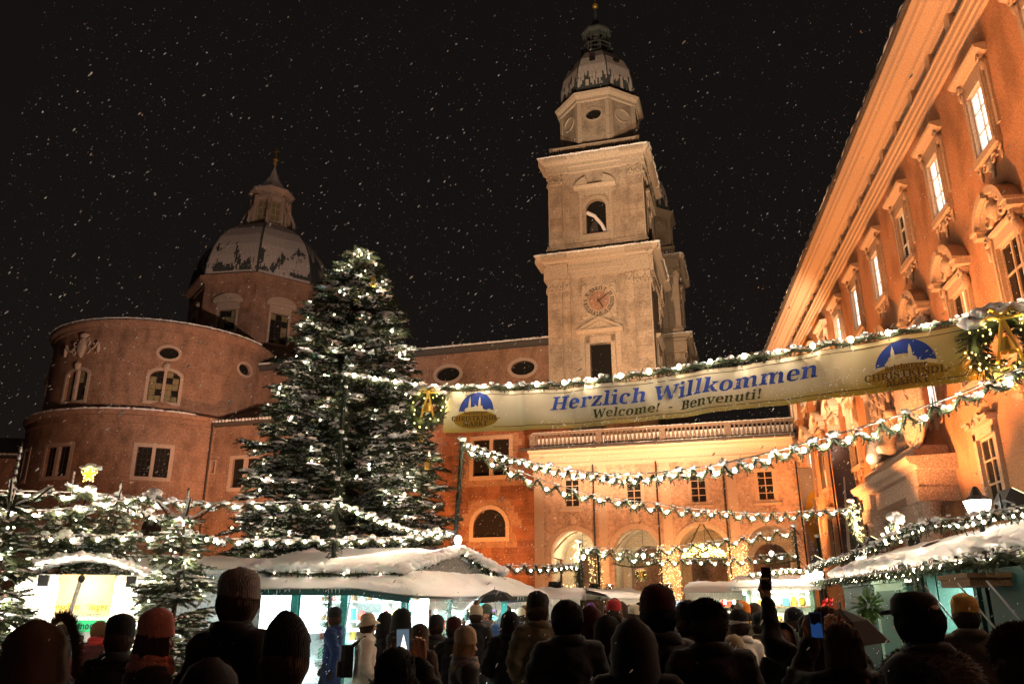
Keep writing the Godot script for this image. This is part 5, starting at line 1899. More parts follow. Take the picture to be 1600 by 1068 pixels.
func build_banner() -> void:
	var top := [Vector3(-1.46, 6.26, -17.0), Vector3(0.80, 6.03, -16.0), Vector3(2.52, 5.98, -15.1), Vector3(5.17, 6.02, -13.6), Vector3(7.04, 6.17, -12.7), Vector3(7.73, 6.24, -12.4)]
	var bot := [Vector3(-1.50, 5.31, -17.0), Vector3(0.65, 5.17, -16.0), Vector3(2.48, 5.13, -15.1), Vector3(5.06, 5.13, -13.6), Vector3(6.43, 5.16, -12.9), Vector3(7.68, 5.22, -12.4)]
	var L := 10.3
	var out := Vector3(-0.46, 0, 0.89)
	var map := func(x: float, y: float, z: float) -> Vector3:
		var f := x / L
		var mask := smoothstep(0.6, 1.2, absf(x - 0.78)) * smoothstep(0.7, 1.3, absf(x - 9.15))
		var wave := mask * (0.016 * sin(f * 150.0 + sin(f * 40.0) * 3.0 + y * 4.0) + 0.02 * sin(f * 55.0 + y * 6.0) + 0.04 * sin(f * 34.0 + y * 2.0) + 0.03 * sin(f * 13.0 - y * 3.0) + 0.012 * sin(f * 70.0))
		return along(bot, f).lerp(along(top, f), y) + out * (z + wave) + Vector3(0, -0.025 * absf(sin(f * PI * 9.0)) * (1.0 if y > 0.5 else 0.4), 0)
	var t := thing("welcome_banner", "long cream and gold welcome banner with blue lettering hung across the square", "banner")
	var b := nb()
	var rows := []
	var cols := []
	for r in 13:
		var row := []
		for k in 161:
			row.append(map.call(L * k / 160.0, r / 12.0, 0.0))
			var f := k / 160.0
			var y := r / 12.0
			var gold := clampf(smoothstep(0.42, -0.1, y) * 1.0 + smoothstep(0.62, 1.0, f) * 0.75 + smoothstep(0.92, 1.2, y) * 0.5, 0, 1)
			var cc := Color(0.66, 0.60, 0.46).lerp(Color(0.42, 0.30, 0.045), gold)
			cols.append(cc)
		rows.append(row)
	b.grid(rows)
	b.c = PackedColorArray(cols)
	obj("cloth", b, M.banner_cloth, t)
	# hems
	b = nb()
	b.m = map
	b.mbox(0.0, L, 0.985, 1.0, 0.0, 0.008, 80)
	b.mbox(0.5, L, 0.885, 0.9, 0.003, 0.007, 80)
	b.mbox(1.2, L, 0.10, 0.115, 0.003, 0.007, 80)
	obj("seam", b, M.brown_print, t)
	var letters := func(s: String, size: float, cx: float, cy: float, m_: Material, slant := 0.16) -> void:
		var q := nb()
		q.text(s, size, 0.004, serif, func(p: Vector3) -> Vector3: return map.call(cx + p.x + p.y * slant, cy + p.y, 0.008 + p.z))
		obj("lettering", q, m_, t)
	letters.call("Herzlich Willkommen", 0.47, 5.15, 0.62, M.blue_print)
	letters.call("Welcome!  -  Benvenuti!", 0.28, 5.1, 0.28, M.green_print)
	for q in [[0.78, 0.44, 0.06], [9.15, 0.5, 0.02]]:
		var cx: float = q[0]
		var r: float = q[1]
		var y0: float = q[2]
		var lg := node("emblem", t)
		b = nb()
		b.m = map
		var o := PackedVector2Array()
		for k in 21:
			var a := PI * k / 20.0
			o.append(Vector2(cx + cos(a) * r * 0.95, y0 + 0.42 + sin(a) * 0.48))
		b.mprism(o, 0.003, 0.006)
		obj("night_sky", b, M.blue_print, lg)
		b = nb()
		b.m = map
		var sil := PackedVector2Array()
		for p in [[-0.98, -0.02], [0.98, -0.02], [0.95, 0.05], [0.7, 0.1], [0.55, 0.07], [0.36, 0.12], [0.34, 0.2], [0.24, 0.22], [0.22, 0.38], [0.17, 0.5], [0.12, 0.38], [0.1, 0.2], [0.02, 0.2], [-0.04, 0.27], [-0.1, 0.2], [-0.3, 0.18], [-0.32, 0.38], [-0.37, 0.52], [-0.42, 0.38], [-0.45, 0.18], [-0.6, 0.15], [-0.65, 0.06], [-0.9, 0.05]]:
			sil.append(Vector2(cx + p[0] * r, y0 + 0.4 + p[1] * 0.8))
		b.mprism(sil, 0.006, 0.009)
		obj("skyline", b, M.cream_print, lg)
		b = nb()
		b.m = map
		o = PackedVector2Array()
		for k in 32:
			o.append(Vector2(cx + cos(TAU * k / 32) * r * 1.2, y0 + 0.23 + sin(TAU * k / 32) * 0.21))
		b.mprism(o, 0.006, 0.010)
		obj("gold_oval", b, M.gold_print, lg)
		for s in [["Salzburger", 0.10, 0.40], ["CHRISTKINDL-", 0.15, 0.265], ["MARKT", 0.15, 0.13]]:
			var z := nb()
			z.text(s[0], s[1] * r / 0.42, 0.003, serif, func(p: Vector3) -> Vector3: return map.call(cx + p.x, y0 + s[2] + p.y, 0.013 + p.z))
			obj("lettering", z, M.brown_print, lg)
	for k in 17:
		b = nb()
		var p0: Vector3 = map.call(L * (k + 0.15) / 16.3, 0.96, 0.0)
		b.tube([p0, p0 + Vector3(0.02, 0.09, 0.01), p0 + Vector3(0.0, 0.17, 0.0)], 0.008, 5)
		b.blob(p0 + out * 0.006, Vector3(0.018, 0.018, 0.008), 0, 0, 8, 5)
		obj("tie_cord", b, M.cable, t)
	# wet snow clinging to the right half
	b = nb()
	b.m = map
	for k in 700:
		var f := 1.0 - pow(rng.randf(), 1.6) * 0.75
		var y := pow(rng.randf(), 1.5) * 0.6
		var p: Vector3 = map.call(f * L, y, 0.01)
		var s := rng.randf_range(0.004, 0.016)
		b.tri(p + Vector3(-s, -s, 0), p + Vector3(s, -s * 0.6, -s * 0.4), p + Vector3(0, s, 0.0))
	obj("clinging_snow", b, M.snow, t, true)

func wreath(label: String, at: Vector3, r: float, face: Vector3, gold: bool) -> void:
	var t := thing("wreath", label, "wreath", at, atan2(face.x, face.z))
	var needles := []
	for k in 700:
		var a := rng.randf() * TAU
		var q := rng.randf() * TAU
		var c := Vector3(cos(a), sin(a), 0)
		var o := c * cos(q) + Vector3(0, 0, 1) * sin(q)
		needles.append(aim(c * r * 0.72 + o * r * 0.16, o + Vector3(-sin(a), cos(a), 0) * 0.6, r * rng.randf_range(0.7, 1.2)))
	scatter("greenery", sprig_small, M.needles, t, needles)
	var ring := nb()
	var p := []
	for k in 25: p.append(Vector3(cos(TAU * k / 24), sin(TAU * k / 24), 0) * r * 0.72)
	ring.tube(p, r * 0.17, 7)
	obj("ring", ring, M.needles, t)
	for k in (90 if gold else 26):
		var a := rng.randf() * TAU
		var q := rng.randf_range(-0.3, PI - 0.3)
		var o := Vector3(cos(a), sin(a), 0) * cos(q) + Vector3(0, 0, 1) * absf(sin(q))
		put("light_bulb", bulb_mesh, M.gold_dot, t, Transform3D(Basis.from_scale(Vector3.ONE * 0.013), Vector3(cos(a), sin(a), 0) * r * 0.72 + o * r * 0.27))
	for k in 6:
		var a := TAU * k / 6
		lamp(Vector3(cos(a), sin(a), 0) * r * 0.72 + Vector3(0, 0, r * 0.3), Color(1, 0.78, 0.3), 0.05, t, 0.05)
	var rb := nb()
	for s in [-1, 1]:
		rb.tube([Vector3(0, r * 0.75, r * 0.25), Vector3(s * r * 0.25, r * 0.95, r * 0.35), Vector3(s * r * 0.42, r * 0.72, r * 0.35), Vector3(0, r * 0.7, r * 0.3)], r * 0.055, 6)
		rb.tube([Vector3(0, r * 0.72, r * 0.3), Vector3(s * r * 0.12, r * 0.2, r * 0.33), Vector3(s * r * 0.3, -r * 0.5, r * 0.28)], r * 0.055, 5)
	rb.blob(Vector3(0, r * 0.72, r * 0.32), Vector3.ONE * r * 0.1, 0, 0, 8, 6)
	obj("ribbon", rb, M.ribbon, t)
	var be := nb()
	be.t.origin = Vector3(0, 0.0, r * 0.3)
	be.lathe([Vector2(r * 0.24, -r * 0.22), Vector2(r * 0.17, -r * 0.1), Vector2(r * 0.13, r * 0.1), Vector2(r * 0.05, r * 0.2), Vector2(0.002, r * 0.21)], 14)
	obj("bell", be, M.gilt, t)
	for k in 5:
		var a := PI * (0.25 + 0.13 * k)
		put("snow_clump", lump, M.snow, t, Transform3D(Basis.from_scale(Vector3(r * 0.4, r * (0.3 if gold else 0.18), r * 0.3)), Vector3(cos(a) * r * 0.85, sin(a) * r * 0.85 + r * 0.18, 0.02)))

func snow_sheet(b: B, a: Array, e: Array, n: int, rows_: int, thick: float, sag: float, seed_: int) -> void:
	# a lying layer of snow between two edges, rounded over at the rim
	var ns := FastNoiseLite.new()
	ns.seed = seed_
	ns.frequency = 0.9
	var rows := []
	for r in rows_ + 1:
		var f := float(r) / rows_
		var row := []
		for k in n + 1:
			var p := along(a, float(k) / n).lerp(along(e, float(k) / n), f)
			var edge := minf(1.0, minf(f, 1.0 - f) * 6.0)
			p.y += thick * sqrt(edge) - sag * sin(PI * f) + (0.08 * ns.get_noise_3d(p.x, 0, p.z) + 0.035 * ns.get_noise_3d(p.x * 4.0, 5.0, p.z * 4.0) + 0.015 * ns.get_noise_3d(p.x * 11.0, 9.0, p.z * 11.0)) * edge
			row.append(p)
		rows.append(row)
	b.grid(rows)
	var under := []
	for f in [0.0, 0.5, 1.0]:
		var row := []
		for k in n + 1:
			row.append(along(a, float(k) / n).lerp(along(e, float(k) / n), f) + Vector3(0, -0.02 - sag * sin(PI * f), 0))
		under.append(row)
	b.grid(under, false, false, true)

func goods(b_parent: Node3D, x0: float, x1: float, y: float, z: float, n: int) -> void:
	var ms := [M.white_paint, M.pale_green, M.gold_print, M.wood, M.ribbon, M.teal_paint, M.red_cloth, M.white_paint]
	for k in n:
		var b := nb()
		var x := lerpf(x0, x1, (k + 0.5) / n)
		var h := rng.randf_range(0.1, 0.3)
		b.t.origin = Vector3(x, y, z + rng.randf_range(-0.08, 0.08))
		match k % 3:
			0: b.box(Vector3(0, h / 2, 0), Vector3(0.2, h, 0.18), 0.02)
			1: b.lathe([Vector2(0.001, 0), Vector2(0.09, 0.0), Vector2(0.1, h * 0.5), Vector2(0.05, h * 0.8), Vector2(0.05, h), Vector2(0.001, h)], 9)
			2: b.blob(Vector3(0, h * 0.5, 0), Vector3(0.1, h * 0.5, 0.1), 0.1, k, 9, 6)
		obj("goods", b, ms[rng.randi() % ms.size()], b_parent)

func stall(label: String, at: Vector3, turn: float, w: float, d: float, h: float, light: Color, energy: float, bulbs: int, paint: Material, drop := 0.25) -> Node3D:
	var t := thing("market_stall", label, "market stall", at, turn, "market stalls")
	var b := nb()
	for s in [-1, 1]:
		b = nb()
		b.box(Vector3(s * (w / 2 - 0.06), h / 2, d / 2 - 0.06), Vector3(0.12, h, 0.12))
		obj("post", b, paint, t)
		b = nb()
		b.box(Vector3(s * (w / 2 - 0.03), h / 2, -0.08), Vector3(0.05, h - 0.04, d - 0.24))
		obj("side_wall", b, paint, t)
	b = nb()
	b.box(Vector3(0, h / 2, -d / 2 + 0.03), Vector3(w - 0.14, h - 0.02, 0.05))
	obj("back_wall", b, M.white_paint, t)
	b = nb()
	b.box(Vector3(0, 0.5, d / 2 - 0.2), Vector3(w - 0.26, 1.0, 0.3))
	b.box(Vector3(0, 1.03, d / 2 - 0.15), Vector3(w - 0.24, 0.05, 0.55))
	obj("counter", b, M.wood, t)
	for y in [1.3, 1.75]:
		b = nb()
		b.box(Vector3(0, y, -d / 2 + 0.2), Vector3(w - 0.3, 0.04, 0.3))
		obj("shelf", b, M.wood, t)
		goods(t, -w / 2 + 0.3, w / 2 - 0.3, y + 0.02, -d / 2 + 0.2, int(w * 3))
	goods(t, -w / 2 + 0.3, w / 2 - 0.3, 1.06, d / 2 - 0.2, int(w * 2.4))
	b = nb()
	b.quad(Vector3(-w / 2 - 0.25, h, d / 2 + 0.6), Vector3(w / 2 + 0.25, h, d / 2 + 0.6), Vector3(w / 2 + 0.25, h + 0.3, -d / 2), Vector3(-w / 2 - 0.25, h + 0.3, -d / 2))
	b.quad(Vector3(-w / 2 - 0.25, h + 0.3, -d / 2), Vector3(w / 2 + 0.25, h + 0.3, -d / 2), Vector3(w / 2 + 0.25, h, -d / 2 - 0.5), Vector3(-w / 2 - 0.25, h, -d / 2 - 0.5))
	b.box(Vector3(0, h - drop / 2 + 0.01, d / 2 + 0.6), Vector3(w + 0.5, drop, 0.03))
	obj("roof", b, M.canvas, t)
	b = nb()
	snow_sheet(b, [Vector3(-w / 2 - 0.3, h + 0.02, d / 2 + 0.66), Vector3(w / 2 + 0.3, h + 0.02, d / 2 + 0.66)], [Vector3(-w / 2 - 0.3, h + 0.34, -d / 2), Vector3(w / 2 + 0.3, h + 0.34, -d / 2)], 24, 8, 0.14, 0.02, int(at.x * 10))
	snow_sheet(b, [Vector3(-w / 2 - 0.3, h + 0.32, -d / 2), Vector3(w / 2 + 0.3, h + 0.32, -d / 2)], [Vector3(-w / 2 - 0.3, h + 0.02, -d / 2 - 0.55), Vector3(w / 2 + 0.3, h + 0.02, -d / 2 - 0.55)], 24, 5, 0.14, 0.0, int(at.z * 10))
	obj("roof_snow", b, M.snow, t)
	icicles(t, Vector3(-w / 2 - 0.2, h + 0.0, d / 2 + 0.63), Vector3(w / 2 + 0.2, h + 0.0, d / 2 + 0.63), int(w * 7))
	b = nb()
	b.box(Vector3(0, h - 0.1, 0), Vector3(w * 0.7, 0.05, 0.12))
	obj("lamp_tube", b, M.cool_tube if light == COOL else M.lantern_glow, t)
	var l := AreaLight3D.new()
	l.name = "stall_light"
	l.area_size = Vector2(w * 0.7, 0.4)
	l.light_color = light.linear_to_srgb()
	l.light_energy = energy
	l.shadow_enabled = true
	l.rotation.x = -PI / 2
	l.position = Vector3(0, h - 0.14, 0)
	t.add_child(l, true)
	for k in bulbs:
		var p := Vector3(-w / 2 + w * (k + 0.5) / bulbs, h - drop - 0.06, d / 2 + 0.64)
		put("light_bulb", bulb_mesh, M.bulb, t, Transform3D(Basis.from_scale(Vector3.ONE * 0.05), p))
		if k % 2 == 0:
			lamp(p, WHITE, 0.2, t, 0.05)
	return t

func icicles(parent: Node3D, a: Vector3, e: Vector3, n: int) -> void:
	var b := nb()
	for k in n:
		var p := a.lerp(e, rng.randf())
		var l := rng.randf_range(0.03, 0.14) * (1.6 if rng.randf() < 0.1 else 1.0)
		b.tube([p, p + Vector3(0.003, -l * 0.5, 0), p + Vector3(0, -l, 0)], 0.012, 5, 0.001)
	obj("icicles", b, M.snow, parent, true)

func resample(p: Array, n: int) -> Array:
	var o := []
	for k in n + 1: o.append(along(p, float(k) / n))
	return o

func build_central_stall() -> void:
	var t := thing("market_stall", "large white lit central stall with teal posts and low snow laden awnings", "market stall", Vector3.ZERO, 0.0, "market stalls")
	var outer := [Vector3(-5.84, 2.12, -18.4), Vector3(-3.18, 2.1, -17.0), Vector3(-2.44, 2.0, -16.2), Vector3(-1.79, 1.93, -15.6), Vector3(-1.19, 1.92, -16.3), Vector3(-0.42, 1.97, -18.3), Vector3(0.95, 2.02, -21.5)]
	var inner := [Vector3(-5.65, 2.5, -18.9), Vector3(-3.54, 2.43, -17.9), Vector3(-2.30, 2.4, -17.3), Vector3(-2.0, 2.42, -17.5), Vector3(-1.5, 2.44, -18.6), Vector3(-0.9, 2.46, -19.9), Vector3(-0.3, 2.46, -21.2)]
	var b := nb()
	snow_sheet(b, outer, inner, 110, 16, 0.1, 0.06, 4)
	obj("awning_snow", b, M.snow, t)
	icicles(t, outer[0], outer[1], 26)
	icicles(t, outer[4], outer[6], 34)
	b = nb()
	var rows := []
	for r in 4:
		var row := []
		for k in 61:
			row.append(along(outer, k / 60.0).lerp(along(inner, k / 60.0), r / 3.0) + Vector3(0, -0.06 - 0.06 * sin(PI * r / 3.0), 0))
		rows.append(row)
	b.grid(rows, false, false, true)
	obj("awning", b, M.canvas, t)
	b = nb()
	var o := resample(outer, 60)
	for k in 60:
		if k > 24 and k < 44: continue
		var dn := Vector3(0, -0.15, 0)
		var up := Vector3(0, -0.03, 0)
		b.quad(o[k] + dn, o[k + 1] + dn, o[k + 1] + up, o[k] + up)
	obj("valance", b, M.dark_green, t)
	# the upper roof
	var eave := [Vector3(-5.7, 2.52, -18.75), Vector3(-3.5, 2.44, -17.7), Vector3(-2.25, 2.4, -17.0)]
	var ridge := [Vector3(-5.0, 2.92, -20.6), Vector3(-3.6, 2.98, -20.0), Vector3(-1.28, 2.9, -19.0)]
	var back := [Vector3(-4.3, 2.5, -22.6), Vector3(-2.6, 2.5, -22.0), Vector3(-0.3, 2.48, -21.05)]
	b = nb()
	snow_sheet(b, eave, ridge, 70, 20, 0.17, 0.0, 8)
	snow_sheet(b, ridge, back, 60, 14, 0.17, 0.0, 9)
	for k in 26:
		b.blob(along([eave[2], ridge[2], back[2]], k / 25.0) + Vector3(0.06, 0.1, 0), Vector3(0.2, 0.11, 0.2), 0.25, k, 8, 5)
		b.blob(along([eave[0], ridge[0], back[0]], k / 25.0) + Vector3(0.0, 0.06, 0), Vector3(0.22, 0.14, 0.22), 0.25, k, 8, 5)
		b.blob(along(eave, k / 25.0) + Vector3(0, 0.06, 0.02), Vector3(0.2, 0.1 + 0.03 * sin(k * 2.0), 0.16), 0.25, k, 8, 5)
	obj("roof_snow", b, M.snow, t)
	b = nb()
	b.quad(eave[0], eave[2], ridge[2], ridge[0])
	b.quad(ridge[0], ridge[2], back[2], back[0])
	b.tri(eave[2] + Vector3(-0.1, -0.02, 0), back[2] + Vector3(-0.1, -0.02, 0), ridge[2] + Vector3(-0.1, -0.02, 0))
	obj("roof", b, M.grey_board, t)
	for k in 34:
		# the boarded gable: one upright batten after the other
		var f := (k + 0.5) / 34.0
		var lo := (eave[2] as Vector3).lerp(back[2], f)
		var hi := along([eave[2], ridge[2], back[2]], clampf(f, 0, 1))
		var top := lo.y + (2.8 - 2.42) * (1.0 - absf(f - 0.5) * 2.0)
		if top - lo.y < 0.06: continue
		b = nb()
		b.bar(lo + Vector3(-0.05, 0.0, 0), Vector3(lo.x - 0.05, top, lo.z), 0.085, 0.03)
		obj("plank", b, M.grey_board, t)
	# posts, walls, counters
	for p in [Vector3(-3.55, 0, -17.75), Vector3(-2.2, 0, -17.25), Vector3(-0.75, 0, -19.9), Vector3(-4.75, 0, -18.3), Vector3(-0.2, 0, -21.2)]:
		b = nb()
		b.box(p + Vector3(0, 1.2, 0), Vector3(0.15, 2.4, 0.15))
		obj("post", b, M.teal_paint, t)
	b = nb()
	b.quad(Vector3(-4.95, 0, -18.42), Vector3(-4.6, 0, -18.25), Vector3(-4.62, 2.1, -18.28), Vector3(-4.8, 2.1, -18.36))
	obj("drawn_curtain", b, M.teal_paint, t)
	for q in [[Vector3(-2.0, 2.0, -15.85), Vector3(-2.2, 1.2, -17.2)], [Vector3(-3.3, 2.05, -17.1), Vector3(-3.5, 1.3, -17.7)], [Vector3(-0.7, 1.95, -18.0), Vector3(-1.3, 1.4, -18.6)]]:
		b = nb()
		b.tube([q[0], q[1]], 0.02, 6)
		obj("awning_strut", b, M.metal, t)
	b = nb()
	b.bar(Vector3(-5.6, 1.2, -19.2), Vector3(-4.2, 1.2, -22.4), 0.05, 2.4)
	b.quad(Vector3(-5.7, 0, -19.0), Vector3(-4.2, 0, -22.4), Vector3(-4.2, 2.4, -22.4), Vector3(-5.7, 2.4, -19.0))
	b.quad(Vector3(-4.2, 0, -22.4), Vector3(-2.2, 0, -21.6), Vector3(-2.2, 2.4, -21.6), Vector3(-4.2, 2.4, -22.4))
	obj("back_wall", b, M.white_paint, t)
	b = nb()
	b.bar(Vector3(-3.4, 0.5, -18.2), Vector3(-2.3, 0.5, -17.7), 1.0, 0.5)
	obj("counter", b, M.white_paint, t)
	var sh := node("shelving", t, Vector3(-3.5, 0, -20.6), deg_to_rad(-22))
	for y in [0.5, 0.95, 1.4, 1.85]:
		b = nb()
		b.box(Vector3(0, y, 0), Vector3(3.0, 0.04, 0.4))
		obj("shelf", b, M.white_paint, sh)
		goods(sh, -1.4, 1.4, y + 0.02, 0.0, 11)
	for x in [-1.5, -0.5, 0.5, 1.5]:
		b = nb()
		b.box(Vector3(x, 1.1, 0), Vector3(0.05, 2.2, 0.4))
		obj("upright", b, M.white_paint, sh)
	for q in [[Vector3(-4.2, 2.3, -19.2), 90.0, 1.8], [Vector3(-2.4, 2.3, -18.6), 60.0, 1.4], [Vector3(-1.4, 2.25, -19.8), 26.0, 1.2]]:
		b = nb()
		b.box(q[0], Vector3(q[2], 0.05, 0.1))
		obj("lamp_tube", b, M.cool_tube, t)
		var l := AreaLight3D.new()
		l.name = "stall_light"
		l.area_size = Vector2(q[2], 0.5)
		l.light_color = COOL.linear_to_srgb()
		l.light_energy = q[1]
		l.shadow_enabled = true
		l.rotation.x = -PI / 2
		l.position = q[0] + Vector3(0, -0.04, 0)
		t.add_child(l, true)
	# a bright spot under the awning corner
	b = nb()
	b.box(Vector3(-1.3, 2.02, -17.2), Vector3(0.3, 0.1, 0.2))
	obj("lamp_head", b, M.cool_tube, t)
	lamp(Vector3(-1.3, 1.92, -17.1), COOL, 2.5, t, 0.1)
	garland("bulb garland drooping along the front eave of the central stall roof", [Vector3(-5.7, 2.5, -18.6), Vector3(-3.5, 2.43, -17.55), Vector3(-2.3, 2.42, -16.95)], 0.9, 0.03, 0.055, 0.02, 0.02, 0.1, "garlands along stall eaves")
	garland("bulb garland climbing the front slope of the central stall gable", [Vector3(-2.3, 2.42, -16.95), Vector3(-1.75, 2.7, -17.95), Vector3(-1.22, 3.02, -18.95)], 0.3, 0.05, 0.05, 0.045, 0.05, 0.1, "garlands along stall eaves")
	garland("dark evergreen garland descending the back slope of the central stall gable", [Vector3(-1.18, 2.98, -18.98), Vector3(-0.7, 2.7, -20.1), Vector3(-0.2, 2.45, -21.1)], 0.5, 0.08, 0.09, 0.02, 0.03, 0.0, "garlands along stall eaves")
	# the bright starburst lamp at the gable tip
	var s := thing("gable_lamp", "blinding white lamp on the snowy tip of the central stall gable", "lamp", Vector3(-1.25, 3.2, -18.9))
	put("light_bulb", bulb_mesh, M.lantern_glow, s, Transform3D(Basis.from_scale(Vector3.ONE * 0.09), Vector3.ZERO))
	b = nb()
	b.tube([Vector3(0, -0.3, 0), Vector3(0, -0.06, 0)], 0.03, 6)
	obj("holder", b, M.dark_metal, s)
	lamp(Vector3.ZERO, Color(0.95, 0.97, 1.0), 0.8, s, 0.08)

func build_kiosk() -> void:
	var t := thing("cash_machine_kiosk", "glowing white and amber kiosk housing a cash machine under a snowy arched roof", "kiosk", Vector3(-6.75, 0, -13.0), deg_to_rad(22))
	var b := nb()
	b.box(Vector3(0, 1.1, -0.7), Vector3(1.8, 2.2, 1.3))
	obj("body", b, M.white_paint, t)
	for q in [[-0.6, 0.58, 0.9, 2.1, "white_panel"], [-0.6, 0.58, 0.02, 0.86, "white_panel"], [0.09, 0.74, 1.62, 2.2, "amber_panel"], [0.69, 0.42, 0.02, 1.58, "white_panel"], [0.69, 0.42, 1.62, 2.12, "white_panel"], [-0.3, 0.1, 1.0, 1.3, "amber_panel"]]:
		b = nb()
		b.box(Vector3(q[0], (q[2] + q[3]) / 2, -0.03), Vector3(q[1], q[3] - q[2], 0.03 if q[4] != "amber_panel" else 0.06))
		obj("lit_sign_panel", b, M[q[4]], t)
	b = nb()
	b.text("Geschm", 0.12, 0.006, serif, func(p: Vector3) -> Vector3: return Vector3(-0.17 + p.x * 0.85, 1.72 + p.y, 0.012 + p.z))
	b.text("inger", 0.12, 0.006, serif, func(p: Vector3) -> Vector3: return Vector3(0.3 + p.x * 0.85, 1.72 + p.y, 0.012 + p.z))
	obj("lettering", b, M.gold_print, t)
	var a := node("cash_machine", t, Vector3(0.17, 0, 0))
	b = nb()
	b.box(Vector3(0, 0.72, 0.0), Vector3(0.52, 1.4, 0.14), 0.02)
	obj("cabinet", b, M.metal, a)
	b = nb()
	b.box(Vector3(0, 1.44, 0.05), Vector3(0.54, 0.17, 0.1))
	obj("header_sign", b, M.green_panel, a)
	b = nb()
	b.text("cosmocard", 0.13, 0.006, sans, func(p: Vector3) -> Vector3: return Vector3(p.x * 0.8, 1.44 + p.y, 0.103 + p.z))
	obj("lettering", b, M.dark_green, a)
	for k in 9:
		put("light_bulb", dot_mesh, M.lantern_glow, a, Transform3D(Basis.from_scale(Vector3.ONE * 0.011), Vector3(-0.22 + k * 0.055, 1.545, 0.1)))
	b = nb()
	b.box(Vector3(0.05, 0.98, 0.075), Vector3(0.24, 0.24, 0.012))
	obj("screen", b, M.blue_screen, a)
	b = nb()
	b.box(Vector3(-0.05, 1.24, 0.075), Vector3(0.1, 0.12, 0.012))
	b.box(Vector3(0.12, 0.72, 0.075), Vector3(0.16, 0.1, 0.02))
	obj("slots", b, M.black_hole, a)
	for x in [-0.5, 0.72]:
		b = nb()
		b.box(Vector3(x, 2.1, 0.16), Vector3(0.14, 0.16, 0.12))
		b.tube([Vector3(x - 0.06, 2.2, 0.14), Vector3(x - 0.1, 2.32, 0.08), Vector3(x, 2.36, 0.0)], 0.012, 5)
		obj("spotlight_box", b, M.dark_metal, t)
	b = nb()
	var rows := []
	for r in 2:
		var row := []
		for k in 15:
			var f := k / 14.0
			row.append(Vector3(-1.05 + 2.1 * f, 2.14 + 0.34 * sin(PI * clampf(f, 0, 1)) , 0.22 - 1.7 * r))
		rows.append(row)
	b.grid(rows)
	obj("roof", b, M.dark_wood, t)
	b = nb()
	for k in 26:
		var f := k / 25.0
		b.blob(Vector3(-1.05 + 2.1 * f, 2.18 + 0.3 * sin(PI * f), 0.1), Vector3(0.1, 0.05 + 0.025 * sin(k * 1.7), 0.2), 0.3, k, 8, 5)
		b.blob(Vector3(-1.05 + 2.1 * f, 2.18 + 0.3 * sin(PI * f), -0.6), Vector3(0.12, 0.06, 0.6), 0.15, k, 8, 5)
	obj("roof_snow", b, M.snow, t)
	for q in [[-0.62, 1.5, 3.0], [0.1, 2.0, 3.0], [0.65, 1.2, 1.5]]:
		lamp(Vector3(q[0], q[1], 0.35), Color(1.0, 0.9, 0.68), q[2] * 0.3, t, 0.25)
	var p := thing("sign_post", "thin white pole leaning in front of the glowing kiosk", "pole", Vector3(-6.35, 0, -11.9))
	b = nb()
	b.tube([Vector3(-0.18, 0, 0), Vector3(0.16, 2.08, 0)], 0.032, 8)
	obj("shaft", b, M.white_paint, p)
	b = nb()
	b.blob(Vector3(0.17, 2.1, 0), Vector3(0.05, 0.06, 0.05), 0, 0, 8, 6)
	obj("knob", b, M.dark_metal, p)

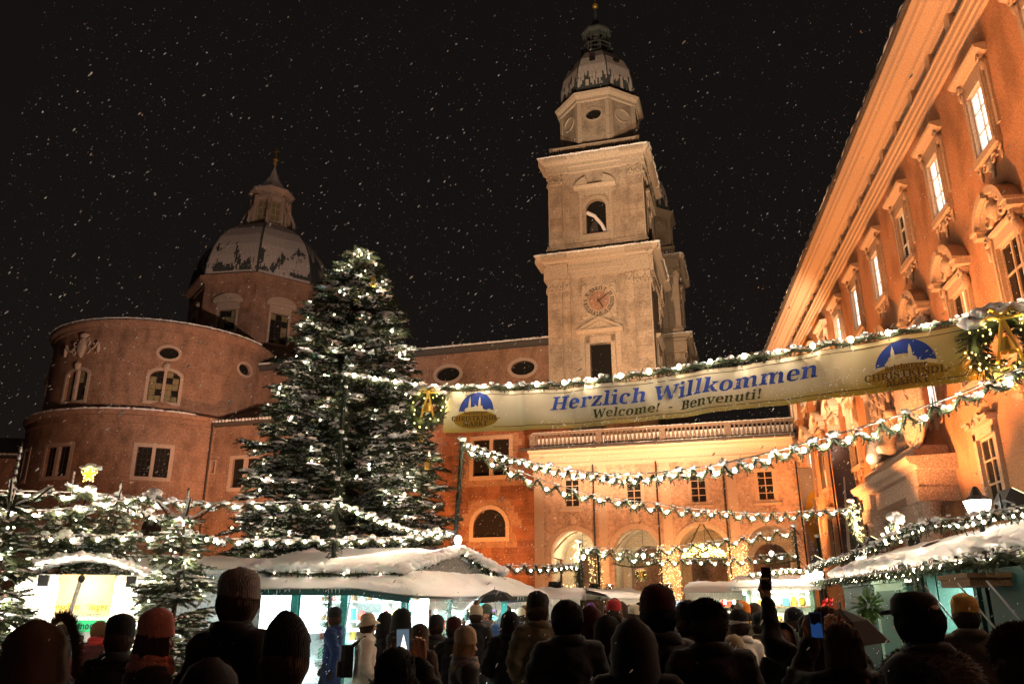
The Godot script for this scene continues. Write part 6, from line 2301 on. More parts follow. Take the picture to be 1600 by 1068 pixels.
func build_right_stalls() -> void:
	# a row that runs along the palace; x towards the camera, z towards the square
	var turn := deg_to_rad(-100)
	var xf := Transform3D(Basis(Vector3.UP, turn), Vector3.ZERO)
	var at := func(x: float, y: float, z: float) -> Vector3: return xf * Vector3(x, y, z)
	var names := ["stall with open teal shutter and dangling mistletoe bunch right of the raised phone", "narrow white lit stall between fir wrapped post and dark awning on the right", "unlit dark green stall closing the right edge of the row"]
	var spans := [[-21.6, -15.4], [-15.2, -12.9], [-12.7, -6.0]]
	for k in 3:
		var x0: float = spans[k][0]
		var x1: float = spans[k][1]
		var t := thing("market_stall", names[k], "market stall", Vector3.ZERO, turn, "market stalls")
		var b := nb()
		snow_sheet(b, [Vector3(x0 - 0.1, 2.44, -4.25), Vector3(x1 + 0.1, 2.44, -4.25)], [Vector3(x0 - 0.1, 2.92, -5.9), Vector3(x1 + 0.1, 2.92, -5.9)], 90, 20, 0.17, 0.0, 30 + k)
		snow_sheet(b, [Vector3(x0 - 0.1, 2.92, -5.9), Vector3(x1 + 0.1, 2.92, -5.9)], [Vector3(x0 - 0.1, 2.4, -7.4), Vector3(x1 + 0.1, 2.4, -7.4)], 40, 6, 0.17, 0.0, 40 + k)
		for q in int((x1 - x0) * 2.2):
			b.blob(Vector3(x0 + 0.2 + q * 0.45, 2.5, -4.3), Vector3(0.36, 0.09 + 0.04 * sin(q * 1.9), 0.17), 0.3, q + k, 14, 9)
		obj("roof_snow", b, M.snow, t)
		icicles(t, Vector3(x0, 2.44, -4.22), Vector3(x1, 2.44, -4.22), int((x1 - x0) * 7))
		b = nb()
		b.quad(Vector3(x0, 2.42, -4.25), Vector3(x1, 2.42, -4.25), Vector3(x1, 2.9, -5.9), Vector3(x0, 2.9, -5.9))
		b.quad(Vector3(x0, 2.9, -5.9), Vector3(x1, 2.9, -5.9), Vector3(x1, 2.38, -7.4), Vector3(x0, 2.38, -7.4))
		b.box(Vector3((x0 + x1) / 2, 2.34, -4.3), Vector3(x1 - x0, 0.16, 0.06))
		obj("roof", b, M.dark_wood, t)
		b = nb()
		b.box(Vector3((x0 + x1) / 2, 1.2, -6.6), Vector3(x1 - x0, 2.4, 0.08))
		obj("back_wall", b, M.white_paint if k < 2 else M.dark_green, t)
		for x in [x0 + 0.06, x1 - 0.06]:
			b = nb()
			b.box(Vector3(x, 1.18, -4.55), Vector3(0.14, 2.36, 0.14))
			b.box(Vector3(x, 1.18, -5.6), Vector3(0.06, 2.36, 1.9))
			obj("post", b, M.dark_green, t)
		b = nb()
		b.box(Vector3((x0 + x1) / 2, 0.52, -4.7), Vector3(x1 - x0 - 0.3, 1.04, 0.3))
		obj("counter", b, M.dark_green, t)
		if k == 0:
			for q in [[-21.1, -18.4, M.dark_green], [-18.3, -16.2, M.pale_green]]:
				b = nb()
				b.box(Vector3((q[0] + q[1]) / 2, 1.35, -4.42), Vector3(q[1] - q[0], 1.65, 0.05))
				b.box(Vector3((q[0] + q[1]) / 2, 2.2, -4.4), Vector3(q[1] - q[0], 0.06, 0.1))
				obj("shutter", b, q[2], t)
			b = nb()
			b.box(Vector3(-17.2, 1.35, -4.385), Vector3(1.6, 1.35, 0.02))
			obj("shutter_panel", b, M.teal_paint, t)
		if k < 2:
			goods(t, x0 + 0.3, x1 - 0.3, 1.06, -4.75, int((x1 - x0) * 3))
			for y in [1.25, 1.7]:
				b = nb()
				b.box(Vector3((x0 + x1) / 2, y, -6.35), Vector3(x1 - x0 - 0.3, 0.04, 0.3))
				obj("shelf", b, M.white_paint, t)
				goods(t, x0 + 0.3, x1 - 0.3, y + 0.02, -6.35, int((x1 - x0) * 3))
			b = nb()
			b.box(Vector3((x0 + x1) / 2, 2.28, -5.4), Vector3((x1 - x0) * 0.7, 0.05, 0.1))
			obj("lamp_tube", b, M.lantern_glow, t)
			var l := AreaLight3D.new()
			l.name = "stall_light"
			l.area_size = Vector2((x1 - x0) * 0.7, 0.4)
			l.light_color = Color(0.95, 1.0, 0.82).linear_to_srgb()
			l.light_energy = 36.0 if k == 0 else 50.0
			l.shadow_enabled = true
			l.rotation.x = -PI / 2
			l.position = Vector3((x0 + x1) / 2, 2.24, -5.4)
			t.add_child(l, true)
		else:
			b = nb()
			b.box(Vector3(-11.95, 2.02, -4.15), Vector3(1.1, 0.1, 0.5))
			b.box(Vector3(-11.95, 2.1, -4.15), Vector3(1.16, 0.06, 0.56))
			obj("awning_box", b, M.wood, t)
			for x in [-12.55, -11.25, -10.3]:
				b = nb()
				b.tube([Vector3(x, 2.0, -3.7), Vector3(x + 0.15, 1.0, -4.3)], 0.012, 6)
				obj("awning_strut", b, M.metal, t)
			b = nb()
			b.box(Vector3(-9.2, 1.55, -4.42), Vector3(6.0, 1.3, 0.05))
			obj("shutter", b, M.dark_green, t)
	# things on the row
	var m := thing("mistletoe_bunch", "green mistletoe bunch hanging before the teal shutter", "plant", at.call(-17.4, 1.75, -4.05), turn)
	var needles := []
	for k in 120:
		var o := Vector3(rng.randf_range(-1, 1), rng.randf_range(-1, 0.8), rng.randf_range(-1, 1)).normalized()
		needles.append(aim(o * 0.12, o, rng.randf_range(0.5, 0.9)))
	scatter("leaves", sprig_small, M.leaf_green, m, needles)
	var b := nb()
	b.tube([Vector3(0, 0.1, 0), Vector3(0, 0.62, -0.1)], 0.01, 5)
	obj("string", b, M.cable, m)
	garland_pole("fir wrapped post between the teal shutter stall and the white lit stall", at.call(-15.3, 0.0, -4.35), at.call(-15.3, 2.4, -4.35), 0.12, false)
	for q in [[-22.6, "red ribbon tree decoration"], [-21.9, "red poinsettia display"]]:
		var r := thing("red_decoration", "tall red %s beside the dark shutter behind the raised phone" % q[1], "decoration", at.call(q[0], 0, -4.2), turn)
		b = nb()
		for k in 26:
			var a := k * 2.4
			b.t = Transform3D(Basis(Vector3.UP, a), Vector3(0, 0.6 + k * 0.05, 0))
			b.tri(Vector3(-0.1, 0, 0), Vector3(0.1, 0, 0), Vector3(0, 0.12, 0.3 - k * 0.008))
			b.tri(Vector3(-0.06, 0.1, 0), Vector3(0.06, 0.1, 0), Vector3(0, -0.05, 0.28 - k * 0.008))
		obj("leaves", b, M.red_cloth, r)
		b = nb()
		b.lathe([Vector2(0.001, 0), Vector2(0.14, 0.0), Vector2(0.18, 0.6), Vector2(0.001, 0.6)], 10)
		obj("pot", b, M.wood, r)
	garland("bulb garland along the snowy eave of the teal shuttered stall", [at.call(-23.5, 2.42, -4.1), at.call(-18.0, 2.34, -4.1), at.call(-12.9, 2.34, -4.1)], 0.42, 0.07, 0.06, 0.05, 0.06, 0.0, "garlands along stall eaves")
	garland("bulb garland half hidden in greenery on the dark green stall eave", [at.call(-12.9, 2.34, -4.1), at.call(-9.5, 2.36, -4.1), at.call(-6.5, 2.38, -4.1)], 1.1, 0.09, 0.085, 0.04, 0.07, 0.06, "garlands along stall eaves")
	garland("dense snowy light garland on the ridge of the nearest right stalls", [Vector3(6.1, 2.82, -13.0), Vector3(6.0, 2.9, -12.0), Vector3(5.95, 2.84, -10.6), Vector3(6.0, 2.84, -8.6)], 0.2, 0.09, 0.06, 0.03, 0.022, 0.07)
	garland("bright garland running along the far stall ridge toward the small lantern", [Vector3(9.3, 2.95, -26.0), Vector3(7.9, 2.95, -19.0), Vector3(6.85, 2.95, -14.8), Vector3(6.2, 3.05, -13.2)], 0.45, 0.08, 0.06, 0.045, 0.05, 0.07)
	var c := thing("snow_ball_ornament", "round snow covered ornament where the two ridge garlands meet", "ornament", Vector3(6.35, 3.12, -13.4))
	put("snow_clump", lump, M.snow, c, Transform3D(Basis.from_scale(Vector3(0.16, 0.15, 0.16)), Vector3.ZERO))
	for k in 10:
		var a := k * 2.4
		put("light_bulb", dot_mesh, M.bulb, c, Transform3D(Basis.from_scale(Vector3.ONE * 0.025), Vector3(cos(a) * 0.13 - 0.12, -0.15 - k * 0.03, sin(a) * 0.13)))
	lamp(Vector3(-0.15, -0.25, 0.15), WHITE, 0.3, c, 0.08)
	# the blinding light bar on the corner of the row
	var lb := thing("light_bar", "blinding white light bar along the far corner eave of the right stalls", "lamp", at.call(-23.0, 2.48, -4.0), turn)
	b = nb()
	b.box(Vector3(0, 0, 0), Vector3(2.6, 0.16, 0.08))
	obj("light_tube", b, M.lantern_glow, lb)
	for k in 4:
		lamp(Vector3(-1.1 + k * 0.73, 0.0, 0.12), Color(1, 0.95, 0.8), 0.8, lb, 0.1)

func street_lantern(label: String, at: Vector3, s: float, energy: float, foot: float) -> void:
	var t := thing("street_lantern", label, "street lamp", at, 0, "old street lanterns")
	var b := nb()
	b.poly_lathe([Vector2(0.001, -0.17 * s), Vector2(0.13 * s, -0.17 * s), Vector2(0.22 * s, 0.17 * s), Vector2(0.001, 0.18 * s)], 6)
	obj("lantern_glass", b, M.lantern_glow, t)
	b = nb()
	b.poly_lathe([Vector2(0.23 * s, 0.165 * s), Vector2(0.235 * s, 0.18 * s), Vector2(0.1 * s, 0.26 * s), Vector2(0.04 * s, 0.4 * s), Vector2(0.001, 0.42 * s)], 6)
	for k in 6:
		var a := TAU * k / 6
		b.bar(Vector3(sin(a) * 0.135, -0.17, cos(a) * 0.135) * s, Vector3(sin(a) * 0.228, 0.17, cos(a) * 0.228) * s, 0.008 * s)
	b.poly_lathe([Vector2(0.05 * s, -0.26 * s), Vector2(0.14 * s, -0.19 * s), Vector2(0.14 * s, -0.16 * s)], 6)
	obj("frame", b, M.dark_metal, t)
	b = nb()
	b.tube([Vector3(0, -0.25 * s, 0), Vector3(0, -at.y + foot, 0)], 0.04, 8)
	obj("post", b, M.dark_metal, t)
	lamp(Vector3(0, -0.02, 0), Color(1.0, 0.9, 0.66), energy, t, 0.12)

func build_lights_and_flags() -> void:
	street_lantern("large glowing lantern before the ground floor palace window", Vector3(6.94, 3.08, -12.0), 0.85, 2.6, 0.0)
	street_lantern("small glowing lantern at the foot of the right garland pole", Vector3(10.18, 3.15, -24.0), 0.9, 0.6, 0.0)
	street_lantern("tiny glowing lantern near the arcade corner among far stalls", Vector3(12.2, 3.2, -33.0), 0.9, 1.6, 0.0)
	# tall house flags on masts
	for q in [["tall grey and gold flag with round golden field beside the arcade", Vector3(17.95, 0, -50.0), 10.0, 3.4, 0.82, 0], ["tall dark and white striped flag on the palace corner", Vector3(17.3, 0, -43.0), 10.1, 3.2, 1.05, 1]]:
		var t := thing("flag", q[0], "flag", q[1], deg_to_rad(-20), "tall flags by the arcade")
		var b := nb()
		b.tube([Vector3(0, 0, 0), Vector3(-0.05, q[2] + 0.5, 0)], 0.05, 8)
		b.bar(Vector3(-0.05, q[2] + 0.05, 0), Vector3(q[4] + 0.1, q[2] + 0.05, 0), 0.04)
		obj("mast", b, M.dark_metal, t)
		var hgt: float = q[2] - q[3]
		var fl := func(x: float, y: float, z: float) -> Vector3: return Vector3(0.06 + x, q[3] + y, z + 0.09 * sin(x * 5.0 + y * 0.8) * (1.2 - y / hgt))
		b = nb()
		var rows := []
		for r in 25:
			var row := []
			for k in 9: row.append(fl.call(q[4] * k / 8.0, hgt * r / 24.0, 0.0))
			rows.append(row)
		b.grid(rows)
		obj("cloth", b, M.flag_grey if q[5] == 0 else M.flag_dark, t)
		b = nb()
		b.m = fl
		if q[5] == 0:
			var o := PackedVector2Array()
			for k in 20: o.append(Vector2(q[4], hgt * 0.52) + Vector2(-sin(PI * k / 19.0) * q[4] * 0.85, -cos(PI * k / 19.0) * hgt * 0.27))
			b.mprism(o, 0.012, 0.02)
			obj("gold_field", b, M.gold_print, t)
		else:
			b.mprism(PackedVector2Array([Vector2(0.5, 0), Vector2(1.03, 0), Vector2(1.03, hgt * 0.8)]), 0.012, 0.02)
			b.mprism(PackedVector2Array([Vector2(0.1, 0), Vector2(0.3, 0), Vector2(0.55, hgt * 0.75), Vector2(0.47, hgt * 0.75)]), 0.012, 0.02)
			obj("white_field", b, M.canvas, t)
	# curtains of fairy lights on the arcade piers
	var af := Transform3D(Basis(Vector3.UP, deg_to_rad(-16.5)), Vector3(21.5, 0, -58.0))
	var k2 := 0
	for q in [[-10.25, 1.7, 1.5, 6.2, "left of the middle arches"], [-5.4, 1.6, 1.5, 6.2, "between the two right arches"], [-15.75, 1.1, 1.5, 5.4, "just right of the first arch"], [-17.9, 2.6, 2.0, 3.4, "low inside the first arch"]]:
		var t := thing("light_curtain", "dense curtain of warm fairy lights on the arcade pier %s" % q[4], "fairy lights", af * Vector3(q[0], q[2], 0.3), deg_to_rad(-16.5), "fairy light curtains")
		var where := []
		for k in int(q[1] * (q[3] - q[2]) * 40):
			where.append(Transform3D(Basis.from_scale(Vector3.ONE * rng.randf_range(0.02, 0.042)), Vector3(rng.randf_range(-0.5, 0.5) * q[1], rng.randf() * (q[3] - q[2]), rng.randf_range(-0.08, 0.15))))
		scatter("light_dots", dot_mesh, M.warm_dot, t, where)
		var b := nb()
		for k in 8:
			var x: float = lerpf(-0.5, 0.5, (k + 0.5) / 8.0) * q[1]
			b.tube([Vector3(x, 0, 0.03), Vector3(x + 0.02, (q[3] - q[2]) * 0.5, 0.03), Vector3(x, q[3] - q[2], 0.03)], 0.008, 4)
		obj("wires", b, M.cable, t)
		for k in 3:
			lamp(Vector3(0, (q[3] - q[2]) * (0.2 + 0.3 * k), 0.4), Color(1, 0.62, 0.22), 0.7, t, 0.3)
		k2 += 1
	# crown of lights hung in the third arch
	var t := thing("fairy_light_chandelier", "hanging crown of golden fairy lights on evergreen ropes before the third arch", "chandelier", af * Vector3(-7.7, 5.3, 1.2), deg_to_rad(-16.5))
	var where := []
	var needles := []
	for k in 420:
		var a := rng.randf() * TAU
		var f := pow(rng.randf(), 0.7)
		where.append(Transform3D(Basis.from_scale(Vector3.ONE * rng.randf_range(0.022, 0.045)), Vector3(cos(a) * 1.55 * (1.0 - 0.8 * (1 - f) * (1 - f)), 0.9 * (1 - f) - 0.25 * rng.randf(), sin(a) * 1.1 * f)))
	scatter("light_dots", dot_mesh, M.gold_dot, t, where)
	for k in 400:
		var a := TAU * k / 400.0
		needles.append(aim(Vector3(cos(a) * 1.6, -0.25, sin(a) * 1.1), Vector3(rng.randf_range(-1, 1), rng.randf_range(-1, 1), rng.randf_range(-1, 1)), 0.6))
	for s in [-1, 1]:
		for k in 90:
			needles.append(aim(Vector3(s * 0.1, 2.2, 0).lerp(Vector3(s * 1.2, 0.2, 0), k / 90.0), Vector3(rng.randf_range(-1, 1), rng.randf_range(-1, 1), rng.randf_range(-1, 1)), 0.45))
	scatter("evergreen_ropes", sprig_small, M.needles, t, needles)
	var b := nb()
	var ring := []
	for k in 33: ring.append(Vector3(cos(TAU * k / 32) * 1.6, -0.25, sin(TAU * k / 32) * 1.1))
	b.tube(ring, 0.06, 6)
	for s in [-1, 1]: b.tube([Vector3(s * 0.1, 2.2, 0), Vector3(s * 1.2, 0.2, 0), Vector3(s * 1.55, -0.2, 0)], 0.04, 5)
	obj("ring", b, M.needles, t)
	for k in 4:
		lamp(Vector3(cos(k * PI / 2) * 1.2, 0.1, sin(k * PI / 2) * 0.8), Color(1, 0.72, 0.25), 0.6, t, 0.2)
	# little lit trees, evergreen swags and hanging wreaths in the arches
	for q in [[-10.35, 1.8, "small lit fir before the pier left of the middle arches"], [-5.5, 1.8, "small lit fir before the pier between the right arches"], [-14.6, 1.5, "narrow lit fir glowing inside the second arch"]]:
		var tt := thing("lit_tree", q[2], "fir tree", af * Vector3(q[0], 0.0, 1.2), 0, "small lit firs at the arcade")
		var nd := []
		for k in 320:
			var f := rng.randf()
			var a := rng.randf() * TAU
			var r: float = 0.7 * (1.0 - f) + 0.05
			nd.append(aim(Vector3(cos(a) * r * 0.6, 1.2 + f * 2.2, sin(a) * r * 0.6), Vector3(cos(a), -0.2, sin(a)), 1.1))
		scatter("crown", sprig_small, M.needles, tt, nd)
		b = nb()
		b.tube([Vector3(0, 0, 0), Vector3(0, 3.4, 0)], 0.06, 6)
		obj("trunk", b, M.bark, tt)
		for k in 60:
			var f := rng.randf()
			var a := rng.randf() * TAU
			var r: float = 0.75 * (1.0 - f) + 0.06
			put("light_bulb", dot_mesh, M.tree_bulb, tt, Transform3D(Basis.from_scale(Vector3.ONE * 0.035), Vector3(cos(a) * r, 1.2 + f * 2.2, sin(a) * r)))
	for q in [[-2.95, 5.0, "thick dark evergreen swag across the fourth arch"], [-12.7, 4.9, "thin dark evergreen swag across the second arch"]]:
		var sw := thing("evergreen_swag", q[2], "garland", af * Vector3(q[0], q[1], 0.35), deg_to_rad(-16.5), "swags across the arches")
		var nd := []
		var core := []
		for k in 220:
			var x := -1.75 + 3.5 * k / 219.0
			var p := Vector3(x, -0.3 * (1.0 - x * x / 3.06), 0)
			if k % 10 == 0: core.append(p)
			nd.append(aim(p, Vector3(rng.randf_range(-1, 1), rng.randf_range(-1, 1), rng.randf_range(-1, 1)), 0.42))
		scatter("needles", sprig_small, M.needles, sw, nd)
		b = nb()
		b.tube(core, 0.05, 5)
		obj("rope", b, M.needles, sw)
	wreath("glowing wreath hung low in the fourth arch", af * Vector3(-2.9, 3.6, 1.0), 0.55, Vector3(-0.2, 0, 1), true)
	wreath("small dark wreath hung in the second arch under the twin garlands", af * Vector3(-12.3, 4.0, 1.0), 0.42, Vector3(-0.2, 0, 1), false)
	# gold star on a stick above the left garlands
	var st := thing("gold_star", "small golden star of lights above the left garlands", "star", Vector3(-8.22, 4.16, -15.5))
	b = nb()
	var o := PackedVector2Array()
	for k in 10:
		var a := PI / 2 + TAU * k / 10
		o.append(Vector2(cos(a), sin(a)) * (0.16 if k % 2 == 0 else 0.07))
	b.prism(o, -0.02, 0.02)
	obj("star_plate", b, M.ribbon, st)
	for k in 20:
		var a := PI / 2 + TAU * k / 20
		var r := 0.155 if k % 4 == 0 else 0.08 if k % 4 == 2 else 0.11
		put("light_bulb", dot_mesh, M.gold_dot, st, Transform3D(Basis.from_scale(Vector3.ONE * 0.014), Vector3(cos(a) * r, sin(a) * r, 0.03)))
	b = nb()
	b.tube([Vector3(0, -0.1, 0), Vector3(0, -4.1, 0)], 0.025, 6)
	obj("stick", b, M.dark_metal, st)
	for k in 3:
		put("snow_clump", lump, M.snow, st, Transform3D(Basis.from_scale(Vector3(0.12, 0.07, 0.09)), Vector3(-0.12 + 0.12 * k, 0.14 + 0.04 * (k % 2), 0)))
	lamp(Vector3(0, 0, 0.15), Color(1, 0.7, 0.2), 0.06, st, 0.05)

func build_garlands() -> void:
	garland("heavy snowy light garland carrying the welcome banner across the square", [Vector3(-4.03, 7.06, -18.50), Vector3(-2.67, 6.68, -17.80), Vector3(-1.42, 6.36, -17.00), Vector3(0.80, 6.14, -16.00), Vector3(2.53, 6.12, -15.10), Vector3(5.18, 6.14, -13.60), Vector3(7.10, 6.29, -12.80), Vector3(7.83, 6.39, -12.50), Vector3(10.8, 6.9, -11.2), Vector3(12.9, 7.4, -10.4)], 0.62, 0.04, 0.075, 0.062, 0.2, 0.1)
	garland("snow capped light garland sagging from the mid pole to the right edge", [Vector3(-1.18, 5.57, -19.30), Vector3(0.00, 4.87, -17.50), Vector3(1.25, 4.25, -15.50), Vector3(2.02, 3.93, -14.00), Vector3(2.89, 3.78, -12.40), Vector3(3.47, 3.76, -11.30), Vector3(4.07, 3.80, -10.20), Vector3(4.69, 3.90, -9.20), Vector3(5.36, 4.10, -8.00), Vector3(6.4, 4.7, -6.0)], 0.34, 0.12, 0.055, 0.038, 0.24, 0.085)
	garland("light garland sloping from the mid pole down to the right garland pole", [Vector3(-1.18, 5.48, -19.30), Vector3(0.00, 5.04, -20.00), Vector3(1.68, 4.62, -21.00), Vector3(3.50, 4.46, -22.00), Vector3(5.72, 4.39, -23.30), Vector3(7.75, 4.44, -24.50), Vector3(10.92, 4.76, -26.00)], 0.56, 0.18, 0.075, 0.05, 0.2, 0.08)
	garland("light garland rising right before the arcade arches", [Vector3(2.63, 4.00, -32.00), Vector3(4.92, 3.87, -31.50), Vector3(7.28, 4.07, -31.00), Vector3(10.39, 4.52, -30.00)], 0.62, 0.22, 0.08, 0.055, 0.14, 0.09)
	garland("light garland hanging level before the arcade arches under the rising one", [Vector3(2.62, 3.95, -32.00), Vector3(4.98, 3.63, -32.00), Vector3(7.70, 3.57, -33.00), Vector3(11.93, 3.91, -34.00)], 0.62, 0.22, 0.08, 0.055, 0.14, 0.09)
	garland("low light garland from the central stall back to the far pole", [Vector3(-0.55, 2.78, -22.00), Vector3(0.77, 2.95, -25.00), Vector3(2.55, 3.3, -31.80)], 1.0, 0.16, 0.07, 0.05, 0.14, 0.07)
	garland("snow lumped light garland from the left edge to the banner pole", [Vector3(-9.28, 3.66, -14.00), Vector3(-7.63, 3.68, -14.50), Vector3(-6.78, 3.70, -15.50), Vector3(-5.90, 3.75, -16.50), Vector3(-4.87, 3.9, -17.50), Vector3(-3.98, 4.05, -18.40)], 0.55, 0.12, 0.06, 0.05, 0.11, 0.13)
	garland("short dense light garland from the banner pole to the stall gable", [Vector3(-3.95, 4.0, -18.40), Vector3(-2.93, 3.62, -18.60), Vector3(-2.22, 3.43, -18.80), Vector3(-1.36, 3.40, -19.0)], 0.19, 0.07, 0.06, 0.04, 0.03, 0.11)
	garland("lower left light garland passing behind the small firs to the gable", [Vector3(-7.70, 2.72, -12.00), Vector3(-7.46, 2.9, -14.00), Vector3(-5.70, 3.0, -16.00), Vector3(-4.09, 3.16, -18.20), Vector3(-1.51, 3.34, -19.2)], 0.45, 0.08, 0.06, 0.045, 0.06, 0.12)
	garland("light garland dropping from the left firs to the lower garland", [Vector3(-6.4, 3.4, -11.5), Vector3(-5.87, 3.22, -12.00), Vector3(-5.87, 3.14, -13.50), Vector3(-5.89, 3.02, -15.00), Vector3(-5.70, 2.98, -16.00)], 0.3, 0.06, 0.055, 0.04, 0.1, 0.1)
	garland("near left light garland looping over the fir tops", [Vector3(-7.6, 3.1, -10.5), Vector3(-6.6, 2.95, -10.8), Vector3(-5.9, 3.05, -11.2), Vector3(-5.4, 3.3, -11.9), Vector3(-6.2, 3.6, -14.0)], 0.28, 0.06, 0.055, 0.035, 0.09, 0.1)
	garland_pole("tall snow clad pole in front of the big tree holding the banner garland", Vector3(-4.03, 0, -18.55), Vector3(-4.03, 7.02, -18.5), 0.13, true)
	garland_pole("leaning dark pole beside the stall gable holding two garlands", Vector3(-1.52, 0, -19.3), Vector3(-1.22, 5.6, -19.3), 0.11, false)
	garland_pole("dark garland pole near the palace at the right end of the sloping garland", Vector3(11.1, 0, -26.0), Vector3(10.95, 4.95, -26.0), 0.14, false)
	garland_pole("left of two short dark poles before the first arch", Vector3(2.6, 0, -32.0), Vector3(2.63, 4.15, -32.0), 0.14, false)
	garland_pole("right of two short dark poles before the first arch", Vector3(3.5, 0, -33.5), Vector3(3.52, 3.8, -33.5), 0.12, false)
	garland_pole("thin dark pole under the rising garland near the gold flag", Vector3(10.5, 0, -30.0), Vector3(10.4, 4.55, -30.0), 0.13, false)
	garland_pole("thin dark pole between gold flag and palace garland pole", Vector3(11.9, 0, -31.5), Vector3(11.8, 4.3, -31.5), 0.12, false)
	build_banner()
	wreath("snow topped wreath with gold ribbon and bell left of the banner", Vector3(-1.85, 5.85, -17.0), 0.46, Vector3(0.1, 0, 1), false)
	wreath("big wreath of golden lights and ribbon at the right end of the banner", Vector3(7.95, 5.68, -12.15), 0.62, Vector3(-0.5, 0, 1), true)

func build_far_stalls() -> void:
	stall("far stall with white bulbs and pinkish goods below the first arch", Vector3(0.85, 0, -29.0), deg_to_rad(-8), 2.7, 2.0, 1.98, WHITE, 12.0, 9, M.white_paint)
	stall("far stall with amber lit interior and steep snowy roof before the second arch", Vector3(4.0, 0, -33.5), deg_to_rad(30), 1.9, 1.8, 2.05, Color(1, 0.6, 0.2), 9.0, 4, M.wood)
	stall("far stall half hidden behind the central stall awning", Vector3(-1.4, 0, -27.0), deg_to_rad(5), 2.6, 2.0, 1.9, COOL, 10.0, 5, M.wood)
	stall("bright ornament stall facing the square below the fourth arch", Vector3(8.5, 0, -26.5), deg_to_rad(-22), 2.1, 1.8, 2.3, Color(1, 0.95, 0.8), 14.0, 7, M.pale_green, 0.1)
	stall("small dark framed stall left of the bright ornament stall", Vector3(7.3, 0, -29.5), deg_to_rad(-18), 1.5, 1.6, 2.2, WHITE, 7.0, 5, M.dark_green)
	var t := stall("grey planked stall with snowy roof behind the left firs", Vector3(-7.6, 0, -19.6), deg_to_rad(24), 4.6, 2.2, 2.5, WHITE, 0.25, 0, M.grey_board, 0.1)
	for k in 22:
		var b := nb()
		b.box(Vector3(-2.2 + k * 0.21, 1.22, 1.12), Vector3(0.2, 2.4, 0.03))
		obj("plank", b, M.grey_board, t)
	garland("bulb garland topping the bright ornament stall roof", [Vector3(7.4, 2.72, -25.9), Vector3(8.4, 2.85, -25.5), Vector3(9.5, 2.75, -25.2)], 0.2, 0.08, 0.07, 0.05, 0.14, 0.05, "garlands along stall eaves")

func build_snowfall() -> void:
	var b := nb()
	b.blob(Vector3.ZERO, Vector3(0.0052, 0.017, 0.005), 0.3, 3, 5, 4)
	var where := []
	for k in 48000:
		var d := pow(rng.randf(), 0.6) * 44.0 + (3.4 if k > 160 else 1.0)
		if k <= 160: d = rng.randf_range(1.0, 3.4)
		var x := rng.randf_range(-0.72, 0.72) * d
		var y := rng.randf_range(-0.6, 1.0) * d * 0.95 + 1.0
		if y < 0.1: y = rng.randf_range(0.1, 4.0)
		var s := rng.randf_range(0.35, 0.9) * (1.6 if rng.randf() < 0.06 else 1.0) * (0.4 if k <= 160 else 1.0)
		where.append(Transform3D(Basis(Vector3(0, 0, 1), -0.7 + rng.randf_range(-0.25, 0.25)).scaled(Vector3.ONE * s), Vector3(x, y, -d)))
	scatter("falling_snow", b.mesh(), M.flake, self, where)

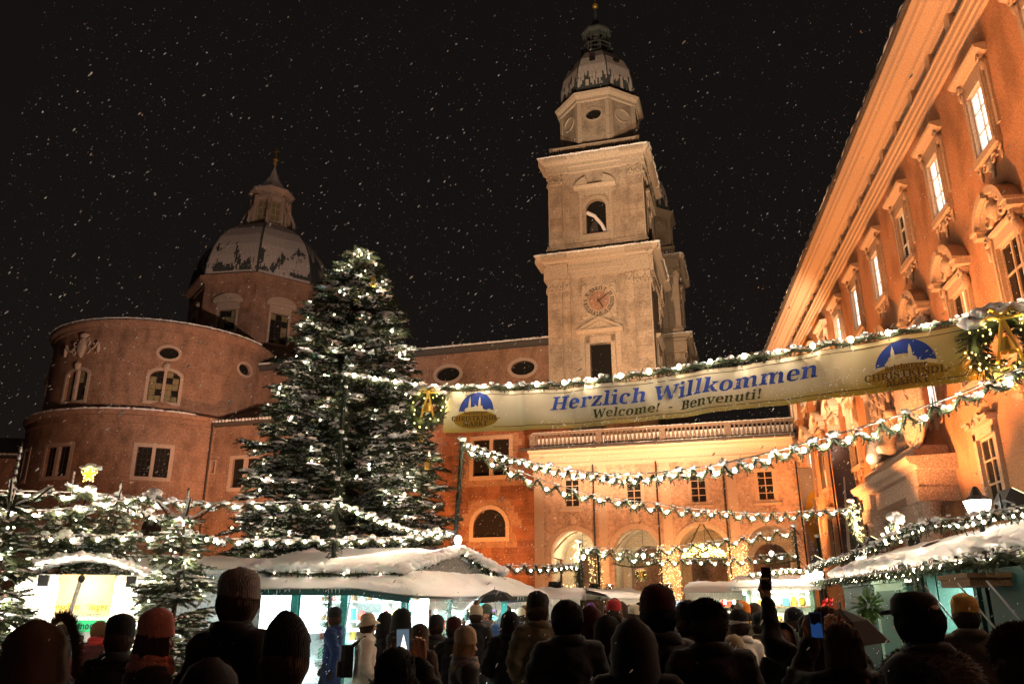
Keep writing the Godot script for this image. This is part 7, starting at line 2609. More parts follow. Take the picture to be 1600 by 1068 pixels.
# ---------- people: one continuous skin from a smooth field of tapered capsules
func nets(bones: Array, cell: float, k: float) -> Dictionary:
	# each bone: [a, b, radius a, radius b, tag, squash z]; returns points, normals, tag per point, quads
	var lo := Vector3.INF
	var hi := -Vector3.INF
	for q in bones:
		var r := Vector3.ONE * (maxf(q[2], q[3]) + cell * 2.0 + k * 0.3)
		lo = lo.min((q[0] as Vector3) - r).min((q[1] as Vector3) - r)
		hi = hi.max((q[0] as Vector3) + r).max((q[1] as Vector3) + r)
	var nx := int((hi.x - lo.x) / cell) + 2
	var ny := int((hi.y - lo.y) / cell) + 2
	var nz := int((hi.z - lo.z) / cell) + 2
	var sx := 1
	var sy := nx
	var sz := nx * ny
	var f := PackedFloat32Array()
	f.resize(nx * ny * nz)
	f.fill(1.0)
	var best := PackedFloat32Array()
	best.resize(f.size())
	best.fill(1.0)
	var tags := PackedByteArray()
	tags.resize(f.size())
	for q in bones:
		var a: Vector3 = q[0]
		var b: Vector3 = q[1]
		var ra: float = q[2]
		var rb: float = q[3]
		var tg: int = q[4]
		var sq: float = q[5] if q.size() > 5 else 1.0
		var r := Vector3.ONE * (maxf(ra, rb) + cell * 2.0 + k)
		var l0 := ((a.min(b) - r - lo) / cell).floor()
		var h0 := ((a.max(b) + r - lo) / cell).ceil()
		var ab := b - a
		ab.z *= sq
		var inv := 1.0 / maxf(ab.length_squared(), 1e-9)
		for z in range(maxi(0, int(l0.z)), mini(nz - 1, int(h0.z)) + 1):
			var pz := (lo.z + z * cell - a.z) * sq
			for y in range(maxi(0, int(l0.y)), mini(ny - 1, int(h0.y)) + 1):
				var py := lo.y + y * cell - a.y
				var i0 := z * sz + y * sy
				for x in range(maxi(0, int(l0.x)), mini(nx - 1, int(h0.x)) + 1):
					var px := lo.x + x * cell - a.x
					var t := clampf((px * ab.x + py * ab.y + pz * ab.z) * inv, 0.0, 1.0)
					var ex := px - ab.x * t
					var ey := py - ab.y * t
					var ez := pz - ab.z * t
					var d := sqrt(ex * ex + ey * ey + ez * ez) - (ra + (rb - ra) * t)
					if sq > 1.0: d /= 1.0 + (sq - 1.0) * 0.5 * absf(ez) / (absf(ez) + absf(ex) + 0.001)
					var i := i0 + x
					if d < best[i]:
						best[i] = d
						tags[i] = tg
					var o := f[i]
					var h := maxf(k - absf(o - d), 0.0) / k
					f[i] = minf(o, d) - h * h * k * 0.25
	var idx := PackedInt32Array()
	idx.resize(f.size())
	idx.fill(-1)
	var pts := PackedVector3Array()
	var nrm := PackedVector3Array()
	var pt := PackedByteArray()
	var off := [0, 1, sy, sy + 1, sz, sz + 1, sz + sy, sz + sy + 1]
	var edges := [[0, 1], [2, 3], [4, 5], [6, 7], [0, 2], [1, 3], [4, 6], [5, 7], [0, 4], [1, 5], [2, 6], [3, 7]]
	for z in nz - 1:
		for y in ny - 1:
			for x in nx - 1:
				var i := z * sz + y * sy + x
				var m := 0
				for c in 8:
					if f[i + off[c]] < 0.0: m |= 1 << c
				if m == 0 or m == 255: continue
				var s := Vector3.ZERO
				var n := 0
				for e in edges:
					var c0: int = e[0]
					var c1: int = e[1]
					if ((m >> c0) & 1) == ((m >> c1) & 1): continue
					var v0 := f[i + off[c0]]
					var v1 := f[i + off[c1]]
					var t := v0 / (v0 - v1)
					s += Vector3(c0 & 1, (c0 >> 1) & 1, c0 >> 2).lerp(Vector3(c1 & 1, (c1 >> 1) & 1, c1 >> 2), t)
					n += 1
				idx[i] = pts.size()
				pts.append(lo + (Vector3(x, y, z) + s / n) * cell)
				var g := Vector3(f[i + 1] - f[i] + f[i + sz + sy + 1] - f[i + sz + sy], f[i + sy] - f[i] + f[i + sz + sy + 1] - f[i + sz + 1], f[i + sz] - f[i] + f[i + sz + sy + 1] - f[i + sy + 1])
				nrm.append(g.normalized())
				pt.append(tags[i])
	var quads := PackedInt32Array()
	for z in range(1, nz - 1):
		for y in range(1, ny - 1):
			for x in range(1, nx - 1):
				var i := z * sz + y * sy + x
				var a := f[i] < 0.0
				for e in 3:
					var j: int = i + [1, sy, sz][e]
					if (f[j] < 0.0) == a: continue
					var u: int = [sy, sz, 1][e]
					var w: int = [sz, 1, sy][e]
					var q0 := idx[i - u - w]
					var q1 := idx[i - w]
					var q2 := idx[i]
					var q3 := idx[i - u]
					if q0 < 0 or q1 < 0 or q2 < 0 or q3 < 0: continue
					if a: quads.append_array([q0, q1, q2, q3])
					else: quads.append_array([q0, q3, q2, q1])
	return {"p": pts, "n": nrm, "t": pt, "q": quads}

func net_arrays(d: Dictionary, tag_: int, into: B) -> void:
	var remap := {}
	var q: PackedInt32Array = d.q
	for k in range(0, q.size(), 4):
		if tag_ >= 0 and d.t[q[k]] != tag_: continue
		var ix := []
		for e in 4:
			var s := q[k + e]
			if not remap.has(s):
				remap[s] = into.v.size()
				into.v.append(into.t * (d.p[s] as Vector3))
				into.n.append((into.t.basis * (d.n[s] as Vector3)).normalized())
				into.c.append(Color.WHITE)
			ix.append(remap[s])
		into.i.append_array([ix[0], ix[2], ix[1], ix[0], ix[3], ix[2]])

func crumple(b: B, amount: float, freq: float, seed_: int) -> void:
	var n := FastNoiseLite.new()
	n.seed = seed_
	n.frequency = freq
	n.fractal_type = FastNoiseLite.FRACTAL_RIDGED
	n.fractal_octaves = 2
	for k in b.v.size():
		var p := b.v[k]
		b.v[k] = p + b.n[k] * amount * n.get_noise_3d(p.x * 1.2, p.y * 2.2 + p.x * 0.7, p.z * 1.2)

func resmoothed(b: B) -> B:
	# normals of the creased surface
	var nn := PackedVector3Array()
	nn.resize(b.v.size())
	for k in range(0, b.i.size(), 3):
		var f := (b.v[b.i[k + 2]] - b.v[b.i[k]]).cross(b.v[b.i[k + 1]] - b.v[b.i[k]])
		for e in 3: nn[b.i[k + e]] += f
	for k in nn.size():
		b.n[k] = nn[k].normalized() if nn[k].length_squared() > 1e-14 else b.n[k]
	return b

func fuzz(b: B, count: int, len_: float, wide: float, down := 0.0) -> void:
	# loose fibres standing off a surface
	var tris := b.i.size() / 3
	var base_v := b.v.duplicate()
	var base_n := b.n.duplicate()
	var base_i := b.i.duplicate()
	for k in count:
		var q := (rng.randi() % tris) * 3
		var w := Vector3(rng.randf(), rng.randf(), rng.randf())
		w /= w.x + w.y + w.z
		var p := base_v[base_i[q]] * w.x + base_v[base_i[q + 1]] * w.y + base_v[base_i[q + 2]] * w.z
		var n := base_n[base_i[q]]
		var d := (n * rng.randf_range(0.25, 1.0) + Vector3(rng.randf_range(-0.7, 0.7), rng.randf_range(-0.7, 0.5) - down, rng.randf_range(-0.7, 0.7))).normalized()
		var s := d.cross(n + Vector3(0.02, 0.03, 0.01)).normalized() * wide
		b.tri(p - s - n * 0.002, p + s - n * 0.002, p + d * len_ * rng.randf_range(0.5, 1.3))

func strands(b: B, count: int, y0: float) -> void:
	# locks of hair that run down over a cap of hair
	for k in count:
		var a := rng.randf_range(0.95, TAU - 0.95)
		var top := rng.randf_range(0.02, 0.13)
		var path := []
		var wob := rng.randf_range(-0.15, 0.15)
		for s in 5:
			var f := s / 4.0
			var y := lerpf(top, y0 * rng.randf_range(0.8, 1.1), f)
			var r := 0.106 * sqrt(maxf(0.02, 1.0 - pow(maxf(0.0, (y - 0.02) / 0.12), 2))) if y > 0.02 else 0.107 - (0.34 * maxf(0.0, -0.02 - y) if y0 > -0.15 else -0.05 * (0.02 - y))
			path.append(Vector3(sin(a + wob * f) * r, y, cos(a + wob * f) * r * 1.05 - 0.01 + (0.03 * y if y0 < -0.15 and y < 0 else 0.0)))
		b.tube(path, 0.0052, 3, 0.0015)

func surfaces(d: Dictionary, tags: Array) -> ArrayMesh:
	var am := ArrayMesh.new()
	for t in tags:
		var b := nb()
		net_arrays(d, t, b)
		b.add_to(am)
	return am

var body := {}
var hand_mesh: ArrayMesh
var head_net: Dictionary
var hats := {}

func make_people_parts() -> void:
	# head, faces +z, eye line at 0, chin -0.115, crown +0.115
	head_net = nets([
		[Vector3(0, 0.03, -0.012), Vector3(0, 0.03, -0.012), 0.083, 0.083, 1], [Vector3(0, 0.035, -0.035), Vector3(0, 0.035, 0.012), 0.082, 0.08, 1],
		[Vector3(0, -0.03, 0.02), Vector3(0, -0.075, 0.042), 0.062, 0.042, 1], [Vector3(0, -0.092, 0.06), Vector3(0, -0.09, 0.066), 0.024, 0.02, 1],
		[Vector3(-0.05, -0.055, 0.0), Vector3(-0.02, -0.09, 0.045), 0.03, 0.022, 1], [Vector3(0.05, -0.055, 0.0), Vector3(0.02, -0.09, 0.045), 0.03, 0.022, 1],
		[Vector3(0, 0.01, 0.088), Vector3(0, -0.032, 0.106), 0.009, 0.013, 1], [Vector3(-0.011, -0.036, 0.094), Vector3(0.011, -0.036, 0.094), 0.01, 0.01, 1],
		[Vector3(-0.045, 0.022, 0.072), Vector3(-0.012, 0.018, 0.084), 0.011, 0.01, 1], [Vector3(0.045, 0.022, 0.072), Vector3(0.012, 0.018, 0.084), 0.011, 0.01, 1],
		[Vector3(-0.045, -0.022, 0.062), Vector3(-0.035, -0.02, 0.068), 0.022, 0.02, 1], [Vector3(0.045, -0.022, 0.062), Vector3(0.035, -0.02, 0.068), 0.022, 0.02, 1],
		[Vector3(-0.014, -0.061, 0.085), Vector3(0.014, -0.061, 0.085), 0.008, 0.008, 3], [Vector3(-0.011, -0.07, 0.083), Vector3(0.011, -0.07, 0.083), 0.009, 0.009, 3],
		[Vector3(-0.079, 0.01, -0.012), Vector3(-0.082, -0.03, -0.008), 0.013, 0.009, 1], [Vector3(0.079, 0.01, -0.012), Vector3(0.082, -0.03, -0.008), 0.013, 0.009, 1],
		[Vector3(0, -0.06, -0.02), Vector3(0, -0.16, -0.035), 0.055, 0.056, 1]], 0.0062, 0.016)
	var hb := nb()
	var hn := nets([
		[Vector3(-0.022, 0.0, 0), Vector3(-0.03, 0.085, 0.002), 0.017, 0.014, 0], [Vector3(0.0, 0.0, 0), Vector3(-0.008, 0.09, 0), 0.018, 0.014, 0], [Vector3(0.018, 0.0, 0), Vector3(0.014, 0.088, 0), 0.017, 0.013, 0], [Vector3(0.026, 0.01, 0.002), Vector3(0.033, 0.08, 0.004), 0.014, 0.012, 0],
		[Vector3(-0.03, 0.085, 0.002), Vector3(-0.033, 0.12, 0.016), 0.0095, 0.009, 0], [Vector3(-0.033, 0.12, 0.016), Vector3(-0.031, 0.128, 0.045), 0.009, 0.0075, 0],
		[Vector3(-0.008, 0.09, 0), Vector3(-0.009, 0.13, 0.016), 0.0098, 0.009, 0], [Vector3(-0.009, 0.13, 0.016), Vector3(-0.009, 0.136, 0.05), 0.009, 0.0075, 0],
		[Vector3(0.014, 0.088, 0), Vector3(0.015, 0.124, 0.016), 0.0095, 0.009, 0], [Vector3(0.015, 0.124, 0.016), Vector3(0.014, 0.13, 0.046), 0.0088, 0.0072, 0],
		[Vector3(0.033, 0.08, 0.004), Vector3(0.037, 0.108, 0.016), 0.0085, 0.008, 0], [Vector3(0.037, 0.108, 0.016), Vector3(0.035, 0.113, 0.038), 0.008, 0.0066, 0],
		[Vector3(-0.024, 0.02, 0.004), Vector3(-0.052, 0.05, 0.022), 0.015, 0.011, 0], [Vector3(-0.052, 0.05, 0.022), Vector3(-0.05, 0.085, 0.04), 0.0105, 0.0085, 0],
		[Vector3(0, 0.0, 0), Vector3(0, -0.05, -0.004), 0.026, 0.026, 0, 1.25]], 0.0042, 0.007)
	net_arrays(hn, -1, hb)
	hand_mesh = hb.mesh()
	for pose in ["pocket", "puffer", "phone", "raise", "walk"]:
		var bones := []
		var wrists := []
		for s in [-1.0, 1.0]:
			var sh := Vector3(s * 0.185, 1.405, -0.01)
			var el := Vector3(s * 0.275, 1.13, -0.04)
			var wr := Vector3(s * 0.2, 0.97, 0.13)
			if pose == "phone":
				el = Vector3(s * 0.25, 1.4, 0.24)
				wr = Vector3(s * 0.085, 1.66, 0.34)
			elif pose == "raise":
				if s > 0:
					el = Vector3(0.33, 1.52, 0.18)
					wr = Vector3(0.3, 1.81, 0.3)
			elif pose == "walk":
				el = Vector3(s * 0.25, 1.13, -0.06 - s * 0.1)
				wr = Vector3(s * 0.24, 0.87, 0.06 - s * 0.16)
			bones.append([sh, el, 0.082, 0.066, 0])
			bones.append([el, wr, 0.066, 0.05, 0])
			wrists.append([wr, (wr - el).normalized()])
			var hip := Vector3(s * 0.09, 0.9, 0)
			var kn := Vector3(s * 0.1, 0.5, 0.02 + (s * 0.12 if pose == "walk" else 0.0))
			var an := Vector3(s * 0.1, 0.09, -0.02 + (s * 0.2 if pose == "walk" else 0.0))
			bones.append([hip, kn, 0.098, 0.068, 2])
			bones.append([kn, an, 0.068, 0.05, 2])
			bones.append([an + Vector3(0, -0.02, -0.02), an + Vector3(s * 0.01, -0.045, 0.17), 0.05, 0.04, 2])
		bones.append([Vector3(0, 0.9, -0.01), Vector3(0, 1.08, 0), 0.185, 0.165, 0, 1.25])
		bones.append([Vector3(0, 0.74, -0.01), Vector3(0, 0.95, -0.005), 0.195, 0.185, 0, 1.3])
		bones.append([Vector3(0, 1.08, 0), Vector3(0, 1.34, -0.01), 0.17, 0.185, 0, 1.3])
		bones.append([Vector3(-0.16, 1.4, -0.015), Vector3(0.16, 1.4, -0.015), 0.085, 0.085, 0])
		bones.append([Vector3(0, 1.4, -0.02), Vector3(0, 1.475, -0.01), 0.11, 0.085, 0])
		bones.append([Vector3(0, 1.47, -0.015), Vector3(0, 1.56, 0.0), 0.058, 0.056, 1])
		var d := nets(bones, 0.026, 0.05)
		var am := ArrayMesh.new()
		for t in [0, 1, 2, 3]:
			var b := nb()
			net_arrays(d, t, b)
			if t == 0:
				crumple(b, 0.02, 3.2, 4)
				if pose in ["puffer", "walk", "phone"]:
					# quilted tubes of down
					for k in b.v.size():
						var p := b.v[k]
						b.v[k] = p + b.n[k] * (0.013 * absf(sin(p.y * 34.0 + 1.5 * sin(p.x * 9.0))) - 0.006)
				b = resmoothed(b)
			if t == 1 or t == 3:
				b.t.origin = Vector3(0, 1.645, 0.012)
				net_arrays(head_net, t, b)
			b.add_to(am)
		body[pose] = {"mesh": am, "wrists": wrists}
	# hats and hair, centred on the head
	var b := nb()
	b.lathe([Vector2(0.104, -0.005), Vector2(0.112, 0.0), Vector2(0.113, 0.05), Vector2(0.106, 0.056)], 22)
	crumple(b, 0.006, 9.0, 4)
	fuzz(b, 500, 0.008, 0.0008)
	hats.cuff = b.mesh()
	b = nb()
	b.lathe([Vector2(0.106, 0.045), Vector2(0.11, 0.075), Vector2(0.104, 0.115), Vector2(0.085, 0.15), Vector2(0.05, 0.172), Vector2(0.012, 0.18), Vector2(0.001, 0.18)], 22)
	crumple(b, 0.012, 7.0, 6)
	fuzz(b, 900, 0.008, 0.0008)
	hats.beanie = b.mesh()
	b = nb()
	b.lathe([Vector2(0.106, 0.045), Vector2(0.111, 0.075), Vector2(0.102, 0.125), Vector2(0.07, 0.185), Vector2(0.03, 0.225), Vector2(0.001, 0.235)], 22)
	crumple(b, 0.014, 6.0, 7)
	fuzz(b, 900, 0.008, 0.0008)
	hats.pointed = b.mesh()
	b = nb()
	b.lathe([Vector2(0.17, -0.012), Vector2(0.172, -0.006), Vector2(0.112, 0.045), Vector2(0.112, 0.075), Vector2(0.098, 0.125), Vector2(0.06, 0.15), Vector2(0.001, 0.155)], 26)
	crumple(b, 0.008, 7.0, 6)
	hats.bucket = b.mesh()
	b = nb()
	b.lathe([Vector2(0.104, 0.02), Vector2(0.11, 0.05), Vector2(0.104, 0.1), Vector2(0.075, 0.135), Vector2(0.001, 0.145)], 24)
	var o := PackedVector2Array()
	for k in 13: o.append(Vector2(cos(PI * k / 12) * 0.085, sin(PI * k / 12) * 0.09))
	b.t = Transform3D(Basis(Vector3(1, 0, 0), PI / 2 + 0.18), Vector3(0, 0.045, 0.085))
	b.prism(o, -0.006, 0.004)
	hats.cap = b.mesh()
	b = nb()
	b.blob(Vector3.ZERO, Vector3.ONE * 0.045, 0.18, 5, 12, 9)
	fuzz(b, 900, 0.022, 0.0016)
	hats.pom = b.mesh()
	# hood: a shell open at the face, running down to the collar
	b = nb()
	var rows := []
	for r in 11:
		var y := lerpf(-0.2, 0.165, r / 10.0)
		var w := 0.128 * sqrt(maxf(0.0, 1.0 - pow(maxf(0.0, (y - 0.02) / 0.15), 2))) if y > 0.02 else 0.128 + 0.02 * (0.02 - y) / 0.22
		var open := deg_to_rad(lerpf(46.0, 40.0, r / 10.0)) if y < 0.1 else deg_to_rad(40.0)
		var row := []
		for k in 25:
			var a := open + (TAU - 2.0 * open) * k / 24.0
			row.append(Vector3(sin(a) * w, y + (0.008 * maxf(0.0, -cos(a)) if y > 0.08 else 0.0), cos(a) * w * (1.1 + (0.08 * maxf(0.0, -cos(a)) if y > 0.0 else 0.05)) - 0.012))
		rows.append(row)
	b.grid(rows)
	crumple(b, 0.016, 6.0, 4)
	hats.hood = b.mesh()
	b = nb()
	for k in 1300:
		var f := k / 1300.0
		var a := lerpf(-0.35, PI + 0.35, f)
		var p := Vector3(cos(a) * 0.1, -0.02 + sin(a) * 0.145, 0.082 - 0.02 * sin(a))
		var d := Vector3(cos(a) + rng.randf_range(-0.5, 0.5), sin(a) + rng.randf_range(-0.5, 0.5), rng.randf_range(-0.2, 1.0)).normalized()
		var s := d.cross(Vector3(0.3, 0.5, 0.8)).normalized() * 0.004
		b.tri(p - s, p + s, p + d * rng.randf_range(0.03, 0.06))
	hats.fur = b.mesh()
	# fur all over: a shaggy round hat
	b = nb()
	for k in 3600:
		var y := 1.0 - 1.5 * k / 3600.0
		var a := k * 2.399
		var n := Vector3(cos(a) * sqrt(1 - y * y), y, sin(a) * sqrt(1 - y * y))
		var p := n * Vector3(0.115, 0.125, 0.12) + Vector3(0, 0.03, 0)
		var d := (n + Vector3(rng.randf_range(-0.6, 0.6), rng.randf_range(-0.8, 0.2), rng.randf_range(-0.6, 0.6))).normalized()
		var s := d.cross(n + Vector3(0.1, 0.2, 0)).normalized() * 0.0035
		b.tri(p - s, p + s, p + d * rng.randf_range(0.012, 0.026))
	b.blob(Vector3(0, 0.03, 0), Vector3(0.118, 0.128, 0.122), 0, 0, 14, 10)
	hats.furry = b.mesh()
	# hair: short cap and long locks
	b = nb()
	for k in 2:
		rows = []
		for r in 9:
			var y := lerpf(-0.1 if k == 0 else -0.33, 0.136, sin(PI / 2 * r / 8.0))
			var row := []
			for q in 27:
				var open := 1.05 if y < 0.05 else lerpf(0.75, 0.0, clampf((y - 0.05) / 0.05, 0, 1))
				var a := open + (TAU - 2.0 * open) * q / 26.0
				var w := 0.102 * sqrt(maxf(0.001, 1.0 - pow(maxf(0.0, (y - 0.02) / 0.118), 2))) if y > 0.02 else 0.098 + (0.02 * (0.02 - y) / 0.3 if k else -0.34 * maxf(0.0, -0.02 - y))
				w += 0.004 * sin(q * 2.7 + r * 0.6)
				row.append(Vector3(sin(a) * w, y, cos(a) * w * 1.05 - 0.01 - (0.03 * (0.0 - y) if k and y < 0 else 0.0)))
			rows.append(row)
		b.grid(rows)
		if k == 0:
			crumple(b, 0.012, 14.0, 3)
			strands(b, 260, -0.1)
			hats.short_hair = b.mesh()
			b = nb()
	crumple(b, 0.014, 13.0, 9)
	strands(b, 320, -0.34)
	hats.long_hair = b.mesh()
	b = nb()
	var ring := []
	for k in 25: ring.append(Vector3(cos(TAU * k / 24) * 0.095, -0.02 * sin(TAU * k / 24 + 0.5), sin(TAU * k / 24) * 0.095))
	b.tube(ring, 0.042, 9)
	ring = []
	for k in 25: ring.append(Vector3(cos(TAU * k / 24) * 0.085, 0.05 - 0.015 * sin(TAU * k / 24), sin(TAU * k / 24) * 0.088))
	b.tube(ring, 0.038, 9)
	crumple(b, 0.014, 8.0, 5)
	fuzz(b, 500, 0.01, 0.001)
	hats.scarf = b.mesh()
	b = nb()
	ring = []
	for k in 25: ring.append(Vector3(cos(TAU * k / 24) * 0.1, 0.012 - 0.02 * sin(TAU * k / 24), sin(TAU * k / 24) * 0.095))
	b.tube(ring, 0.042, 8)
	crumple(b, 0.012, 7.0, 6)
	hats.collar = b.mesh()
	b = nb()
	b.box(Vector3(0, 1.18, -0.27), Vector3(0.3, 0.42, 0.17), 0.05)
	b.box(Vector3(0, 1.08, -0.37), Vector3(0.22, 0.2, 0.06), 0.02)
	for s in [-1, 1]:
		b.tube([Vector3(s * 0.11, 1.36, -0.22), Vector3(s * 0.13, 1.5, -0.04), Vector3(s * 0.14, 1.36, 0.16), Vector3(s * 0.16, 1.05, 0.14)], 0.022, 6)
	hats.backpack = b.mesh()
	b = nb()
	b.box(Vector3.ZERO, Vector3(0.074, 0.152, 0.009), 0.003)
	hats.phone = b.mesh()
	b = nb()
	b.box(Vector3(0, 0, 0.0052), Vector3(0.068, 0.143, 0.001))
	hats.phone_screen = b.mesh()
	b = nb()
	b.blob(Vector3.ZERO, Vector3(0.014, 0.0095, 0.008), 0, 0, 10, 7)
	hats.eye = b.mesh()
	b = nb()
	b.tube([Vector3(-0.019, -0.003, 0), Vector3(0, 0.004, 0.004), Vector3(0.019, -0.002, -0.003)], 0.0042, 5, 0.003)
	hats.brow = b.mesh()

func cloth(hex: Color, knit := false) -> StandardMaterial3D:
	var key := "cloth_%s_%s" % [hex.to_html(), knit]
	if not M.has(key):
		var m := mat(key, hex, 0.9, "fine", "knit_n" if knit else "cloth_n", 5.0 if knit else 3.5, 0.9 if knit else 0.5, false)
		m.rim_enabled = true
		m.rim = 0.35
		m.rim_tint = 0.6
	return M[key]

const CL := {
	"black": Color(0.012, 0.012, 0.014), "charcoal": Color(0.03, 0.03, 0.034), "navy": Color(0.012, 0.03, 0.1), "brown": Color(0.05, 0.03, 0.02), "olive": Color(0.06, 0.05, 0.028), "maroon": Color(0.05, 0.01, 0.012),
	"pink": Color(0.42, 0.17, 0.15), "grey": Color(0.16, 0.15, 0.15), "white": Color(0.62, 0.58, 0.52), "cream": Color(0.5, 0.42, 0.3), "orange": Color(0.8, 0.2, 0.01), "yellow": Color(0.6, 0.3, 0.015), "mustard": Color(0.4, 0.2, 0.04),
	"teal": Color(0.1, 0.26, 0.22), "blonde": Color(0.3, 0.19, 0.09), "chestnut": Color(0.1, 0.045, 0.02), "furbrown": Color(0.16, 0.1, 0.06), "furgrey": Color(0.13, 0.11, 0.1), "greygreen": Color(0.09, 0.12, 0.09), "blue": Color(0.05, 0.12, 0.3), "purple": Color(0.12, 0.04, 0.16), "red": Color(0.3, 0.02, 0.02), "beige": Color(0.35, 0.27, 0.18)}

func person(label: String, x: float, z: float, top: float, yaw: float, pose: String, coat: String, hat: String, hat_col: String, extra := {}, group := "") -> Node3D:
	# top is the height of the crown of whatever is on the head; yaw 0 looks away from the photographer
	if group == "":
		x *= 1.22
		z *= 1.22
		top = 1.7 + (top - 1.7) * 1.22
	var over: float = {"beanie": 0.065, "pointed": 0.12, "bucket": 0.04, "cap": 0.03, "hood": 0.05, "furhood": 0.06, "furry": 0.045, "pom": 0.13, "hair": 0.01, "long": 0.01}.get(hat, 0.05)
	var s := (top - over) / 1.76
	var t := thing("person", label, "person", Vector3(x, 0, z), deg_to_rad(180.0 + yaw), group)
	var bm := MeshInstance3D.new()
	bm.name = "body"
	bm.mesh = body[pose].mesh
	var trousers := cloth(CL[extra.get("trousers", "charcoal")])
	bm.set_surface_override_material(0, cloth(CL[coat]))
	bm.set_surface_override_material(1, M.skin)
	bm.set_surface_override_material(2, trousers)
	bm.set_surface_override_material(3, M.lip)
	bm.scale = Vector3.ONE * s
	var wide: float = extra.get("wide", 1.0)
	bm.scale = Vector3(s * wide, s, s * wide)
	t.add_child(bm, true)
	var head := Transform3D(Basis.from_scale(Vector3(s * wide, s, s * wide)), Vector3(0, 1.645 * s, 0.012 * s * wide))
	var hc := cloth(CL[hat_col], hat in ["beanie", "pointed", "pom"])
	var tilt := Transform3D(Basis(Vector3(1, 0, 0), -0.16), Vector3(0, 0.02, -0.004))
	match hat:
		"beanie", "pointed", "pom":
			put("hat", hats.pointed if hat == "pointed" else hats.beanie, hc, t, head * tilt)
			put("hat_cuff", hats.cuff, cloth(CL[extra.get("cuff", hat_col)], true), t, head * tilt)
			if hat == "pom":
				put("pompom", hats.pom, cloth(CL[extra.get("pom", hat_col)]), t, head * tilt * Transform3D(Basis(), Vector3(0, 0.205, 0)))
		"bucket": put("hat", hats.bucket, hc, t, head * tilt)
		"cap": put("cap", hats.cap, hc, t, head * Transform3D(Basis(), Vector3(0, 0.0, 0)))
		"hood", "furhood":
			put("hood", hats.hood, hc, t, head)
			if hat == "furhood": put("fur_trim", hats.fur, cloth(CL[extra.get("fur", "furbrown")]), t, head * Transform3D(Basis.from_scale(Vector3(1, 1, 0.9) * extra.get("furscale", 1.0)), Vector3.ZERO))
		"furry": put("fur_hat", hats.furry, hc, t, head)
		"hair": put("hair", hats.short_hair, hc, t, head * Transform3D(Basis.from_scale(Vector3(1.07, 1.05, 1.1)), Vector3(0, 0.002, -0.004)))
		"long": put("hair", hats.long_hair, hc, t, head * Transform3D(Basis.from_scale(Vector3(1.07, 1.05, 1.1)), Vector3(0, 0.002, -0.004)))
	if hat not in ["hair", "long", "hood", "furhood"]:
		put("hair", hats.long_hair if extra.get("long", false) else hats.short_hair, cloth(CL[extra.get("hair", "brown")]), t, head * Transform3D(Basis.from_scale(Vector3(1.04, 0.88, 1.06)), Vector3(0, -0.014, 0)))
	if extra.has("scarf"):
		put("scarf", hats.scarf, cloth(CL[extra.scarf], true), t, Transform3D(Basis.from_scale(Vector3.ONE * s * 1.06), Vector3(0, 1.47 * s, 0)))
	else:
		put("collar", hats.collar, cloth(CL[coat]), t, Transform3D(Basis.from_scale(Vector3.ONE * s), Vector3(0, 1.47 * s, -0.01)))
	if extra.has("furcoat"):
		put("fur_collar", hats.furry, cloth(CL[extra.furcoat]), t, Transform3D(Basis.from_scale(Vector3(2.2, 1.25, 1.7) * s), Vector3(0, 1.33 * s, -0.02)))
	if extra.get("backpack", false):
		put("backpack", hats.backpack, cloth(CL["black"]), t, Transform3D(Basis.from_scale(Vector3.ONE * s), Vector3.ZERO))
	if extra.get("face", false):
		for e in [-1.0, 1.0]:
			put("eye", hats.eye, M.eye, t, head * Transform3D(Basis(), Vector3(e * 0.031, 0.002, 0.077)))
			put("eyebrow", hats.brow, M.eye, t, head * Transform3D(Basis(Vector3(0, 1, 0), e * 0.3), Vector3(e * 0.033, 0.024, 0.087)))
	if z > -7.0:
		var flecks := []
		for k in 26:
			var a := rng.randf() * TAU
			var r := sqrt(rng.randf())
			if k % 2:
				flecks.append(Transform3D(Basis.from_scale(Vector3(0.004, 0.0025, 0.006) * rng.randf_range(0.6, 1.5)), head * Vector3(cos(a) * r * 0.1, 0.02 + 0.15 * sqrt(maxf(0.0, 1.0 - r * r)), sin(a) * r * 0.1 - 0.005)))
			else:
				flecks.append(Transform3D(Basis.from_scale(Vector3(0.005, 0.003, 0.007) * rng.randf_range(0.6, 1.5)), Vector3(cos(a) * r * 0.22, 1.485 - 0.06 * r, sin(a) * r * 0.1 - 0.04) * s))
		scatter("snow_flecks", lump, M.snow, t, flecks)
	# hands
	var w: Array = body[pose].wrists
	for k in 2:
		var wr: Vector3 = w[k][0]
		var dir: Vector3 = w[k][1]
		if pose in ["pocket", "puffer"] or (pose == "raise" and k == 0): continue
		var xf := Transform3D()
		if pose == "walk":
			xf = aim(wr, dir, 1.0) * Transform3D(Basis(Vector3(1, 0, 0), PI / 2), Vector3(0, 0, 0.04))
			xf = xf * Transform3D(Basis(Vector3.UP, PI / 2 * (1 if k else -1)), Vector3.ZERO)
		elif pose == "raise":
			xf = Transform3D(Basis(Vector3.UP, PI), wr + Vector3(0, 0.05, 0.01))
		else:
			xf = Transform3D(Basis(Vector3.UP, PI) * Basis(Vector3(0, 0, 1), 0.15 * (1 if k == 0 else -1)), wr + Vector3(0.0, 0.045, 0.02))
		put("hand", hand_mesh, M.skin if not extra.get("gloves", false) else cloth(CL["black"]), t, Transform3D(Basis.from_scale(Vector3.ONE * s), Vector3.ZERO) * xf)
	return t

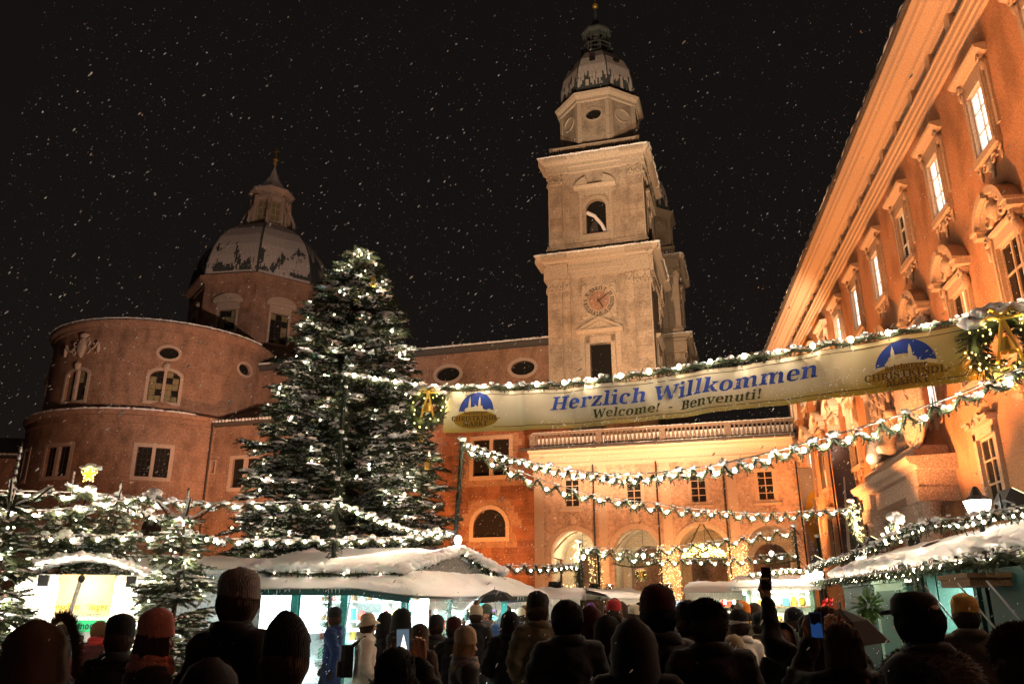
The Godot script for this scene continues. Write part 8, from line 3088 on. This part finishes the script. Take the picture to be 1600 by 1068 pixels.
func phone(label: String, at: Vector3, yaw: float, roll: float, screen: String) -> void:
	at = Vector3(at.x * 1.22, 1.7 + (at.y - 1.7) * 1.22, at.z * 1.22)
	var t := thing("phone", label, "phone", at, deg_to_rad(yaw))
	var xf := Transform3D(Basis(Vector3(0, 0, 1), roll), Vector3.ZERO)
	put("case", hats.phone, M.dark_metal, t, xf)
	put("screen", hats.phone_screen, M[screen], t, xf)
	if screen == "phone_blue":
		var b := nb()
		b.t = xf
		b.prism(PackedVector2Array([Vector2(-0.033, 0.012), Vector2(-0.01, 0.0), Vector2(0.012, 0.016), Vector2(0.033, 0.006), Vector2(0.033, 0.07), Vector2(-0.033, 0.07)]), 0.0058, 0.0062)
		obj("screen_picture", b, M.eye, t)
	if screen == "screen_pale" or screen == "screen_dim":
		# the picture on the screen: the tree and the stalls it films
		var b := nb()
		b.t = xf
		b.prism(PackedVector2Array([Vector2(-0.02, -0.045), Vector2(0.025, -0.045), Vector2(0.004, 0.045)]), 0.0058, 0.0062)
		b.prism(PackedVector2Array([Vector2(-0.032, -0.066), Vector2(0.032, -0.066), Vector2(0.032, -0.05), Vector2(-0.032, -0.05)]), 0.0058, 0.0062)
		obj("screen_picture", b, M.white_panel if screen == "screen_dim" else M.screen_dim, t)

func build_people() -> void:
	make_people_parts()
	# nearest row, seen from behind
	person("nearest left person in dark hood with wide brown fur trim", -1.84, -3.3, 1.66, -35, "pocket", "black", "furhood", "brown", {"wide": 1.06, "furscale": 1.35, "fur": "furbrown"})
	person("small person in white knitted beanie queuing at the cash machine", -4.76, -9.0, 1.65, 25, "pocket", "charcoal", "beanie", "white")
	person("brown haired person in red scarf typing at the cash machine screen", -4.3, -8.8, 1.56, 30, "pocket", "maroon", "hair", "chestnut", {"scarf": "red"})
	person("person in plain black beanie left of the pink beanie", -2.41, -5.2, 1.66, 0, "puffer", "black", "beanie", "black")
	person("woman in pink beanie and pink scarf looking right", -1.77, -4.2, 1.69, -55, "pocket", "black", "beanie", "pink", {"scarf": "pink", "long": true, "hair": "brown", "face": true})
	person("tall man in chunky grey beanie and black wool coat", -1.41, -4.3, 1.88, -25, "pocket", "black", "beanie", "grey", {"wide": 1.08, "hair": "brown"})
	person("person in big slouchy black beanie in the very front left of centre", -0.85, -3.2, 1.69, -20, "pocket", "black", "pointed", "black", {"wide": 1.05})
	person("hooded person with dark fur trim low in front of the grey beanie man", -0.95, -2.7, 1.56, 10, "pocket", "charcoal", "furhood", "black", {"fur": "brown"})
	person("man in navy quilted coat walking left before the bright stall", -2.32, -11.0, 1.71, 80, "walk", "navy", "beanie", "black", {"face": true, "gloves": true, "trousers": "black"})
	person("woman in white coat and white bucket hat with black backpack", -1.54, -9.0, 1.64, -75, "pocket", "white", "bucket", "cream", {"backpack": true, "face": true})
	person("person in black hood behind the white bucket hat", -1.5, -10.0, 1.66, -30, "pocket", "black", "hood", "black")
	person("person in pointed black hood turned left before the teal post", -1.25, -9.5, 1.70, 60, "pocket", "black", "hood", "black", {"face": true})
	person("woman in brown woolly hat with long brown hair", -0.87, -8.0, 1.56, -25, "pocket", "brown", "beanie", "brown", {"long": true, "hair": "chestnut"})
	person("dark haired person in front filming the tree with a phone", -0.49, -3.6, 1.53, -5, "phone", "black", "hair", "black", {"wide": 1.05})
	person("person in dark knitted beanie behind the filming phone", -0.85, -9.5, 1.63, 20, "pocket", "charcoal", "beanie", "charcoal")
	person("person in dark maroon beanie right of the phone picture", -0.62, -9.0, 1.61, -15, "pocket", "black", "beanie", "maroon")
	person("person in cream beanie with fat brown pompom", -0.47, -11.0, 1.79, 0, "pocket", "black", "pom", "cream", {"pom": "furbrown"})
	person("young person in grey green hat facing this way under the awning", -0.38, -12.5, 1.75, 172, "pocket", "blue", "beanie", "greygreen", {"face": true, "scarf": "grey"})
	person("blonde long haired woman in pale beanie smiling to the right", -0.33, -6.0, 1.58, -70, "pocket", "charcoal", "beanie", "beige", {"long": true, "hair": "blonde", "scarf": "grey", "face": true})
	person("person with long black hair in black puffer jacket", -0.02, -8.0, 1.66, -10, "puffer", "black", "long", "black")
	person("man in dark beanie and olive parka standing tall at the awning end", 0.23, -7.5, 1.83, 20, "puffer", "olive", "beanie", "black", {"wide": 1.04})
	person("broad person in black cap of hair and black jacket at the centre", 0.34, -5.2, 1.73, 15, "puffer", "black", "hair", "black", {"wide": 1.06})
	person("person in purplish dark hood right of the broad black jacket", 0.57, -6.2, 1.71, 35, "pocket", "black", "hood", "maroon")
	person("person in fur trimmed black hood looking right between two dark backs", 0.69, -6.0, 1.66, -70, "pocket", "black", "furhood", "black", {"fur": "furgrey", "face": true})
	person("person in smooth black hood in the front centre", 0.56, -3.9, 1.65, -5, "puffer", "black", "hood", "black", {"wide": 1.06})
	person("tall man in dark maroon beanie and black coat turned left", 0.8, -4.6, 1.81, 35, "puffer", "black", "beanie", "maroon", {"wide": 1.05, "face": true, "hair": "black"})
	person("person raising a small bright phone beside the maroon beanie", 1.22, -5.8, 1.74, 10, "phone", "black", "beanie", "black")
	person("person in shaggy black fur hat and black coat right of centre", 1.0, -4.3, 1.75, 5, "puffer", "black", "furry", "black", {"wide": 1.06})
	person("person in long white coat and black white striped pompom beanie", 2.02, -7.5, 1.74, 20, "pocket", "white", "pom", "black", {"cuff": "white", "pom": "white"})
	person("person in light beige hooded coat beside the white coat", 1.8, -6.9, 1.5, 15, "pocket", "beige", "hood", "beige")
	person("person in bright orange beanie above the white coat", 2.75, -10.0, 1.77, 0, "pocket", "olive", "beanie", "orange")
	person("person in brown beanie and bright yellow hooded jacket", 2.95, -10.2, 1.75, -10, "puffer", "yellow", "beanie", "brown", {"scarf": "yellow"})
	person("person in black beanie and olive padded jacket under the orange beanie", 2.62, -8.9, 1.66, -10, "puffer", "olive", "beanie", "black", {"furcoat": "furbrown"})
	person("person in teal padded jacket with dark beanie", 2.72, -8.1, 1.70, 5, "puffer", "teal", "beanie", "black")
	person("person in mustard yellow jacket with dark knitted hat", 3.0, -9.0, 1.69, -20, "pocket", "yellow", "beanie", "charcoal")
	person("woman in wide black hood facing the photographer", 1.93, -6.0, 1.60, 165, "pocket", "black", "hood", "black", {"face": true})
	person("young man in black beanie facing the photographer, looking down", 2.46, -7.0, 1.64, 172, "pocket", "black", "beanie", "black", {"face": true})
	person("child in pale pink fluffy hat seen from behind", 2.18, -6.2, 1.44, -10, "pocket", "maroon", "furry", "pink")
	person("dark haired person filming with a blue glowing phone", 1.56, -4.0, 1.62, 0, "phone", "black", "long", "brown")
	person("woman with chestnut hair reaching a phone high with one arm", 1.72, -4.6, 1.69, 5, "raise", "black", "long", "chestnut")
	person("man in black peaked cap and grey fur coat", 1.69, -3.5, 1.77, 35, "pocket", "black", "cap", "black", {"furcoat": "furgrey", "wide": 1.06, "hair": "black"})
	person("person in mustard beanie before the dark green stall", 3.35, -6.2, 1.79, -20, "pocket", "brown", "beanie", "mustard")
	person("nearest right person in dark brown fur hood filling the corner", 1.62, -2.7, 1.66, -10, "pocket", "brown", "furry", "brown", {"furcoat": "brown", "wide": 1.04})
	phone("phone filming the tree in the hand of the front dark haired person", Vector3(-0.49, 1.552, -3.82), 0, 0.05, "screen_dim")
	phone("small bright phone held sideways beside the maroon beanie", Vector3(1.215, 1.725, -6.05), 5, PI / 2, "screen_pale")
	phone("dark phone reaching highest against the light bar", Vector3(1.475, 1.864, -4.81), 10, -0.05, "eye")
	phone("phone with glowing blue screen before chestnut hair", Vector3(1.52, 1.62, -4.22), 0, 0.0, "phone_blue")
	# the crowd behind them
	var coats := ["black", "charcoal", "navy", "brown", "olive", "grey", "maroon", "beige", "teal", "black", "white", "yellow", "grey"]
	var kinds := ["beanie", "hood", "hair", "pom", "beanie", "furhood", "pointed", "long"]
	var tones := ["black", "charcoal", "brown", "grey", "cream", "maroon", "white", "purple", "furgrey", "red"]
	var looks := {"black": "black", "charcoal": "dark grey", "navy": "navy", "brown": "brown", "olive": "olive", "grey": "grey", "maroon": "maroon", "beige": "beige", "teal": "teal", "cream": "cream", "white": "white", "purple": "purple", "furgrey": "ash grey", "red": "red", "yellow": "yellow", "chestnut": "chestnut"}
	var hat_names := {"beanie": "beanie", "hood": "hood", "hair": "short hair", "pom": "pompom hat", "furhood": "fur trimmed hood", "pointed": "pointed hat", "long": "long hair"}
	var spots := []
	var said := {}
	for k in 190:
		var f := k / 190.0
		var z := -12.2 - 24.0 * pow(f, 0.85) + rng.randf_range(-0.5, 0.5)
		var lo := -0.075 * -z + 0.2
		var hi := 0.31 * -z
		var x := rng.randf_range(lo, hi)
		if z > -17.0 and x < 0.4: x = rng.randf_range(0.4, hi)
		var ok := true
		for q in spots:
			if (q - Vector2(x, z)).length() < 0.46: ok = false
		if x > 4.2 + 0.19 * -z - 0.6: ok = false
		if not ok: continue
		spots.append(Vector2(x, z))
		var coat: String = coats[rng.randi() % coats.size()]
		var hat: String = kinds[rng.randi() % kinds.size()]
		var tone: String = tones[rng.randi() % tones.size()] if hat not in ["hair", "long"] else ["brown", "black", "chestnut"][rng.randi() % 3]
		if hat in ["hood", "furhood"]: tone = coat
		var near: String = ("beside the central stall" if x < 1.2 else "before the arcade" if x < 3.2 + 0.06 * -z else "beside the right stalls") + (", nearer" if z > -20.0 else ", farther")
		for again in 14:
			if not said.has("%s %s %s %s" % [coat, tone, hat, near]): break
			coat = coats[rng.randi() % coats.size()]
			hat = kinds[rng.randi() % kinds.size()]
			tone = tones[rng.randi() % tones.size()] if hat not in ["hair", "long"] else ["brown", "black", "chestnut"][rng.randi() % 3]
			if hat in ["hood", "furhood"]: tone = coat
		said["%s %s %s %s" % [coat, tone, hat, near]] = true
		person("person in %s coat and %s %s %s" % [looks[coat], looks[tone], hat_names[hat], near], x, z, rng.randf_range(1.58, 1.83), rng.randf_range(-70, 70) if rng.randf() < 0.85 else 180.0, "pocket", coat, hat, tone, {}, "people in the packed crowd")
	for q in [["large dark umbrella held under the awning behind the crowd", Vector3(-0.35, 1.98, -16.6), "black"], ["purple umbrella held beyond the central stall", Vector3(0.2, 2.02, -22.0), "purple"], ["dark umbrella held low in front of the dark green stall", Vector3(2.35, 1.62, -6.0), "charcoal"]]:
		var u := thing("umbrella", q[0], "umbrella", q[1], 0, "umbrellas")
		var b := nb()
		b.t = Transform3D(Basis(Vector3(0, 0, 1), 0.1), Vector3.ZERO)
		for k in 8:
			var a := TAU * k / 8
			var a2 := TAU * (k + 1) / 8
			var p := Vector3(sin(a), 0, cos(a)) * (0.6 if q[2] == "charcoal" else 0.85)
			var p2 := Vector3(sin(a2), 0, cos(a2)) * (0.6 if q[2] == "charcoal" else 0.85)
			b.tri(p * 0.5 + Vector3.DOWN * 0.16, p2 * 0.5 + Vector3.DOWN * 0.16, Vector3(0, 0.06, 0) + p * 0.0)
			b.quad(p * 0.5 + Vector3.DOWN * 0.16, p * 0.3 + Vector3.DOWN * 0.01, p2 * 0.3 + Vector3.DOWN * 0.01, p2 * 0.5 + Vector3.DOWN * 0.16)
			b.tri(p * 0.3 + Vector3.DOWN * 0.01, p2 * 0.3 + Vector3.DOWN * 0.01, Vector3(0, 0.08, 0))
		obj("canopy", b, cloth(CL[q[2]]), u)
		b = nb()
		b.tube([Vector3(0, 0.12, 0), Vector3(0.06, -0.8, 0)], 0.01, 6)
		obj("shaft", b, M.metal, u)

func _ready() -> void:
	# --- camera, sky, light, exposure
	var cam := Camera3D.new()
	cam.name = "camera"
	cam.fov = 46.5
	cam.far = 2000.0
	cam.near = 0.05
	cam.position = Vector3(0, 1.7, 0)
	cam.rotation.x = deg_to_rad(18.5)
	add_child(cam)
	var env := Environment.new()
	var sky := Sky.new()
	var sm := ProceduralSkyMaterial.new()
	sm.sky_top_color = Color(0.0056, 0.0044, 0.0040).linear_to_srgb()
	sm.sky_horizon_color = Color(0.0105, 0.0078, 0.0066).linear_to_srgb()
	sm.ground_bottom_color = Color(0.006, 0.005, 0.0045).linear_to_srgb()
	sm.ground_horizon_color = Color(0.0085, 0.0065, 0.0058).linear_to_srgb()
	sm.sky_curve = 0.2
	sky.sky_material = sm
	env.background_mode = Environment.BG_SKY
	env.sky = sky
	env.tonemap_mode = Environment.TONE_MAPPER_LINEAR
	env.tonemap_exposure = 1.18
	env.sdfgi_enabled = true
	env.ssao_enabled = true
	env.ssil_enabled = true
	var we := WorldEnvironment.new()
	we.name = "environment"
	we.environment = env
	add_child(we)
	var sun := DirectionalLight3D.new()
	sun.name = "night_sky_light"
	sun.light_energy = 0.012
	sun.light_color = Color(1.0, 0.8, 0.7)
	sun.light_angular_distance = 40.0
	sun.shadow_enabled = true
	sun.rotation = Vector3(deg_to_rad(-50), deg_to_rad(20), 0)
	add_child(sun)
	rng.seed = 20
	sans = SystemFont.new()
	sans.font_names = PackedStringArray(["Droid Sans"])
	sans.font_weight = 700
	serif = SystemFont.new()
	serif.font_names = PackedStringArray(["Droid Serif"])
	serif.font_weight = 700
	make_textures()
	make_materials()
	mat("red_cloth", Color(0.5, 0.03, 0.02), 0.8)
	mat("leaf_green", Color(0.1, 0.2, 0.03), 0.7)
	mat("flag_grey", Color(0.28, 0.26, 0.27), 0.8, "fine", "cloth_n", 1.0, 0.3)
	mat("flag_dark", Color(0.12, 0.1, 0.12), 0.8, "fine", "cloth_n", 1.0, 0.3)
	make_bits()
	# --- floodlights that light the fronts
	var pf := Transform3D(Basis(Vector3.UP, deg_to_rad(-100)), Vector3(20.9, 0, -57.0))
	var where := ["at the far corner of the palace front", "before the far third of the palace front", "just beyond the palace statue portal", "just on this side of the palace statue portal", "below the last palace windows in view", "before the palace front beside the camera", "before the palace front behind the camera"]
	var px := [3.4, 11.66, 19.9, 31.0, 38.5, 46.8, 55.0]
	for k in 7:
		floodlight("orange floodlight on a post %s" % where[k], pf * Vector3(px[k], 3.3, 5.4), pf * Vector3(px[k], 12.5, 0.0), SODIUM, 185.0, 42.0)
	var af := Transform3D(Basis(Vector3.UP, deg_to_rad(-16.5)), Vector3(21.5, 0, -58.0))
	for k in 3:
		floodlight("orange floodlight on a post before the %s arcade bays" % ["left", "middle", "right"][k], af * Vector3(-17.5 + 7.0 * k, 2.4, 10.0), af * Vector3(-17.5 + 7.0 * k, 9.2, 0.0), Color(1.0, 0.43, 0.18), [58.0, 92.0, 100.0][k], 46.0)
	floodlight("orange floodlight on a post aimed at the stone block wing", Vector3(-6.6, 2.5, -69.2), Vector3(-3.8, 12.0, -82.0), SODIUM, 480.0, 44.0)
	floodlight("orange floodlight on a post behind the big tree aimed at the wing", Vector3(-26.0, 2.5, -76.0), Vector3(-24.5, 12.0, -89.0), SODIUM, 300.0, 48.0)
	floodlight("added orange floodlight on a post aimed at the round apse", Vector3(-14.0, 3.3, -46.0), Vector3(-33.0, 13.0, -92.0), Color(1.0, 0.5, 0.28), 640.0, 30.0)  # added lamp standing in for light spilled from palace and market
	floodlight("warm white floodlight behind the central stall aimed at the clock tower", Vector3(1.6, 2.5, -30.5), Vector3(12.2, 39.0, -86.0), Color(1.0, 0.61, 0.35), 3100.0, 24.0)
	floodlight("warm white floodlight before the palace aimed at the side of the tower", Vector3(11.2, 3.0, -23.5), Vector3(21.0, 47.0, -106.0), Color(1.0, 0.66, 0.39), 2300.0, 16.0)
	floodlight("added warm white floodlight behind the far stalls aimed at the dome", Vector3(3.6, 2.6, -37.0), Vector3(-44.0, 44.0, -118.0), Color(1.0, 0.7, 0.52), 2100.0, 20.0)  # added lamp in place of sky glow and market spill on the dome
	floodlight("added pale floodlight before the arcade aimed at the tower dome", Vector3(4.6, 2.5, -40.0), Vector3(11.4, 71.0, -89.0), Color(0.95, 0.78, 0.55), 1900.0, 9.0)  # extra lamp added only to brighten the spire and tower dome
	build_ground()
	build_palace()
	build_tower("clock_tower", "tall floodlit cathedral tower with clock face, belfry, octagon and dark dome", Vector3(11.43, 0, -89.0), true)
	build_tower("bell_tower", "twin cathedral tower mostly hidden behind the clock tower's right side", Vector3(21.6, 0, -119.5), false)
	build_dome()
	build_apse()
	build_nave()
	build_wing()
	build_arcade()
	build_big_tree()
	fir("left edge fir with tall bare leader and wide top twigs", Vector3(-5.62, 0, -9.0), 3.5, 0.62, 0.75, 40)
	fir("fir with thin leader behind the left edge fir", Vector3(-8.15, 0, -14.8), 4.15, 1.3, 0.6, 30)
	fir("fir with stubby leader above the kiosk roof", Vector3(-7.35, 0, -15.0), 3.95, 1.4, 0.5, 36)
	fir("bushy snow laden fir right of the glowing kiosk", Vector3(-4.45, 0, -11.0), 3.25, 0.85, 0.45, 44, 1.2)
	build_central_stall()
	build_kiosk()
	build_right_stalls()
	build_far_stalls()
	build_lights_and_flags()
	build_garlands()
	build_people()
	build_snowfall()
